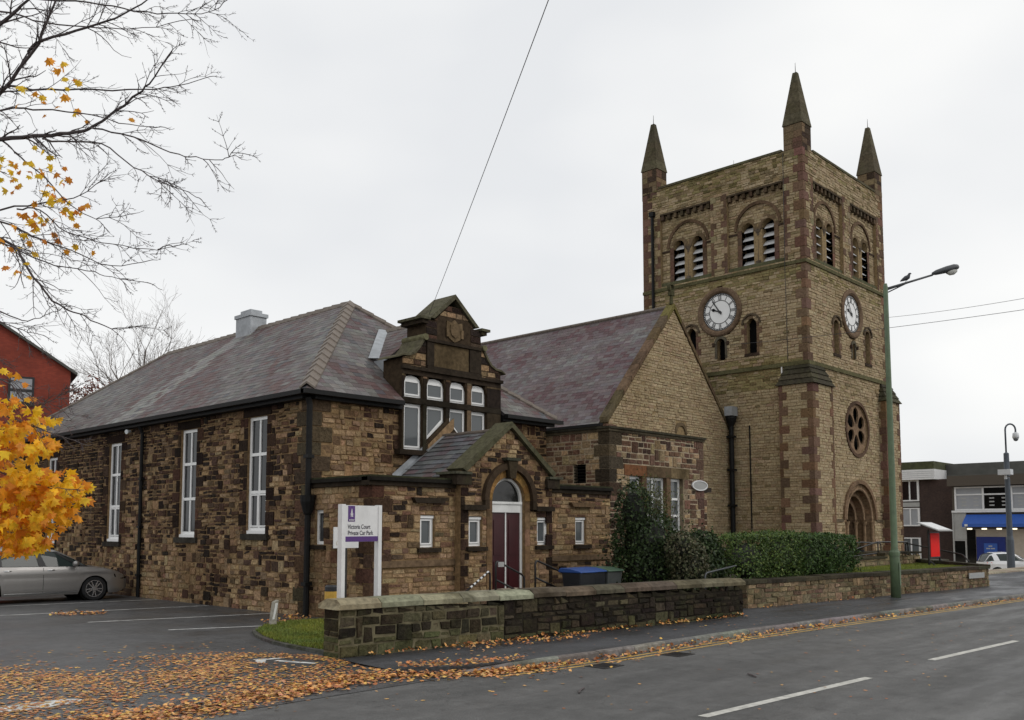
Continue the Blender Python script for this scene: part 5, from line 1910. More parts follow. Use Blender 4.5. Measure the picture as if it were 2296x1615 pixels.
cope1 = [(-.52, .0), (.06, .0), (.06, .075), (-.06, .15), (-.4, .15), (-.52, .07)]
garden_wall('boundary_wall', 'blackened mossy stone boundary wall with slab copings, beginning behind the fallen leaves', (8.55, 11.85), (19.05, 10.86), .74, .70, .45, rng, gw1, cope1, 13, gap=.022, base=-.1, dark_from=True)
gw2 = lambda u, v, r: jit(((.22, .155, .095), (.26, .195, .12), (.14, .09, .06), (.19, .14, .085))[r.randrange(4)], r, .25)
cope2 = [(-.42, 0), (.05, 0), (.05, .09), (-.42, .1)]
garden_wall('retaining_wall', 'low tan stone retaining wall holding the lawn, running past the green lamp post', (20.85, 11.75), (34.6, 10.2), .6, .6, .36, random.Random(56), gw2, cope2, 16, gap=.014, cw=None, ch_=(.09, .16), sw=(.16, .4), n=300)
# short return of the retaining wall, at its far end and by the gap
garden_wall('retaining_wall', 'short end return of the tan retaining wall beside the pale steps', (34.64, 10.22), (36.75, 13.35), .66, .74, .34, random.Random(57), gw1, cope2, 5, left_end=False, cw=None, n=40)
garden_wall('ramp_wall', 'low dark kerb wall under the dark shrubs beyond the boundary wall', (16.9, 12.95), (21.0, 12.4), .55, .6, .3, random.Random(58), gw1, cope2, 6, n=60)
garden_wall('ramp_wall', 'low wall with pale copings beneath the small porch windows', (12.6, 14.5), (15.6, 14.45), .5, .5, .3, random.Random(59), gw2, [(-.34, 0), (.05, 0), (.05, .1), (-.34, .12)], 5, cw=.1, n=60)
# entrance platform in front of the tower
gwp = lambda u, v, r: jit((.32, .25, .15) if r.random() < .7 else (.27, .2, .12), r, .15)
garden_wall('platform_wall', 'tan stone platform wall, taller right half, below the tower doorway railings', (33.3, 13.25), (36.6, 13.2), 1.06, 1.04, .3, random.Random(60), gwp, [(-1.6, 0), (.06, 0), (.06, .07), (-1.6, .07)], 4, cw=None, base=.55, n=80)
garden_wall('platform_wall', 'tan stone platform wall, lower left half, beside the clipped hedge', (29.2, 13.25), (33.25, 13.2), .9, .92, .3, random.Random(61), gwp, [(-1.4, 0), (.06, 0), (.06, .07), (-1.4, .07)], 4, left_end=False, cw=None, base=.55, n=80)

# ------------------------------------------------------------------ signs
sg = thing('car_park_sign', 'white sign board on two white posts lettered Victoria Court Private Car Park', 'sign', (9.6, 12.75, 0))
SD = radians(12)
FS = frame((9.14, 12.62, 0), (cos(SD), sin(SD), 0))
SW_ = 1.03
for u in (0, SW_ - .09):
    MB().fbox(FS, u, 0, u + .09, 2.4, -.09, .0).build('post', 'fascia_white', sg)
bd = MB().fbox(FS, .092, 1.77, SW_ - .092, 2.385, -.05, -.015).build('board', 'fascia_white', sg)
MB().fbox(FS, .094, 1.772, SW_ - .094, 1.86, -.014, -.010).build('purple_band', 'purple', bd)
MB().fbox(FS, .165, 2.11, .335, 2.375, -.0145, -.011).build('logo_square', 'purple', bd)
text_mesh('Victoria Court', FS, .16, 1.99, .104, 'letters', bd, d=-.011, sx=.93)
text_mesh('Private Car Park', FS, .16, 1.885, .104, 'letters', bd, d=-.011, sx=.93)
text_mesh('anchor', FS, .25, 2.125, .048, 'fascia_white', bd, d=-.007, align='CENTER', name='logo_word')
m = MB()
for q in ([(.225, 2.19), (.243, 2.19), (.256, 2.30), (.248, 2.33)], [(.258, 2.33), (.25, 2.30), (.262, 2.19), (.285, 2.19)], [(.205, 2.235), (.235, 2.23), (.24, 2.25)], [(.272, 2.23), (.3, 2.235), (.268, 2.25)], [(.238, 2.22), (.268, 2.22), (.266, 2.235), (.24, 2.235)]):
    m.prism(FS, q, -.0105, -.0085)
m.build('logo_mark', 'fascia_white', bd)
ws = thing('wall_sign', 'small white plate partly hidden behind the white car park sign', 'sign', (10.4, 14.9, 1.7))
FW = frame((10.32, 14.5, 0), (1, 0, 0))
MB().fbox(FW, 0, 1.62, .58, 2.02, -.02, 0).build('plate', 'fascia_white', ws)
text_mesh('PR', FW, .1, 1.85, .14, 'pale_letters', ws, d=.003)
text_mesh('CA', FW, .05, 1.67, .14, 'pale_letters', ws, d=.003)
MB().fbox(FW, .27, 0, .33, 1.62, -.06, -.021).build('post', 'rail_black', ws)
# bollards
b = thing('bollard', 'black bollard with yellow band behind the end of the boundary wall', 'bollard', (9.82, 13.85, 0))
fz = frame((9.82, 13.85, 0), (1, 0, 0), (0, 1, 0))
MB().lathe(fz, 0, 0, [(.115, 0), (.115, .69)], 14).build('shaft', 'bin_black', b)
MB().lathe(fz, 0, 0, [(.118, .691), (.118, .87)], 14).build('yellow_band', 'yellow', b)
MB().lathe(fz, 0, 0, [(.115, .871), (.115, .95), (.09, .98)], 14).build('cap', 'bin_black', b)
b = thing('marker_post', 'weathered leaning timber marker post at the tip of the grass verge', 'post', (10.2, 16.35, 0))
MB().add([(10.13, 16.31, -.05), (10.25, 16.31, -.05), (10.25, 16.43, -.05), (10.13, 16.43, -.05), (10.2, 16.31, .52), (10.3, 16.31, .56), (10.3, 16.42, .56), (10.2, 16.42, .52)],
         [(0, 3, 2, 1), (4, 5, 6, 7), (0, 1, 5, 4), (1, 2, 6, 5), (2, 3, 7, 6), (3, 0, 4, 7)]).build('timber', 'timber_grey', b, bevel=.01)
MB().add([(10.155, 16.302, .18), (10.2, 16.302, .18), (10.275, 16.302, .5), (10.215, 16.302, .5)], [(0, 1, 2, 3)]).build('white_face', 'white_paint', b)


# ------------------------------------------------------------------ handrails
def rail(name, label, paths, r=.024, group=None, mat='rail_black', pname='rail'):
    z = min(p[2] for q in paths for p in q)
    p0 = paths[0][0]
    t = thing(name, label, 'handrail', (p0[0], p0[1], z), group)
    for q in paths:
        pp = [Vector(v) for v in q]
        if len(pp) > 2:                                  # soften the bends
            o = [pp[0]]
            for i in range(1, len(pp) - 1):
                a, b, c = pp[i - 1], pp[i], pp[i + 1]
                da, dc = min(.12, (a - b).length * .4), min(.12, (c - b).length * .4)
                A, Cc = b + (a - b).normalized() * da, b + (c - b).normalized() * dc
                for k in range(5):
                    s = k / 4
                    o.append(A * (1 - s) ** 2 + b * 2 * s * (1 - s) + Cc * s * s)
            o.append(pp[-1])
            pp = o
        MB().tube(pp, r, 8).build(pname, mat, t, smooth=True)
    return t


YR = 14.6
t = rail('handrail', 'black tubular handrail crossing in front of the maroon door', [[(14.78, YR, .0), (14.78, YR, 1.28), (15.72, YR, .9), (15.72, YR, .0)], [(14.8, YR, .84), (15.7, YR, .48)]])
MB().fbox(frame((14.8, YR - .03, 0), (1, 0, 0)), .02, 1.13, .2, 1.24, 0, .02).build('arrow_plate', 'panel_grey', t)
rail('handrail', 'black tubular handrail to the right of the maroon door', [[(16.1, YR, .0), (16.1, YR, 1.26), (17.22, YR, .88), (17.22, YR, .0)], [(16.12, YR, .84), (17.2, YR, .46)]])
t = rail('handrail', 'short sloping striped rail at the left of the maroon door', [[(13.85, YR, .62), (14.6, YR, 1.06), (14.6, YR, .0)]], r=.022)
t['label'] = 'short sloping black and white rail left of the maroon door'
m = MB()
for i in range(6):
    a = Vector((14.0 + i * .1, YR, .71 + i * .059))
    m.tube([a, a + Vector((.05, 0, .0295))], .0235, 8)
m.build('white_stripe', 'fascia_white', t)
rail('handrail', 'thin pale handrail standing at the gap between the two garden walls', [[(19.3, 12.0, .3), (19.3, 12.0, .92), (20.75, 12.0, 1.06)]], r=.02, mat='lamp_grey')
YT = 13.5
rail('handrail', 'black rails round the platform at the tower doorway', [[(29.6, YT, 1.05), (33.3, YT, 1.5), (36.2, YT, 1.47), (36.2, YT, .95)], [(33.35, YT, 1.48), (33.35, YT, .98)], [(29.8, YT, .98), (33.3, YT, 1.1), (36.2, YT, 1.08)],
     [(32.1, YT + 1.2, .9), (32.1, YT + 1.2, 1.42), (34.8, YT + 1.2, 1.46), (36.6, YT + 1.2, 1.4), (36.6, YT + 1.2, .9)]], r=.026)
rail('handrail', 'long black rail sloping down to the right behind the red notice board', [[(36.75, 13.8, .7), (36.75, 13.8, 1.42), (35.5, 11.3, 1.04), (35.35, 11.05, .8)]], r=.026)
pot = thing('plant_pot', 'dark spiky potted plant beside the tower doorway', 'plant', (33.6, 14.3, 1.0))
MB().lathe(frame((33.6, 14.3, .95), (1, 0, 0), (0, 1, 0)), 0, 0, [(.14, 0), (.19, .25)], 10).build('pot', 'bin_black', pot)
m = MB()
r_ = random.Random(3)
for i in range(60):
    a, e = r_.uniform(0, 2 * pi), r_.uniform(.3, 1.3)
    L = r_.uniform(.2, .36)
    p = Vector((33.6, 14.3, 1.18))
    q = p + Vector((cos(a) * cos(e), sin(a) * cos(e), sin(e))) * L
    s = Vector((-sin(a), cos(a), 0)) * .02
    m.add([tuple(p - s), tuple(p + s), tuple(q)], [(0, 1, 2)], jit((.02, .03, .014), r_, .3))
m.build('foliage', 'leaf_green', pot)

# ------------------------------------------------------------------ wheeled bins
def wheelie(x, y, label, body, lid, rz=0.0, pale=False):
    t = thing('wheeled_bin', label, 'bin', (x, y, 0), 'bins by the porch')
    F = frame((x, y, 0), (cos(rz), sin(rz), 0))
    vs1 = []
    for z, w, d0, d1 in ((.06, .22, -.2, .22), (.95, .29, -.27, .3)):
        vs1 += [fp(F, -w, z, d1), fp(F, w, z, d1), fp(F, w, z, d0), fp(F, -w, z, d0)]
    MB().add(vs1, [(3, 2, 1, 0), (4, 5, 6, 7), (0, 1, 5, 4), (1, 2, 6, 5), (2, 3, 7, 6), (3, 0, 4, 7)]).build('body', body, t, bevel=.02)
    l = MB().prism((F[0], F[3], F[2], F[1]), [(-.34, .955), (.34, .955), (.33, .99), (0, 1.05), (-.3, 1.06), (-.36, 1.0)], -.31, .31).build('lid', lid, t, bevel=.015)
    MB().tube([fp(F, -.25, 1.0, -.38), fp(F, .25, 1.0, -.38)], .016, 6).build('handle', body, t)
    for s in (-1, 1):
        MB().tube([fp(F, s * .2, .1, -.24), fp(F, s * .26, .1, -.24)], .1, 12).build('wheel', 'tyre', t)
    if pale:
        MB().fbox(F, .02, .66, .16, .685, .262, .268).fbox(F, .06, .7, .14, .715, .264, .27).build('label_mark', 'fascia_white', t)
    return t


wheelie(16.95, 14.0, 'black wheeled bin with blue lid beside the porch handrail', 'bin_black', 'lid_blue')
wheelie(17.42, 14.05, 'black wheeled bin with blue lid in the middle, white mark on front', 'bin_black', 'lid_blue', pale=True)
wheelie(18.0, 14.0, 'dark grey wheeled bin with green lid next to the big shrub', 'bin_grey', 'lid_green')

# ------------------------------------------------------------------ lamp post and its pigeon
lp = thing('street_lamp', 'tall green street lamp post with single arm in front of the tower', 'street lamp', (27.12, 10.5, 0))
fz = frame((27.12, 10.5, 0), (1, 0, 0), (0, 1, 0))
MB().lathe(fz, 0, 0, [(.14, -.02), (.135, 1.25), (.12, 1.32), (.095, 1.42), (.085, 5.0), (.065, 9.15), (.045, 9.25)], 12).build('column', 'lamp_green', lp, smooth=True)
MB().lathe(fz, 0, 0, [(.15, 1.2), (.15, 1.3), (.12, 1.36)], 12).build('collar', 'lamp_green', lp)
MB().add([(27.06, 10.358, .35), (27.18, 10.358, .35), (27.18, 10.358, 1.0), (27.06, 10.358, 1.0)], [(0, 1, 2, 3)]).build('access_door', 'lamp_green', lp)
ADIR = Vector((0.69, -0.72, 0)).normalized()
a0 = Vector((27.12, 10.5, 9.1))
a1 = a0 + ADIR * 1.42 + Vector((0, 0, .42))
MB().tube([a0 - Vector((0, 0, .02)), a0 + ADIR * .7 + Vector((0, 0, .2)), a1], [.045, .032, .03], 8).build('arm', 'lamp_grey', lp, smooth=True)
MB().tube([a0 - Vector((0, 0, .14)), a0 + ADIR * .6 + Vector((0, 0, .15))], .02, 6).build('stay', 'lamp_grey', lp)
d = (ADIR + Vector((0, 0, .27))).normalized()
m = MB()
sec = [(0, .05, .06), (.12, .1, .11), (.45, .14, .15), (.68, .15, .15), (.78, .11, .11), (.82, .04, .05)]
side = d.cross(Vector((0, 0, 1))).normalized()
up_ = side.cross(d).normalized()
vs1 = []
for s, w, h in sec:
    for k in range(10):
        t = 2 * pi * k / 10
        vs1.append(tuple(a1 + d * s + side * w * cos(t) + up_ * (h * sin(t) * (.8 if sin(t) > 0 else .55) + .03)))
m.add(vs1, [(i * 10 + k, i * 10 + (k + 1) % 10, (i + 1) * 10 + (k + 1) % 10, (i + 1) * 10 + k) for i in range(len(sec) - 1) for k in range(10)] + [tuple(range(9, -1, -1)), tuple(range(50, 60))])
m.build('lantern', 'lamp_grey', lp, smooth=True)
m = MB()
vs1 = []
for s, w, h in ((.42, .06, .06), (.5, .11, .13), (.62, .115, .14), (.72, .07, .09)):
    for k in range(8):
        t = pi + pi * k / 7
        vs1.append(tuple(a1 + d * s + side * w * cos(t) + up_ * (h * sin(t) - .02)))
m.add(vs1, [(i * 8 + k, i * 8 + k + 1, (i + 1) * 8 + k + 1, (i + 1) * 8 + k) for i in range(3) for k in range(7)])
m.build('bowl', 'lamp_bowl', lp, smooth=True)
bp = a0 + ADIR * .62 + Vector((0, 0, .2))
bd_ = ADIR.cross(Vector((0, 0, 1)))
bird = thing('pigeon', 'grey pigeon perched on the arm of the green street lamp', 'pigeon', tuple(bp))
m = MB()
bx = (bd_ * .6 + ADIR * .8).normalized()
pts = [bp - bx * .17 + Vector((0, 0, .05)), bp - bx * .09 + Vector((0, 0, .085)), bp + Vector((0, 0, .12)), bp + bx * .06 + Vector((0, 0, .15)), bp + bx * .085 + Vector((0, 0, .2)), bp + bx * .1 + Vector((0, 0, .235)), bp + bx * .125 + Vector((0, 0, .24)), bp + bx * .16 + Vector((0, 0, .23))]
m.tube(pts, [.012, .045, .075, .065, .04, .036, .028, .004], 10)
m.build('body', 'bird', bird, smooth=True)
for s in (-.02, .02):
    MB().tube([bp + ADIR * s + Vector((0, 0, .06)), bp + ADIR * s + Vector((0, 0, .0))], .006, 5).build('leg', 'lid_green', bird)

# ------------------------------------------------------------------ notice board
nb = thing('notice_board', 'bright red notice board with white sloping top on two dark legs', 'notice board', (34.9, 12.0, .6))
FNB = frame((34.45, 12.0, 0), (1, 0, 0))
for u in (-.1, .98):
    MB().tube([fp(FNB, u, .55, -.08), fp(FNB, u, 1.95, -.08)], .035, 6).build('leg', 'rail_black', nb)
    MB().tube([fp(FNB, u, .85, -.08), fp(FNB, u + .12, .55, .22)], .025, 6).build('stay', 'rail_black', nb)
MB().fbox(FNB, -.06, .93, .94, 1.86, -.12, -.05).build('frame', 'rail_black', nb)
MB().fbox(FNB, .0, .97, .88, 1.82, -.049, -.035).build('red_panel', 'red_board', nb)
MB().add([fp(FNB, -.3, 1.92, .35), fp(FNB, 1.2, 1.92, .35), fp(FNB, 1.15, 2.22, -.4), fp(FNB, -.35, 2.22, -.4), fp(FNB, -.3, 1.89, .35), fp(FNB, 1.2, 1.89, .35), fp(FNB, 1.15, 2.19, -.4), fp(FNB, -.35, 2.19, -.4)],
         [(0, 1, 2, 3), (7, 6, 5, 4), (0, 4, 5, 1), (1, 5, 6, 2), (2, 6, 7, 3), (3, 7, 4, 0)]).build('sloping_top', 'panel_grey', nb)
MB().add([fp(FNB, -.2, 1.945, .31), fp(FNB, 1.1, 1.945, .31), fp(FNB, 1.06, 2.205, -.35), fp(FNB, -.24, 2.205, -.35)], [(0, 1, 2, 3)]).build('paper', 'fascia_white', nb)
# street name plate on the wall end
sp_ = thing('street_name_plate', 'small white street name plate on the far end of the retaining wall', 'sign', (33.5, 10.28, .4))
FSP = frame((32.9, 10.34, 0), (13.75, -1.55, 0))
MB().fbox(FSP, 0, .32, 1.15, .5, .03, .05).build('plate', 'panel_grey', sp_)
m = MB()
r_ = random.Random(8)
for i in range(7):
    m.fbox(FSP, .12 + i * .135, .38, .12 + i * .135 + r_.uniform(.05, .08), .44, .0505, .0525)
m.build('worn_marks', 'blind_grey', sp_)

# ------------------------------------------------------------------ background buildings
bh_ = thing('brick_house', 'red brick house with sloping verge and one window, beyond the hall roof', 'house', (16, 47, 0))
# gable wall facing the camera, verge falls to the right
FHs = frame((17.35 - .97 * 12, 46.3 + .26 * 12, 0), (.97, -.26, 0))            # u runs to the right, right edge at u=12
HWZ = 9.65
sl_ = .64
wz = lambda u: HWZ + (12 - u) * sl_
MB().prism(FHs, [(0, -1.4), (12, -1.4), (12, HWZ), (4, wz(4)), (0, wz(4) - 2.5)], -7, 0).build('wall', 'brick_red', bh_)
MB().prism(FHs, [(12.3, HWZ - .22), (12.3, HWZ - .08), (4, wz(4) + .1), (4, wz(4) - .02)], -7, .18).build('roof', 'felt_roof', bh_)
w = MB().fbox(FHs, 9.35, 7.9, 10.45, 9.2, .0, .05).build('window', 'trim_black', bh_)
MB().fbox(FHs, 9.45, 8.6, 10.35, 9.1, .051, .06).build('pane', 'blind_grey', w)
MB().fbox(FHs, 9.45, 8.0, 10.35, 8.45, .051, .06).build('pane', 'blind_grey', w)
MB().fbox(FHs, 9.3, 7.8, 10.5, 7.89, .0, .12).build('sill', 'trim_black', bh_)

# shops on the far side of the square
XA = 72.0
sa = thing('shop_building', 'dark brown brick flat roofed block with white fascia beyond the church tower', 'building', (78, 30, -1))
FA = frame((XA, 40, 0), (0, -1, 0))                       # u = 40 - y
MB().box((XA, 23.2, -1.2), (XA + 14, 40, 5.66)).build('wall', 'brick_brown', sa)
MB().box((XA - .5, 24.55, 5.661), (XA + 14, 40.4, 6.42)).build('fascia', 'fascia_white', sa)
for z in (5.8, 5.95, 6.1, 6.25):
    MB().box((XA - .512, 24.54, z), (XA - .5, 40, z + .02)).build('board_joint', 'blind_grey', sa)
MB().box((XA - .4, 24.6, 6.421), (XA + 20, 41, 7.02)).build('roof_edge', 'moss_roof', sa)
MB().box((XA + 2.2, 10.2, 5.9), (XA + 20, 24.59, 6.9)).build('rear_roof', 'felt_roof', sa)
for z0, z1, gm in ((4.14, 5.56, 'glass_black'), (2.25, 3.45, 'blind_grey'), (-.6, 1.2, 'glass_grey')):
    w = MB()
    w.fbox(FA, 8.0, z0 - .1, 14.15, z0, 0, .12).fbox(FA, 14.0, z0, 14.15, z1, 0, .1).fbox(FA, 13.4, z0, 13.5, z1, 0, .1).fbox(FA, 8.0, z1, 14.15, z1 + .08, 0, .1)
    o = w.build('window', 'fascia_white', sa)
    MB().fbox(FA, 8.0, z0, 13.4, z1, -.0, .05).build('pane', gm, o)
    MB().fbox(FA, 13.5, z0, 14.0, z1, -.0, .05).build('pane', gm, o)
MB().fbox(FA, 8.0, 3.62, 14.15, 3.95, .0, .08).build('spandrel', 'panel_grey', sa)

XB = 69.5
sb = thing('shop_building', 'two storey shop with bright blue awning and white framed upper windows', 'building', (75, 15, -1))
FBs = frame((XB, 22.7, 0), (0, -1, 0))                    # u = 22.7 - y
MB().box((XB + .02, 4, -1.2), (XB + 12, 22.7, 4.98)).build('wall', 'pebbledash', sb)
MB().box((XB - .5, 3.6, 4.981), (XB + 12, 22.85, 5.7)).build('roof_edge', 'pebbledash', sb)
MB().box((XB - .4, 3.6, 5.701), (XB + 12, 22.8, 5.77)).build('roof_felt', 'felt_roof', sb)
UZ0, UZ1, UM = 3.25, 4.92, 4.36
wdt = 1.83
for i in range(9):
    u0 = .2 + i * wdt
    w = MB().fbox(FBs, u0, UZ0, u0 + .12, UZ1, 0, .12).fbox(FBs, u0 + .12, UZ0, u0 + wdt, UZ0 + .1, 0, .1).fbox(FBs, u0 + .12, UZ1 - .1, u0 + wdt, UZ1, 0, .1).fbox(FBs, u0 + .12, UM - .05, u0 + wdt, UM + .05, 0, .1)
    o = w.build('window', 'fascia_white', sb)
    gm = ('blind_grey', 'glass_black', 'blind_grey')[i % 3]
    MB().fbox(FBs, u0 + .12, UZ0 + .1, u0 + wdt, UM - .05, -.0, .05).build('pane', gm, o)
    MB().fbox(FBs, u0 + .12, UM + .05, u0 + wdt, UZ1 - .1, -.0, .05).build('pane', gm, o)
    for c_ in (.45, 1.25):
        for z in (3.55, 3.8, 4.05):
            MB().fbox(FBs, u0 + c_, z, u0 + c_ + .32, z + .09, .05, .06).build('window_sticker', 'panel_grey', o)
MB().fbox(FBs, .0, 3.1, 18, 3.24, .0, .2).build('window_sill', 'fascia_white', sb)
aw = MB().add([fp(FBs, .95, 2.95, .1), fp(FBs, 18, 2.95, .1), fp(FBs, 18, 2.3, 1.1), fp(FBs, .95, 2.3, 1.1), fp(FBs, 18, 2.08, 1.1), fp(FBs, .95, 2.08, 1.1), fp(FBs, .95, 2.08, .1), fp(FBs, 18, 2.08, .1)],
              [(0, 3, 2, 1), (3, 5, 4, 2), (0, 6, 5, 3), (1, 2, 4, 7), (0, 1, 7, 6)]).build('awning', 'awning_blue', sb)
MB().fbox(FBs, 1.12, 2.12, 1.32, 2.27, 1.11, 1.13).build('awning_mark', 'fascia_white', aw)
MB().fbox(FBs, .95, -1.2, 18, 1.95, .02, .06).build('shop_front', 'shop_interior', sb)
MB().fbox(FBs, .0, -1.2, .1, 3.08, .0, .15).fbox(FBs, .82, -1.2, .92, 1.1, .0, .15).fbox(FBs, .101, 1.1, .92, 1.2, .0, .14).build('door_surround', 'panel_grey', sb)
MB().fbox(FBs, .1, -1.2, .82, 1.1, .0, .06).build('door', 'glass_black', sb)
MB().fbox(FBs, .101, 1.21, .92, 3.08, .0, .1).build('infill_panel', 'panel_grey', sb)
MB().fbox(FBs, .95, -1.2, 1.5, 1.95, .065, .1).build('doorway_shade', 'glass_black', sb)
MB().fbox(FBs, 1.6, -1.2, 3.45, 1.4, .065, .3).build('machine_panel', 'shop_blue', sb)
MB().fbox(FBs, 2.1, -.2, 2.95, .95, .301, .36).build('cash_machine', 'awning_blue', sb)
for i, (a, b, z) in enumerate(((2.4, 2.64, .72), (2.25, 2.5, .55), (2.54, 2.8, .55))):
    MB().fbox(FBs, a, z, b, z + .08, .361, .368).build('worn_mark', 'panel_grey', sb)
for i in range(4):
    MB().lathe(frame(fp(FBs, 1.35 + i * .95, 1.9, .8), (0, -1, 0), (1, 0, 0)), 0, 0, [(.15, 0), (.18, .05), (.15, .1)], 12).build('ceiling_light', 'lamp_glow', sb)

# cctv pole
cp = thing('cctv_pole', 'dark blue grey pole carrying a hanging dome camera and a white box', 'camera pole', (52.6, 14.4, -1.0))
fz = frame((52.6, 14.4, 0), (1, 0, 0), (0, 1, 0))
MB().lathe(fz, 0, 0, [(.2, -1.2), (.19, 1.4), (.15, 1.6), (.13, 4.6), (.1, 4.65)], 12).build('column', 'cctv_grey', cp, smooth=False)
MB().lathe(fz, 0, 0, [(.14, 4.7), (.13, 5.9), (.06, 5.95)], 10).build('upper_sleeve', 'cctv_grey', cp)
sd_ = Vector((sin(radians(43.64)), -cos(radians(43.64)), 0))
q = [Vector((52.6, 14.4, 5.9)), Vector((52.6, 14.4, 7.1))]
for k in range(9):
    a = pi - pi * k / 8
    q.append(Vector((52.6, 14.4, 7.15)) + sd_ * (.27 + .27 * cos(a)) + Vector((0, 0, .3 * sin(a))))
q.append(q[-1] - Vector((0, 0, .15)))
MB().tube(q, .045, 8).build('swan_neck', 'cctv_grey', cp, smooth=True)
e = q[-1]
MB().lathe(frame(e, (1, 0, 0), (0, 1, 0)), 0, 0, [(.05, .02), (.15, -.05), (.17, -.25), (.15, -.3)][::-1], 12).build('camera_housing', 'cctv_white', cp, smooth=True)
MB().lathe(frame(e, (1, 0, 0), (0, 1, 0)), 0, 0, [(.02, -.46), (.1, -.42), (.145, -.31)], 12).build('dome', 'glass_grey', cp, smooth=True)
b0 = Vector((52.6, 14.4, 4.75)) - sd_ * .32 - Vector((.3, .3, 0))
MB().box(tuple(b0 - Vector((.25, .3, 0))), tuple(b0 + Vector((.25, .3, .28)))).build('control_box', 'cctv_white', cp)
MB().tube([b0 + Vector((0, 0, -.02)), b0 + Vector((.0, 0, -.22))], .07, 8).build('small_camera', 'cctv_white', cp)


# ------------------------------------------------------------------ cables
def sag(a, b, s, n=24):
    a, b = Vector(a), Vector(b)
    return [a.lerp(b, i / n) - Vector((0, 0, s * 4 * (i / n) * (1 - i / n))) for i in range(n + 1)]


c = MB().tube(sag((15.8, 18.1, 7.62), (5.2, 3.1, 8.6), .06), .006, 5).build('overhead_cable', 'cable')
tag(c, 'thin overhead cable rising from the shaped gable to the top edge', 'cable')
c = MB().tube(sag((34.7, 20.1, 9.85), (31.9, 2.3, 8.95), .18), .009, 5).build('overhead_cable', 'cable')
tag(c, 'lower and longer of the two overhead cables right of the tower', 'cable')
c = MB().tube(sag((42.9, 16.6, 11.85), (31.2, 5.0, 9.2), .12), .008, 5).build('overhead_cable', 'cable')
tag(c, 'upper of the two overhead cables right of the tower', 'cable')

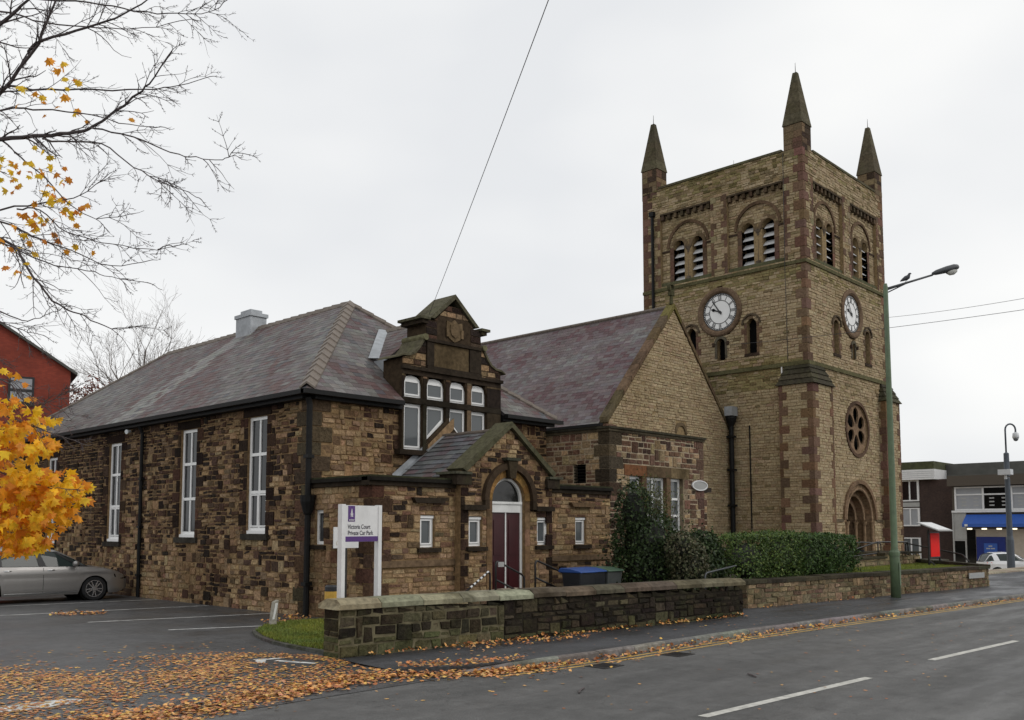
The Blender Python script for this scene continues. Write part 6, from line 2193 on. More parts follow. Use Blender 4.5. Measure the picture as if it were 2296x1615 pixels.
# ------------------------------------------------------------------ the maple at the car park entrance
LIMBS = [
    ([(1.72, 11.31, 4.15), (2.01, 10.75, 5.14), (2.55, 9.95, 5.85), (2.79, 9.51, 6.19), (2.98, 9.11, 6.62), (3.03, 8.88, 6.93), (3.06, 8.66, 7.3)], 0.055),
    ([(1.7, 11.29, 4.6), (1.98, 10.69, 5.44), (2.53, 9.89, 5.69), (2.79, 9.43, 5.71), (3.02, 8.99, 5.68), (3.18, 8.63, 5.66), (3.24, 8.37, 5.66), (3.42, 7.97, 5.85), (3.46, 7.73, 5.92), (3.52, 7.44, 6.14)], 0.05),
    ([(2.22, 11.11, 6.29), (3.0, 10.22, 6.56), (3.15, 10.01, 6.54), (3.53, 9.57, 6.51), (3.99, 9.04, 6.5), (4.22, 8.75, 6.53), (4.42, 8.48, 6.6)], 0.026),
    ([(2.07, 9.56, 6.0), (2.58, 8.87, 6.55), (2.71, 8.61, 6.73), (2.84, 8.36, 6.93)], 0.045),
    ([(2.95, 9.3, 6.54), (2.97, 9.13, 6.62), (3.19, 8.74, 6.69), (3.4, 8.37, 6.76), (3.56, 8.05, 6.87), (3.64, 7.8, 6.97)], 0.03),
    ([(3.08, 8.13, 5.5), (3.1, 7.99, 5.48), (3.31, 7.67, 5.36), (3.5, 7.36, 5.19), (3.61, 7.13, 5.12), (3.72, 6.9, 5.07), (3.74, 6.76, 5.1)], 0.016),
    ([(3.0, 8.92, 5.63), (3.06, 8.72, 5.56), (3.3, 8.34, 5.5), (3.47, 8.04, 5.25), (3.62, 7.76, 5.08), (3.66, 7.58, 4.99), (3.76, 7.34, 4.86)], 0.017),
    ([(2.25, 10.1, 4.83), (2.8, 9.39, 5.01), (3.09, 8.97, 5.05), (3.26, 8.67, 5.09), (3.39, 8.41, 5.24)], 0.02),
    ([(2.23, 10.38, 5.06), (2.87, 9.58, 4.94), (3.05, 9.27, 4.79), (3.29, 8.89, 4.62), (3.51, 8.53, 4.44), (3.7, 8.18, 4.46)], 0.022),
    ([(2.19, 10.96, 5.43), (3.01, 10.04, 4.93), (3.16, 9.79, 4.67), (3.29, 9.57, 4.35), (3.4, 9.35, 4.17), (3.51, 9.11, 4.06), (3.67, 8.84, 3.92), (3.79, 8.59, 3.92)], 0.028),
    ([(2.18, 9.46, 4.67), (2.67, 8.88, 4.55), (2.93, 8.54, 4.35), (3.17, 8.21, 4.27), (3.3, 8.0, 4.19), (3.49, 7.72, 4.13)], 0.016),
    ([(2.23, 9.89, 4.26), (2.8, 9.22, 4.0), (2.95, 8.97, 3.9), (3.06, 8.74, 3.95), (3.1, 8.58, 3.97)], 0.014),
    ([(2.34, 10.36, 4.28), (2.95, 9.71, 4.0), (3.12, 9.49, 3.9), (3.22, 9.34, 3.86)], 0.014),
    ([(2.17, 10.23, 5.68), (2.76, 9.39, 5.97), (2.93, 9.05, 5.93), (3.2, 8.6, 5.84), (3.48, 8.16, 5.68), (3.62, 7.84, 5.61)], 0.02),
    ([(2.45, 10.6, 7.35), (2.91, 10.04, 7.29), (3.21, 9.65, 7.14), (3.57, 9.2, 7.06), (3.86, 8.82, 7.02), (4.14, 8.43, 7.07)], 0.02),
    ([(2.26, 9.81, 7.17), (2.87, 9.13, 7.04), (3.27, 8.67, 6.98), (3.56, 8.34, 6.88), (3.83, 8.0, 6.83), (4.01, 7.77, 6.83), (4.11, 7.6, 6.92)], 0.02),
    ([(2.88, 9.13, 4.97), (3.0, 8.92, 4.95), (3.16, 8.69, 4.72), (3.43, 8.34, 4.6), (3.66, 8.02, 4.52), (3.72, 7.86, 4.54)], 0.014),
    ([(2.92, 9.45, 5.63), (3.12, 9.19, 5.36), (3.33, 8.94, 5.04), (3.49, 8.71, 4.94), (3.64, 8.48, 4.96)], 0.015),
    ([(2.38, 10.1, 3.63), (2.91, 9.5, 3.41), (3.08, 9.28, 3.18), (3.21, 9.07, 3.19), (3.3, 8.9, 3.27)], 0.016),
    ([(2.29, 9.95, 3.27), (2.85, 9.28, 3.05), (3.09, 8.94, 2.9), (3.24, 8.69, 2.81), (3.37, 8.45, 2.75)], 0.014),
    ([(2.29, 9.86, 2.76), (2.85, 9.2, 2.51), (3.05, 8.89, 2.4), (3.17, 8.67, 2.36), (3.28, 8.45, 2.33)], 0.016),
    ([(2.36, 10.2, 2.95), (2.97, 9.55, 2.27), (3.13, 9.31, 2.1), (3.29, 9.06, 1.98)], 0.014),
    ([(2.37, 10.7, 3.62), (3.08, 9.98, 2.82), (3.26, 9.75, 2.55), (3.38, 9.58, 2.28), (3.46, 9.44, 2.15)], 0.014),
    ([(2.29, 10.43, 4.11), (2.79, 9.95, 3.76), (2.99, 9.77, 3.54), (3.12, 9.65, 3.37), (3.28, 9.5, 3.22)], 0.014),
]
CLUMPS = [
    ((2.94, 9.12, 3.29), 0.185, 0.165, 13),
    ((2.9, 9.19, 3.05), 0.247, 0.144, 30),
    ((3.1, 8.99, 2.96), 0.165, 0.144, 22),
    ((3.0, 9.12, 2.76), 0.247, 0.124, 30),
    ((3.18, 8.94, 2.74), 0.144, 0.074, 14),
    ((2.96, 9.19, 2.55), 0.185, 0.165, 26),
    ((3.22, 8.93, 2.41), 0.227, 0.124, 44),
    ((3.06, 9.11, 2.35), 0.289, 0.185, 60),
    ((3.34, 8.82, 2.31), 0.115, 0.115, 26),
    ((3.21, 8.97, 2.14), 0.227, 0.144, 50),
    ((3.01, 9.19, 2.1), 0.227, 0.165, 46),
    ((3.11, 9.11, 1.94), 0.227, 0.124, 42),
    ((2.97, 9.26, 1.87), 0.165, 0.103, 20),
    ((3.1, 9.13, 1.79), 0.103, 0.049, 10),
    ((3.36, 8.8, 2.26), 0.082, 0.103, 12),
    ((2.88, 9.23, 2.84), 0.103, 0.247, 20),
    ((2.89, 9.3, 2.26), 0.082, 0.247, 24),
    ((3.14, 8.84, 6.27), 0.076, 0.093, 9),
    ((2.94, 9.09, 5.99), 0.127, 0.063, 5),
    ((3.17, 8.84, 5.97), 0.068, 0.059, 8),
    ((2.9, 9.11, 6.18), 0.105, 0.051, 4),
    ((3.53, 8.48, 5.92), 0.042, 0.034, 2),
    ((2.83, 9.27, 5.42), 0.148, 0.105, 14),
    ((3.11, 8.98, 5.4), 0.127, 0.105, 14),
    ((2.94, 9.18, 5.21), 0.253, 0.105, 18),
    ((3.23, 8.9, 5.0), 0.076, 0.084, 12),
    ((2.97, 9.18, 4.92), 0.211, 0.105, 14),
    ((2.99, 9.19, 4.71), 0.211, 0.105, 12),
    ((2.86, 9.36, 4.46), 0.084, 0.076, 6),
    ((3.04, 9.12, 4.81), 0.169, 0.084, 8),
    ((3.4, 8.77, 4.6), 0.084, 0.042, 3),
    ((3.17, 8.95, 5.13), 0.169, 0.084, 8),
    ((3.39, 8.67, 5.53), 0.034, 0.034, 1),
    ((3.58, 8.56, 4.73), 0.042, 0.034, 1),
    ((3.27, 8.93, 4.44), 0.042, 0.034, 1),
    ((2.88, 9.32, 4.58), 0.105, 0.042, 3),
]
rng = random.Random(77)
tree = thing('maple_tree', 'half bare maple with yellow orange leaves reaching in from the left edge', 'tree', (1.2, 13.2, 0))
br = MB()
TR0 = [Vector(p) for p in ((1.2, 13.2, -.1), (1.25, 13.0, 1.2), (1.4, 12.4, 2.6), (1.6, 11.8, 3.7), (1.75, 11.2, 4.6), (1.95, 10.8, 5.3))]
MB().tube(TR0, [.26, .22, .18, .14, .1, .06], 10).build('trunk', 'bark', tree, smooth=True)


def rnd_perp(d, r):
    v = Vector((r.gauss(0, 1), r.gauss(0, 1), r.gauss(0, 1)))
    v -= d * v.dot(d)
    return v.normalized()


def twig(p, d, L, r0, lvl, r, tips, n=6, up=.22, mb=None, c=(.09, .07, .045)):
    mb = mb or br
    pts, rad = [Vector(p)], [r0]
    d = Vector(d).normalized()
    q = Vector(p)
    for i in range(n):
        d = (d + Vector((r.gauss(0, .10), r.gauss(0, .10), r.gauss(0, .08))) + Vector((0, 0, up if i > n * .55 else -up * .45))).normalized()
        q = q + d * (L / n)
        pts.append(q.copy())
        rad.append(r0 * (1 - .68 * (i + 1) / n))
    mb.tube(pts, rad, 5 if r0 > .008 else 4, c, cap=False)
    tips.append(pts[-1])
    if lvl <= 0:
        for k in (2, 3, 4, 5):                       # short bud spurs in opposite pairs
            if k < len(pts) - 1 and r.random() < .6:
                s = rnd_perp((pts[k + 1] - pts[k]).normalized(), r)
                for sg_ in (-1, 1):
                    dd = ((pts[k + 1] - pts[k]).normalized() + s * sg_ * .9).normalized()
                    e = pts[k] + dd * L * r.uniform(.08, .2)
                    mb.tube([pts[k], e], [max(.0022, rad[k] * .6), .0018], 3, c, cap=False)
        return
    for k in range(1, n):
        if r.random() < .62:
            ax_ = (pts[k + 1] - pts[k]).normalized()
            s = rnd_perp(ax_, r)
            for sg_ in ((-1, 1) if r.random() < .55 else (1,)):
                dd = (ax_ + s * sg_ * r.uniform(.6, 1.0)).normalized()
                twig(pts[k], dd, L * r.uniform(.32, .55) * (1 - .35 * k / n), max(.0026, rad[k] * .62), lvl - 1, r, tips, n=5, up=up, mb=mb)


tips = []
for pts, r0 in LIMBS:
    P_ = [Vector(p) for p in pts]
    fine = []
    for i in range(len(P_) - 1):                     # catmull-rom through the bends
        p0, p1, p2, p3 = P_[max(i - 1, 0)], P_[i], P_[i + 1], P_[min(i + 2, len(P_) - 1)]
        for k in range(4):
            t = k / 4
            fine.append(.5 * ((2 * p1) + (p2 - p0) * t + (2 * p0 - 5 * p1 + 4 * p2 - p3) * t * t + (3 * p1 - p0 - 3 * p2 + p3) * t ** 3) + Vector((rng.gauss(0, .006), rng.gauss(0, .006), rng.gauss(0, .006))))
    fine.append(P_[-1])
    n = len(fine)
    rad = [max(.0035, r0 * .56 * (1 - .82 * i / (n - 1))) for i in range(n)]
    px0 = pix(fine[0])
    if px0 is None or px0[0] < -40:                  # root it in the trunk
        root = min(TR0, key=lambda q: (q - fine[0]).length)
        fine = [root, root.lerp(fine[0], .6)] + fine
        rad = [r0 * 1.15, r0 * 1.08] + rad
    br.tube(fine, rad, 6, cap=False)
    n = len(fine)
    for i in range(3, n - 1):
        pp = pix(fine[i])
        if pp is None or pp[0] < -60:
            continue
        if rng.random() < .46:
            ax_ = (fine[i + 1] - fine[i]).normalized()
            s = rnd_perp(ax_, rng)
            for sg_ in ((-1, 1) if rng.random() < .5 else (1,)):
                dd = (ax_ * 1.1 + s * sg_ * rng.uniform(.5, .9)).normalized()
                low = fine[i].z < 3.0
                twig(fine[i], dd, rng.uniform(.3, .75) * (1 - .5 * i / n) * (.5 if low else 1), max(.0035, rad[i] * .5), 1, rng, tips)
    if fine[-1].z > 3:
        twig(fine[-1], (fine[-1] - fine[-3]).normalized(), .16, .004, 0, rng, tips)
br.build('branches', 'bark', tree, kind='stuff')
# leaves
LEAF = [(0, -.4), (.14, -.27), (.42, -.33), (.33, -.1), (.55, .1), (.29, .16), (.28, .38), (.12, .3), (0, .55), (-.12, .3), (-.28, .38), (-.29, .16), (-.55, .1), (-.33, -.1), (-.42, -.33), (-.14, -.27)]


def leaf_geo(size, fold, r=None):
    vs1 = [(0, 0, 0)] + [(x * size, y * size, fold * size * (abs(x) * .9 + (y * y) * .5) * -1) for x, y in LEAF]
    n = len(LEAF)
    return vs1, [(0, 1 + i, 1 + (i + 1) % n) for i in range(n)]


AUT = [(.9, .56, .025), (.93, .62, .035), (.88, .48, .025), (.84, .36, .025), (.9, .53, .03), (.74, .28, .03)]
protos = []
for c in AUT:
    for s_, f_ in ((.105, .5), (.125, 1.0)):
        v_, f__ = leaf_geo(s_, f_)
        o = MB().add(v_, f__, c).build('leaf', 'leaf_autumn')
        protos.append(o.data)
        bpy.data.objects.remove(o)
cand = []
view = Vector((0, 0, 2.0))
for c, rx, ry, n in CLUMPS:
    c = Vector(c)
    rgt = Vector((sin(radians(43.64)), -cos(radians(43.64)), 0))
    for i in range(int(n * (1.45 if c[2] < 3.4 else .9))):
        a, q = rng.uniform(0, 2 * pi), sqrt(rng.random())
        p = c + rgt * (rx * q * cos(a) * (.9 if c.z < 3.4 else 1.1) - (.05 if c.z < 3.4 else 0)) + Vector((0, 0, ry * q * sin(a))) + Vector((cos(radians(43.64)), sin(radians(43.64)), 0)) * rng.uniform(-.35, .35)
        nrm = (Vector((view.x - p.x, view.y - p.y, 0)).normalized() * rng.uniform(.1, 1.1) + Vector((rng.gauss(0, .6), rng.gauss(0, .6), rng.uniform(-.1, 1.0)))).normalized()
        rot = nrm.to_track_quat('Z', 'Y').to_matrix().to_4x4() @ Matrix.Rotation(pi + rng.gauss(0, .9), 4, 'Z')
        cand.append((p, rot, rng.uniform(.75, 1.2), rng.randrange(len(protos)), c.z > 3))
cand.sort(key=lambda q: (q[0] - view).length)
rest = MB()
inv = Matrix.Translation(-WLOC[tree.name])
for i, (p, rot, s_, k, hi) in enumerate(cand):
    if hi:
        k = rng.choice([2, 3, 6, 7, 8, 10, 11])
        s_ *= .72
    M_ = Matrix.Translation(p) @ rot @ Matrix.Scale(s_, 4)
    if i % 2 == 0 and i // 2 < 300:
        o = bpy.data.objects.new('leaf', protos[k])
        col.objects.link(o)
        o.parent = tree
        o.matrix_parent_inverse = inv
        o.matrix_basis = M_
    else:
        me = protos[k]
        rest.add([tuple(M_ @ v.co) for v in me.vertices], [tuple(f.vertices) for f in me.polygons], jit(AUT[k // 2], rng, .15))
rest.build('leaves', 'leaf_autumn', tree, kind='stuff')


# ------------------------------------------------------------------ bare trees behind the hall
def far_tree(label, base, h, spread, seed, bare=True):
    r = random.Random(seed)
    t = thing('bare_tree', label, 'tree', base, 'trees beyond the hall')
    b = Vector(base)
    top = b + Vector((0, 0, h * .55))
    MB().tube([b, b + Vector((.1, .1, h * .3)), top], [h * .022, h * .016, h * .011], 7).build('trunk', 'bark_far', t)
    mb = MB()
    tp = []
    for i in range(16):
        a = r.uniform(0, 2 * pi)
        e = r.uniform(.5, 1.35)
        s = b + Vector((0, 0, h * r.uniform(.3, .55)))
        dd = Vector((cos(a) * cos(e), sin(a) * cos(e), sin(e)))
        far_branch(mb, s, dd, h * r.uniform(.35, .5) * spread, h * .008, 3, r)
    mb.build('crown', 'bark_far', t, kind='stuff')
    return t


def far_branch(mb, p, d, L, r0, lvl, r):
    pts, rad = [Vector(p)], [r0]
    d = d.normalized()
    q = Vector(p)
    n = 4
    for i in range(n):
        d = (d + Vector((r.gauss(0, .13), r.gauss(0, .13), r.gauss(.06, .1)))).normalized()
        q = q + d * (L / n)
        pts.append(q.copy())
        rad.append(max(.006, r0 * (1 - .7 * (i + 1) / n)))
    mb.tube(pts, rad, 4 if lvl > 1 else 3, cap=False)
    if lvl:
        for k in range(1, n + 1):
            for _ in range(r.choice((1, 2, 2))):
                s = rnd_perp(d, r)
                far_branch(mb, pts[k], d + s * r.uniform(.45, .9), L * r.uniform(.35, .6), max(.007, rad[k] * .6), lvl - 1, r)


far_tree('pale bare tree rising behind the hall roof to the left of the roof vent', (27.5, 60.2, -1.2), 17.2, .8, 5)
far_tree('smaller pale bare tree beside the roof vent, behind the ridge', (33.0, 60.0, -1.2), 16.2, .6, 15)
far_tree('low bare tree between the brick house and the hall roof', (22.4, 57.5, -1.2), 13.0, .7, 8)
bt = thing('berry_bush', 'reddish leafed small tree showing right against the red brick house', 'tree', (21.6, 55.0, -1.2), 'trees beyond the hall')
r_ = random.Random(6)
MB().tube([(21.6, 55.0, -1.2), (21.7, 55.0, 7.0)], [.15, .06], 6).build('trunk', 'bark_far', bt)
m = MB()
for i in range(2600):
    a, e, q = r_.uniform(0, 2 * pi), r_.uniform(-1.2, 1.4), r_.random() ** .5
    p = Vector((21.6 + 1.9 * q * cos(a) * cos(e), 55 + 1.9 * q * sin(a) * cos(e), 9.0 + 2.1 * q * sin(e)))
    if noise.noise(p * .9) < -.12:
        continue
    d = Vector((r_.gauss(0, 1), r_.gauss(0, 1), r_.gauss(0, 1))).normalized() * .08
    s = rnd_perp(d.normalized(), r_) * .05
    m.add([tuple(p - d), tuple(p + s), tuple(p + d), tuple(p - s)], [(0, 1, 2, 3)], jit((.2, .08, .06), r_, .35))
m.build('crown', 'leaf_green', bt, kind='stuff')


# ------------------------------------------------------------------ shrubs and hedge
def shrub(name, label, cat, lumps, n, size, palette, seed, z0=0.0, spray=0.0, box=False, gloss=True):
    """leafy mass made of many small leaves on the skin of several lumps, over an added solid dark core that blocks the view through"""
    r = random.Random(seed)
    c0 = lumps[0][0]
    t = thing(name, label, cat, (c0[0], c0[1], z0))
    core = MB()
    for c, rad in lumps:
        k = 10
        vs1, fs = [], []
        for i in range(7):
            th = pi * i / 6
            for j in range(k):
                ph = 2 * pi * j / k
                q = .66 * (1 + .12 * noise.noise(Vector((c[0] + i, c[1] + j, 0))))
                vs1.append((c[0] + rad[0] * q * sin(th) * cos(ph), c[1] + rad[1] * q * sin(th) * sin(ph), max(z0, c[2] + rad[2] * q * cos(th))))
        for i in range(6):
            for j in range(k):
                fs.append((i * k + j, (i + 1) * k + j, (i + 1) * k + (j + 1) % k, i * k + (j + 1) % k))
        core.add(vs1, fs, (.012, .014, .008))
    core.build('twigs', 'leaf_green', t)  # added dark blob standing for the shaded inside, no twigs modelled
    m = MB()
    tot = sum(a[1][0] * a[1][2] for a in lumps)
    for c, rad in lumps:
        for i in range(int(n * rad[0] * rad[2] / tot)):
            ph, cz = r.uniform(0, 2 * pi), r.uniform(-.9, 1)
            s_ = sqrt(1 - cz * cz)
            dr = Vector((s_ * cos(ph), s_ * sin(ph), cz))
            if box:
                mxx = max(abs(dr.x), abs(dr.y), abs(dr.z))
                dr = dr.lerp(dr / mxx, .9)
            bumpy = 1 + .16 * noise.noise(Vector((c[0], c[1], c[2])) + dr * 2.3) + .08 * noise.noise(dr * 6 + Vector(c))
            q = r.uniform(.74, 1.0) ** .5 * bumpy + (r.expovariate(1 / spray) if spray and r.random() < .25 else 0)
            p = Vector((c[0] + rad[0] * dr.x * q, c[1] + rad[1] * dr.y * q, c[2] + rad[2] * dr.z * q))
            if p.z < z0:
                continue
            d = (Vector((r.gauss(0, .7), r.gauss(0, .7), r.gauss(0.1, .7))) + dr * .5).normalized()
            s = d.cross(dr + Vector((r.gauss(0, .4), r.gauss(0, .4), r.gauss(0, .4)))).normalized()
            L = size * r.uniform(.7, 1.3)
            w = L * .34
            cc = jit(palette[r.randrange(len(palette))], r, .3)
            m.add([tuple(p - d * L * .5), tuple(p + s * w), tuple(p + d * L * .5), tuple(p - s * w)], [(0, 1, 2), (0, 2, 3)], cc)
    m.build('foliage', 'leaf_green', t, kind='stuff')
    return t


DG = [(.025, .045, .014), (.035, .06, .018), (.05, .08, .022), (.018, .03, .01)]
LG = [(.095, .15, .035), (.065, .11, .026), (.13, .18, .04), (.04, .07, .018)]
shrub('shrub', 'big dark green shrub growing in front of the vestry windows', 'shrub', [((19.6, 13.8, .9), (1.15, 1.0, 1.0)), ((19.4, 13.8, 1.65), (.9, .85, .85)), ((18.9, 13.8, 2.4), (.42, .5, .75)), ((20.6, 13.6, 1.2), (.75, .8, .75))],
      15000, .075, DG, 1, z0=0, spray=.14)
m = MB()
r_ = random.Random(12)
tp = []
for i in range(34):
    p = Vector((r_.uniform(18.6, 20.3), 13.8 + r_.uniform(-.4, .4), r_.uniform(1.9, 2.5)))
    br = m
    twig(p, (r_.gauss(.1, .35), r_.gauss(0, .3), 1), r_.uniform(.5, 1.0), .008, 1, r_, tp, mb=m)
r2 = [o for o in bpy.data.objects if o.name == 'shrub'][0]
for q in tp:
    for _ in range(8):
        p = q + Vector((r_.gauss(0, .07), r_.gauss(0, .07), r_.gauss(-.05, .1)))
        s = Vector((r_.gauss(0, 1), r_.gauss(0, 1), r_.gauss(0, 1))).normalized()
        d = rnd_perp(s, r_)
        m.add([tuple(p - d * .035), tuple(p + s * .014), tuple(p + d * .035), tuple(p - s * .014)], [(0, 1, 2), (0, 2, 3)], jit((.10, .11, .03), r_, .3))
m.build('sprays', 'leaf_green', r2, kind='stuff')
shrub('shrub', 'pale variegated shrub between the big dark shrub and the hedge', 'shrub', [((19.5, 12.6, 1.05), (.55, .5, .72)), ((19.2, 12.6, 1.5), (.35, .4, .42))], 4200, .075, [(.16, .15, .09), (.07, .085, .035), (.1, .1, .05), (.03, .035, .014)], 2, z0=.0, spray=.1)
shrub('shrub', 'dark upright shrub standing next to the left end of the clipped hedge', 'shrub', [((20.4, 12.8, 1.0), (.7, .55, .85)), ((20.6, 12.9, 1.45), (.5, .5, .5))], 6500, .09, DG, 3, z0=.0, spray=.08)
shrub('hedge', 'clipped light green hedge, left part of the hedge on the lawn', 'hedge', [((22.2, 12.55, 1.12), (1.15, .55, .72)), ((23.7, 12.45, 1.15), (1.0, .55, .74))], 15000, .065, LG, 4, z0=.55, box=True, spray=.03)
shrub('hedge', 'clipped glossy dark green hedge, right part ending near the lamp post', 'hedge', [((25.2, 12.4, 1.12), (1.0, .55, .70)), ((26.6, 12.3, 1.12), (1.15, .55, .68))], 16000, .075, [(.05, .095, .024), (.075, .13, .03), (.035, .065, .018)], 5, z0=.55, box=True, spray=.03)

# ------------------------------------------------------------------ fallen leaves
FALL = [(.58, .25, .07), (.62, .3, .08), (.5, .18, .06), (.6, .36, .14), (.42, .15, .06), (.68, .42, .1), (.5, .24, .12), (.66, .36, .12), (.3, .15, .07)]
rng = random.Random(99)
m = MB()


def drop(x, y, z, flat=.2, size=(.06, .13)):
    v_, f_ = LEAFV
    s_ = rng.uniform(*size)
    R_ = Matrix.Rotation(rng.uniform(0, 2 * pi), 3, 'Z') if rng.random() > .0 else None
    T_ = Matrix.Rotation(rng.gauss(0, flat), 3, 'X') @ Matrix.Rotation(rng.gauss(0, flat), 3, 'Y')
    fold = rng.uniform(-.25, .3)
    pts = [R_ @ (T_ @ Vector((a * s_, b * s_, fold * s_ * (a * a + b * b)))) for a, b in v_]
    lo = min(p.z for p in pts)
    m.add([(x + p.x, y + p.y, z + p.z - lo + .003) for p in pts], f_, jit(FALL[rng.randrange(len(FALL))], rng, .25))


LV = [(0, -.45), (.4, -.3), (.3, -.05), (.5, .12), (.22, .2), (0, .55), (-.22, .2), (-.5, .12), (-.3, -.05), (-.4, -.3)]
LEAFV = ([(0, 0)] + LV, [(0, 1 + i, 1 + (i + 1) % 10) for i in range(10)])


def zg(x, y):
    if x > 8.6 and y > 9.5 and in_poly(x, y, pv):
        return .006
    if y < 9.72:
        return -.098
    return zpark(y) + .002


def scatter(poly, n, keep=None, flat=.06, size=(.03, .072)):
    xs, ys = [p[0] for p in poly], [p[1] for p in poly]
    k = 0
    tries = 0
    while k < n and tries < n * 30:
        tries += 1
        x, y = rng.uniform(min(xs), max(xs)), rng.uniform(min(ys), max(ys))
        if not in_poly(x, y, poly):
            continue
        if keep and rng.random() > keep(x, y):
            continue
        drop(x, y, zg(x, y), flat, size)
        k += 1


nz = lambda x, y, s=.8: .5 + .9 * noise.noise(Vector((x * s, y * s, 4)))
scatter([(2.0, 10.0), (2.6, 14.2), (5.1, 14.8), (7.6, 14.0), (8.5, 12.6), (8.6, 10.5), (5.4, 9.6), (3.3, 9.4)], 9500, lambda x, y: 0 if (abs((x - 7.82) * -.42 + (y - 12.2) * .91) < .62 and abs((x - 7.82) * .91 + (y - 12.2) * .42) < .25 and rng.random() < .9) else nz(x, y) * (1.15 - .8 * sm(11.8, 14.4, y)))
scatter([(4.0, 14.0), (5.1, 16.6), (8.6, 15.2), (8.5, 13.0)], 150)


def band(path, w, n, flat=.5, size=(.03, .075), pw=1.0):
    L = [(Vector(path[i + 1]) - Vector(path[i])).length for i in range(len(path) - 1)]
    for _ in range(n):
        t = rng.random() ** pw * sum(L)
        for i, l in enumerate(L):
            if t <= l:
                break
            t -= l
        a, b = Vector(path[i]), Vector(path[i + 1])
        d = (b - a).normalized()
        o = rng.gauss(0, w)
        p = a + d * t + Vector((-d.y, d.x)) * o
        drop(p.x, p.y, zg(p.x, p.y) + max(0, rng.gauss(.012, .02)), flat, size)


band([(2.8, 10.3), (5.2, 10.15), (7.2, 10.35), (8.5, 10.35), (9.2, 9.85), (10.5, 9.42)], .22, 4200, .2, size=(.035, .075))
gut = [(p[0], p[1]) for p in offset([q for q in KS if 9.3 < q[0] < 34], -.12)]
band(gut, .055, 1100, .4, pw=1.9)
band(offset([q for q in KS if 9.3 < q[0] < 20], -.35), .2, 260, .3, pw=1.5)
band([(9.0, 11.75), (12.0, 11.45), (15.0, 11.17), (18.9, 10.78)], .06, 380, .5)
band([(10.6, 11.2), (13.5, 10.95)], .16, 200, .4)
band([(20.95, 11.55), (27, 10.85)], .06, 40, .5)
scatter([(8.9, 11.5), (8.9, 10.2), (19, 9.3), (27, 8.7), (27, 10.4), (19, 10.6)], 110, None, .08, (.03, .07))
scatter([(9, 9.2), (22, 8.4), (22, 5.5), (6, 3.5), (3.5, 6.5), (5, 9.6)], 150, None, .06, (.03, .07))
band([(8.3, 22.6), (9.2, 21.9)], .22, 260, .3)
band([(10.6, 17.3), (11.7, 17.5), (11.85, 18.3)], .16, 150, .4)
scatter([(8.95, 12.6), (9.0, 14.2), (9.8, 15.8), (11.5, 16.2), (11.5, 12.6)], 40)
fl = m.build('fallen_leaves', 'leaf_fallen')
tag(fl, 'orange and yellow leaves scattered over the car park entrance, gutter and wall foot', 'leaves', kind='stuff')
# twigs fallen on the road
for i, (x, y, a, L) in enumerate(((6.6, 6.1, .7, .35), (11.9, 6.6, .9, .3), (9.2, 7.6, .5, .4))):
    o = MB().tube([(x, y, -.085), (x + cos(a) * L * .5, y + sin(a) * L * .5 + .02, -.082), (x + cos(a) * L, y + sin(a) * L, -.087)], [.012, .015, .008], 5).build('twig', 'bark')
    tag(o, ['dark twig lying on the road nearest the lower edge', 'dark twig lying on the road between kerb and centre dash', 'dark twig on the road close to the yellow lines'][i], 'twig', 'twigs fallen on the road')


# ------------------------------------------------------------------ cars
def interp(tab, x):
    if x <= tab[0][0]:
        return tab[0][1]
    for (a, b), (c, d) in zip(tab, tab[1:]):
        if x <= c:
            t = (x - a) / (c - a)
            return b + (d - b) * t
    return tab[-1][1]


def ismooth(tab, x):
    return (interp(tab, x - .06) + interp(tab, x) * 2 + interp(tab, x + .06)) / 4


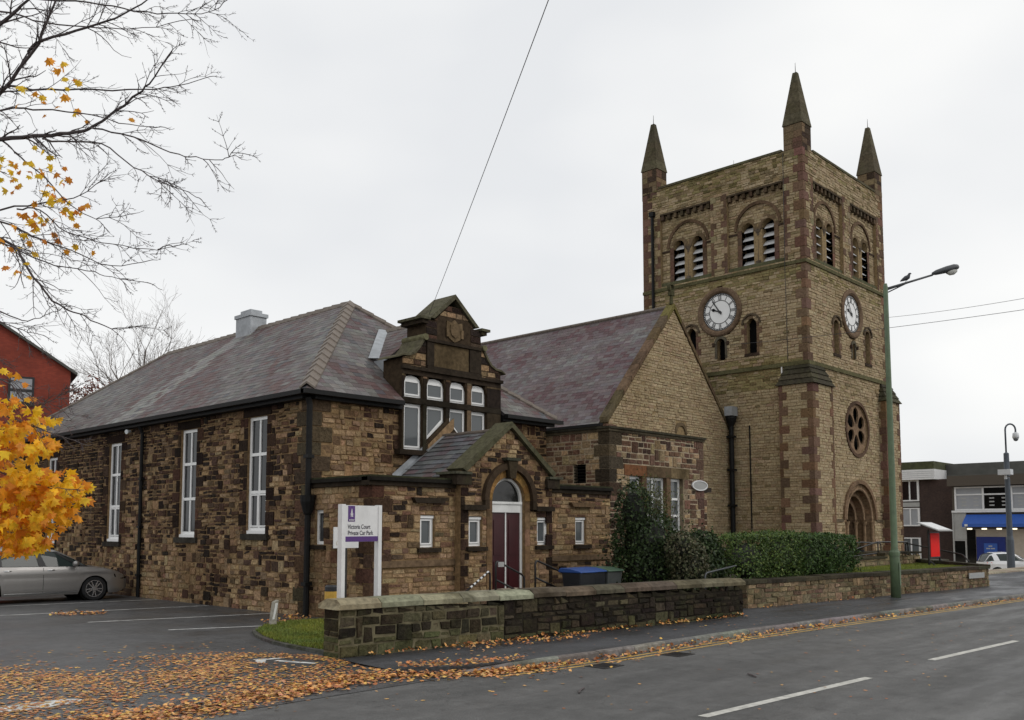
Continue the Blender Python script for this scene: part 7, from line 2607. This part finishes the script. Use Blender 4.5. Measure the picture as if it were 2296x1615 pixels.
def car(label, pos, rz, L, W, paint, belt, roof, gl, axles, wr, spokes=10, door=(), short=False):
    """x runs from tail (0) to nose (L); belt and roof are side profiles"""
    t = thing('parked_car', label, 'car', pos)
    M_ = Matrix.Translation(pos) @ Matrix.Rotation(rz, 4, 'Z') @ Matrix.Translation((-L / 2, 0, 0))
    T = lambda pts: [tuple(M_ @ Vector(p)) for p in pts]
    ncol = 96
    xs = [L * i / (ncol - 1) for i in range(ncol)]

    def half(x):
        e = min(x, L - x)
        return W / 2 * (1 - .30 * max(0, 1 - e / .55) ** 2.2)
    sh = [(.15, .93), (.3, .985), (.55, 1.0), (.72, .99), (.80, 1.005), (.84, .985), (1.0, .925), (1.2, .9)]
    rows = 12

    def zb(x):
        z = .19 + .12 * max(0, 1 - min(x, L - x) / .5) ** 2
        for a in axles:
            d = abs(x - a)
            R = wr + .055
            if d < R:
                z = max(z, wr - .02 + sqrt(R * R - d * d))
        return z
    for s in (-1, 1):
        pass
    body = MB()
    grid = []
    for x in xs:
        b0, b1 = zb(x), ismooth(belt, x)
        colv = []
        for k in range(rows + 1):
            z = b0 + (b1 - b0) * (k / rows)
            colv.append((z, half(x) * interp(sh, z)))
        grid.append(colv)
    for s in (-1, 1):
        vs1 = [(x, s * y, z) for x, cv in zip(xs, grid) for z, y in cv]
        k = rows + 1
        fs = [(i * k + j, (i + 1) * k + j, (i + 1) * k + j + 1, i * k + j + 1)[::(1 if s < 0 else -1)] for i in range(ncol - 1) for j in range(rows)]
        body.add(T(vs1), fs)
    # bonnet, deck and ends
    vs1 = []
    nc = 9
    for x, cv in zip(xs, grid):
        z, y = cv[-1]
        for j in range(nc):
            q = -1 + 2 * j / (nc - 1)
            vs1.append((x, y * q, z + .05 * (1 - q * q)))
    body.add(T(vs1), [(i * nc + j, (i + 1) * nc + j, (i + 1) * nc + j + 1, i * nc + j + 1) for i in range(ncol - 1) for j in range(nc - 1)])
    for i, x in ((0, 0), (ncol - 1, L)):
        cv = grid[i]
        ring_ = [(x, -y, z) for z, y in cv] + [(x, y, z) for z, y in reversed(cv)]
        body.add(T(ring_), [tuple(range(len(ring_)))])
    bo = body.build('body', paint, t, smooth=True)
    # underside
    MB().add(T([(.3, -W * .42, .2), (L - .3, -W * .42, .2), (L - .3, W * .42, .2), (.3, W * .42, .2), (.3, -W * .42, .5), (L - .3, -W * .42, .5), (L - .3, W * .42, .5), (.3, W * .42, .5)]),
             [(3, 2, 1, 0), (4, 5, 6, 7), (0, 1, 5, 4), (1, 2, 6, 5), (2, 3, 7, 6), (3, 0, 4, 7)]).build('underside', 'dark', t)
    # cabin
    g0, g1 = roof[0][0], roof[-1][0]
    nx_ = 40
    cab, rp_ = MB(), MB()
    vs1, vr = [], []
    prof = [(0, .905), (.5, .80), (.82, .70), (.94, .62), (1.0, .40), (1.02, 0)]
    for i in range(nx_):
        x = g0 + (g1 - g0) * i / (nx_ - 1)
        zb_ = ismooth(belt, x) + .01
        zr = max(zb_ + .005, interp(roof, x))
        w = half(x)
        for s in (1, -1):
            for f, ww in (prof if s > 0 else prof[::-1][1:]):
                vs1.append((x, s * w * ww, zb_ + (zr - zb_) * f))
    k = len(prof) * 2 - 1
    fs = [(i * k + j, i * k + j + 1, (i + 1) * k + j + 1, (i + 1) * k + j) for i in range(nx_ - 1) for j in range(k - 1)]
    cab.add(T(vs1), fs)
    cb = cab.build('cabin_glass', 'glass_car', t, smooth=True)
    # painted roof skin and pillars, slightly proud
    ctr = lambda v: Vector((v[0], v[1] * 1.012, v[2] + .007))
    r0, r1 = gl['roof']
    for i in range(nx_ - 1):
        x = g0 + (g1 - g0) * (i + .5) / (nx_ - 1)
        for j in range(k - 1):
            edge = j in (2, 3, 4, 5, 6, 7) if True else False
            frac_hi = j in (3, 4, 5, 6)
            if (r0 < x < r1 and edge) or ((x <= r0 or x >= r1) and j in (2, 7)):
                q = [vs1[i * k + j], vs1[i * k + j + 1], vs1[(i + 1) * k + j + 1], vs1[(i + 1) * k + j]]
                rp_.add(T([tuple(ctr(v)) for v in q]), [(0, 1, 2, 3)])
    rp_.build('roof', paint, t, smooth=False)
    pl_ = MB()
    for (xa, xb, xc, xd) in gl['pillars']:            # bottom from xa to xb, top from xc to xd
        for s in (1, -1):
            q = []
            for x, f, ww in ((xa, 0, .912), (xb, 0, .912), ((xb + xd) / 2, .5, .806), (xd, .86, .69), (xc, .86, .69), ((xa + xc) / 2, .5, .806)):
                zb_ = ismooth(belt, x) + .01
                zr = interp(roof, x)
                q.append((x, s * half(x) * (ww + .012), zb_ + (zr - zb_) * f))
            pl_.add(T(q), [(0, 1, 2, 5), (5, 2, 3, 4)] if s < 0 else [(5, 2, 1, 0), (4, 3, 2, 5)])
    pl_.build('pillar', gl.get('pmat', 'trim_black'), t)
    # wheels
    for a in axles:
        for s in (-1, 1):
            y = s * (W / 2 - .015)
            Fw = (M_ @ Vector((a, y, wr)), (M_.to_3x3() @ Vector((1, 0, 0))) * -s, Vector((0, 0, 1)), M_.to_3x3() @ Vector((0, s, 0)))
            MB().lathe(Fw, 0, 0, [(wr * .7, -.2), (wr * .96, -.2), (wr, -.17), (wr, -.03), (wr * .96, 0), (wr * .74, .0), (wr * .72, -.03)], 28).build('tyre', 'tyre', t)
            rm = MB()
            for i in range(spokes):
                th = 2 * pi * i / spokes + (.1 if i % 2 else -.1)
                c_, s_ = cos(th), sin(th)
                P2 = lambda r, o: (r * c_ - o * s_, r * s_ + o * c_)
                rm.prism(Fw, [P2(.04, -.02), P2(wr * .69, -.012), P2(wr * .69, .012), P2(.04, .02)], -.03, .0)
            rm.ring(Fw, 0, 0, wr * .66, wr * .715, 0, 2 * pi, -.05, -.001, 28)
            rm.lathe(Fw, 0, 0, [(.06, -.03), (.055, .008)], 12)
            rm.build('rim', 'alloy', t)
            MB().lathe(Fw, 0, 0, [(wr + .06, -.3), (wr + .06, -.06)], 24).build('wheel_arch', 'dark', t)
    # sills, handles, mirrors, lamps, door seams
    for s in (-1, 1):
        m = MB()
        xa, xb = axles[0] + wr + .1, axles[1] - wr - .1
        m.add(T([(xa, s * (W / 2 * .985), .25), (xb, s * (W / 2 * .985), .25), (xb, s * (W / 2 * .99), .275), (xa, s * (W / 2 * .99), .275)]), [(0, 1, 2, 3)[::(1 if s < 0 else -1)]])
        m.build('sill_strip', 'chrome', t)
        for x in door:
            z = .5
            m = MB()
            q = []
            for k in range(8):
                zz = .27 + (ismooth(belt, x) - .02 - .27) * k / 7
                q += [(x - .006, s * (half(x) * interp(sh, zz) + .0015), zz), (x + .006, s * (half(x) * interp(sh, zz) + .0015), zz)]
            m.add(T(q), [(2 * k, 2 * k + 1, 2 * k + 3, 2 * k + 2)[::(1 if s < 0 else -1)] for k in range(7)])
            m.build('door_seam', 'trim_black', t)
            hx = x + .08
            m = MB().tube(T([(hx, s * (W / 2 * .955), .86), (hx + .05, s * (W / 2 * .99), .865), (hx + .17, s * (W / 2 * .99), .865), (hx + .22, s * (W / 2 * .955), .86)]), .016, 6)
            m.build('door_handle', 'chrome' if paint == 'car_silver' else paint, t, smooth=True)
        mx_ = gl['mirror']
        m = MB()
        bz = ismooth(belt, mx_) + .06
        m.tube(T([(mx_, s * (W / 2 * .9), bz - .03), (mx_ - .02, s * (W / 2 + .04), bz + .02), (mx_ - .03, s * (W / 2 + .16), bz + .03), (mx_ - .05, s * (W / 2 + .2), bz + .02)]), [.03, .075, .08, .045], 8)
        m.build('mirror', paint, t, smooth=True)
        SY = lambda x, z: s * (half(x) * interp(sh, z) + .008)
        m = MB().add(T([(x, SY(x, z), z) for x, z in ((L - .02, .56), (L - .2, .57), (L - .42, .63), (L - .44, .72), (L - .25, .70), (L - .04, .62))]), [(0, 1, 2, 3, 4, 5)])
        m.build('headlight', 'glass_black' if paint == 'car_silver' else 'glass_grey', t)
        m = MB().add(T([(x, SY(x, z), z) for x, z in ((.03, .76), (.3, .76), (.26, .9), (.04, .9))]), [(0, 1, 2, 3)])
        m.build('tail_light', 'red_board', t)
    MB().add(T([(L + .004, -.5, .3), (L + .004, .5, .3), (L + .004, .5, .55), (L + .004, -.5, .55)]), [(0, 1, 2, 3)]).build('grille', 'trim_black', t)
    return t


belt1 = [(0, .93), (.3, .98), (2.6, .95), (3.05, .94), (3.4, .925), (3.8, .87), (4.15, .79), (4.4, .66), (4.5, .52)]
roof1 = [(.12, .98), (.5, 1.33), (.9, 1.45), (1.6, 1.49), (2.2, 1.485), (2.6, 1.41), (3.0, 1.2), (3.42, .95)]
car('silver estate car parked nose in against the hall wall', (9.45, 27.25, 0.0), radians(-4), 4.5, 1.8, 'car_silver', belt1, roof1,
    dict(roof=(.75, 2.5), pillars=[(2.12, 2.3, 2.0, 2.08), (1.1, 1.22, 1.15, 1.2), (3.22, 3.4, 2.5, 2.6)], mirror=3.02), (.85, 3.55), .325, door=(2.22, 1.15))
belt2 = [(0, .9), (.25, .98), (1.9, .98), (2.5, .95), (2.95, .86), (3.25, .72), (3.4, .5)]
roof2 = [(.05, .98), (.25, 1.35), (.6, 1.47), (1.3, 1.5), (1.7, 1.45), (2.2, 1.2), (2.55, .96)]
car('small white hatchback parked beyond the pale steps by the camera pole', (61.7, 17.0, -.95), radians(-46), 3.4, 1.65, 'car_white', belt2, roof2,
    dict(roof=(.5, 1.6), pillars=[(.4, .75, .35, .6), (1.35, 1.42, 1.33, 1.4), (2.3, 2.5, 1.65, 1.75)], mirror=2.15, pmat='car_white'), (.55, 2.75), .3, spokes=6, door=(1.15,))
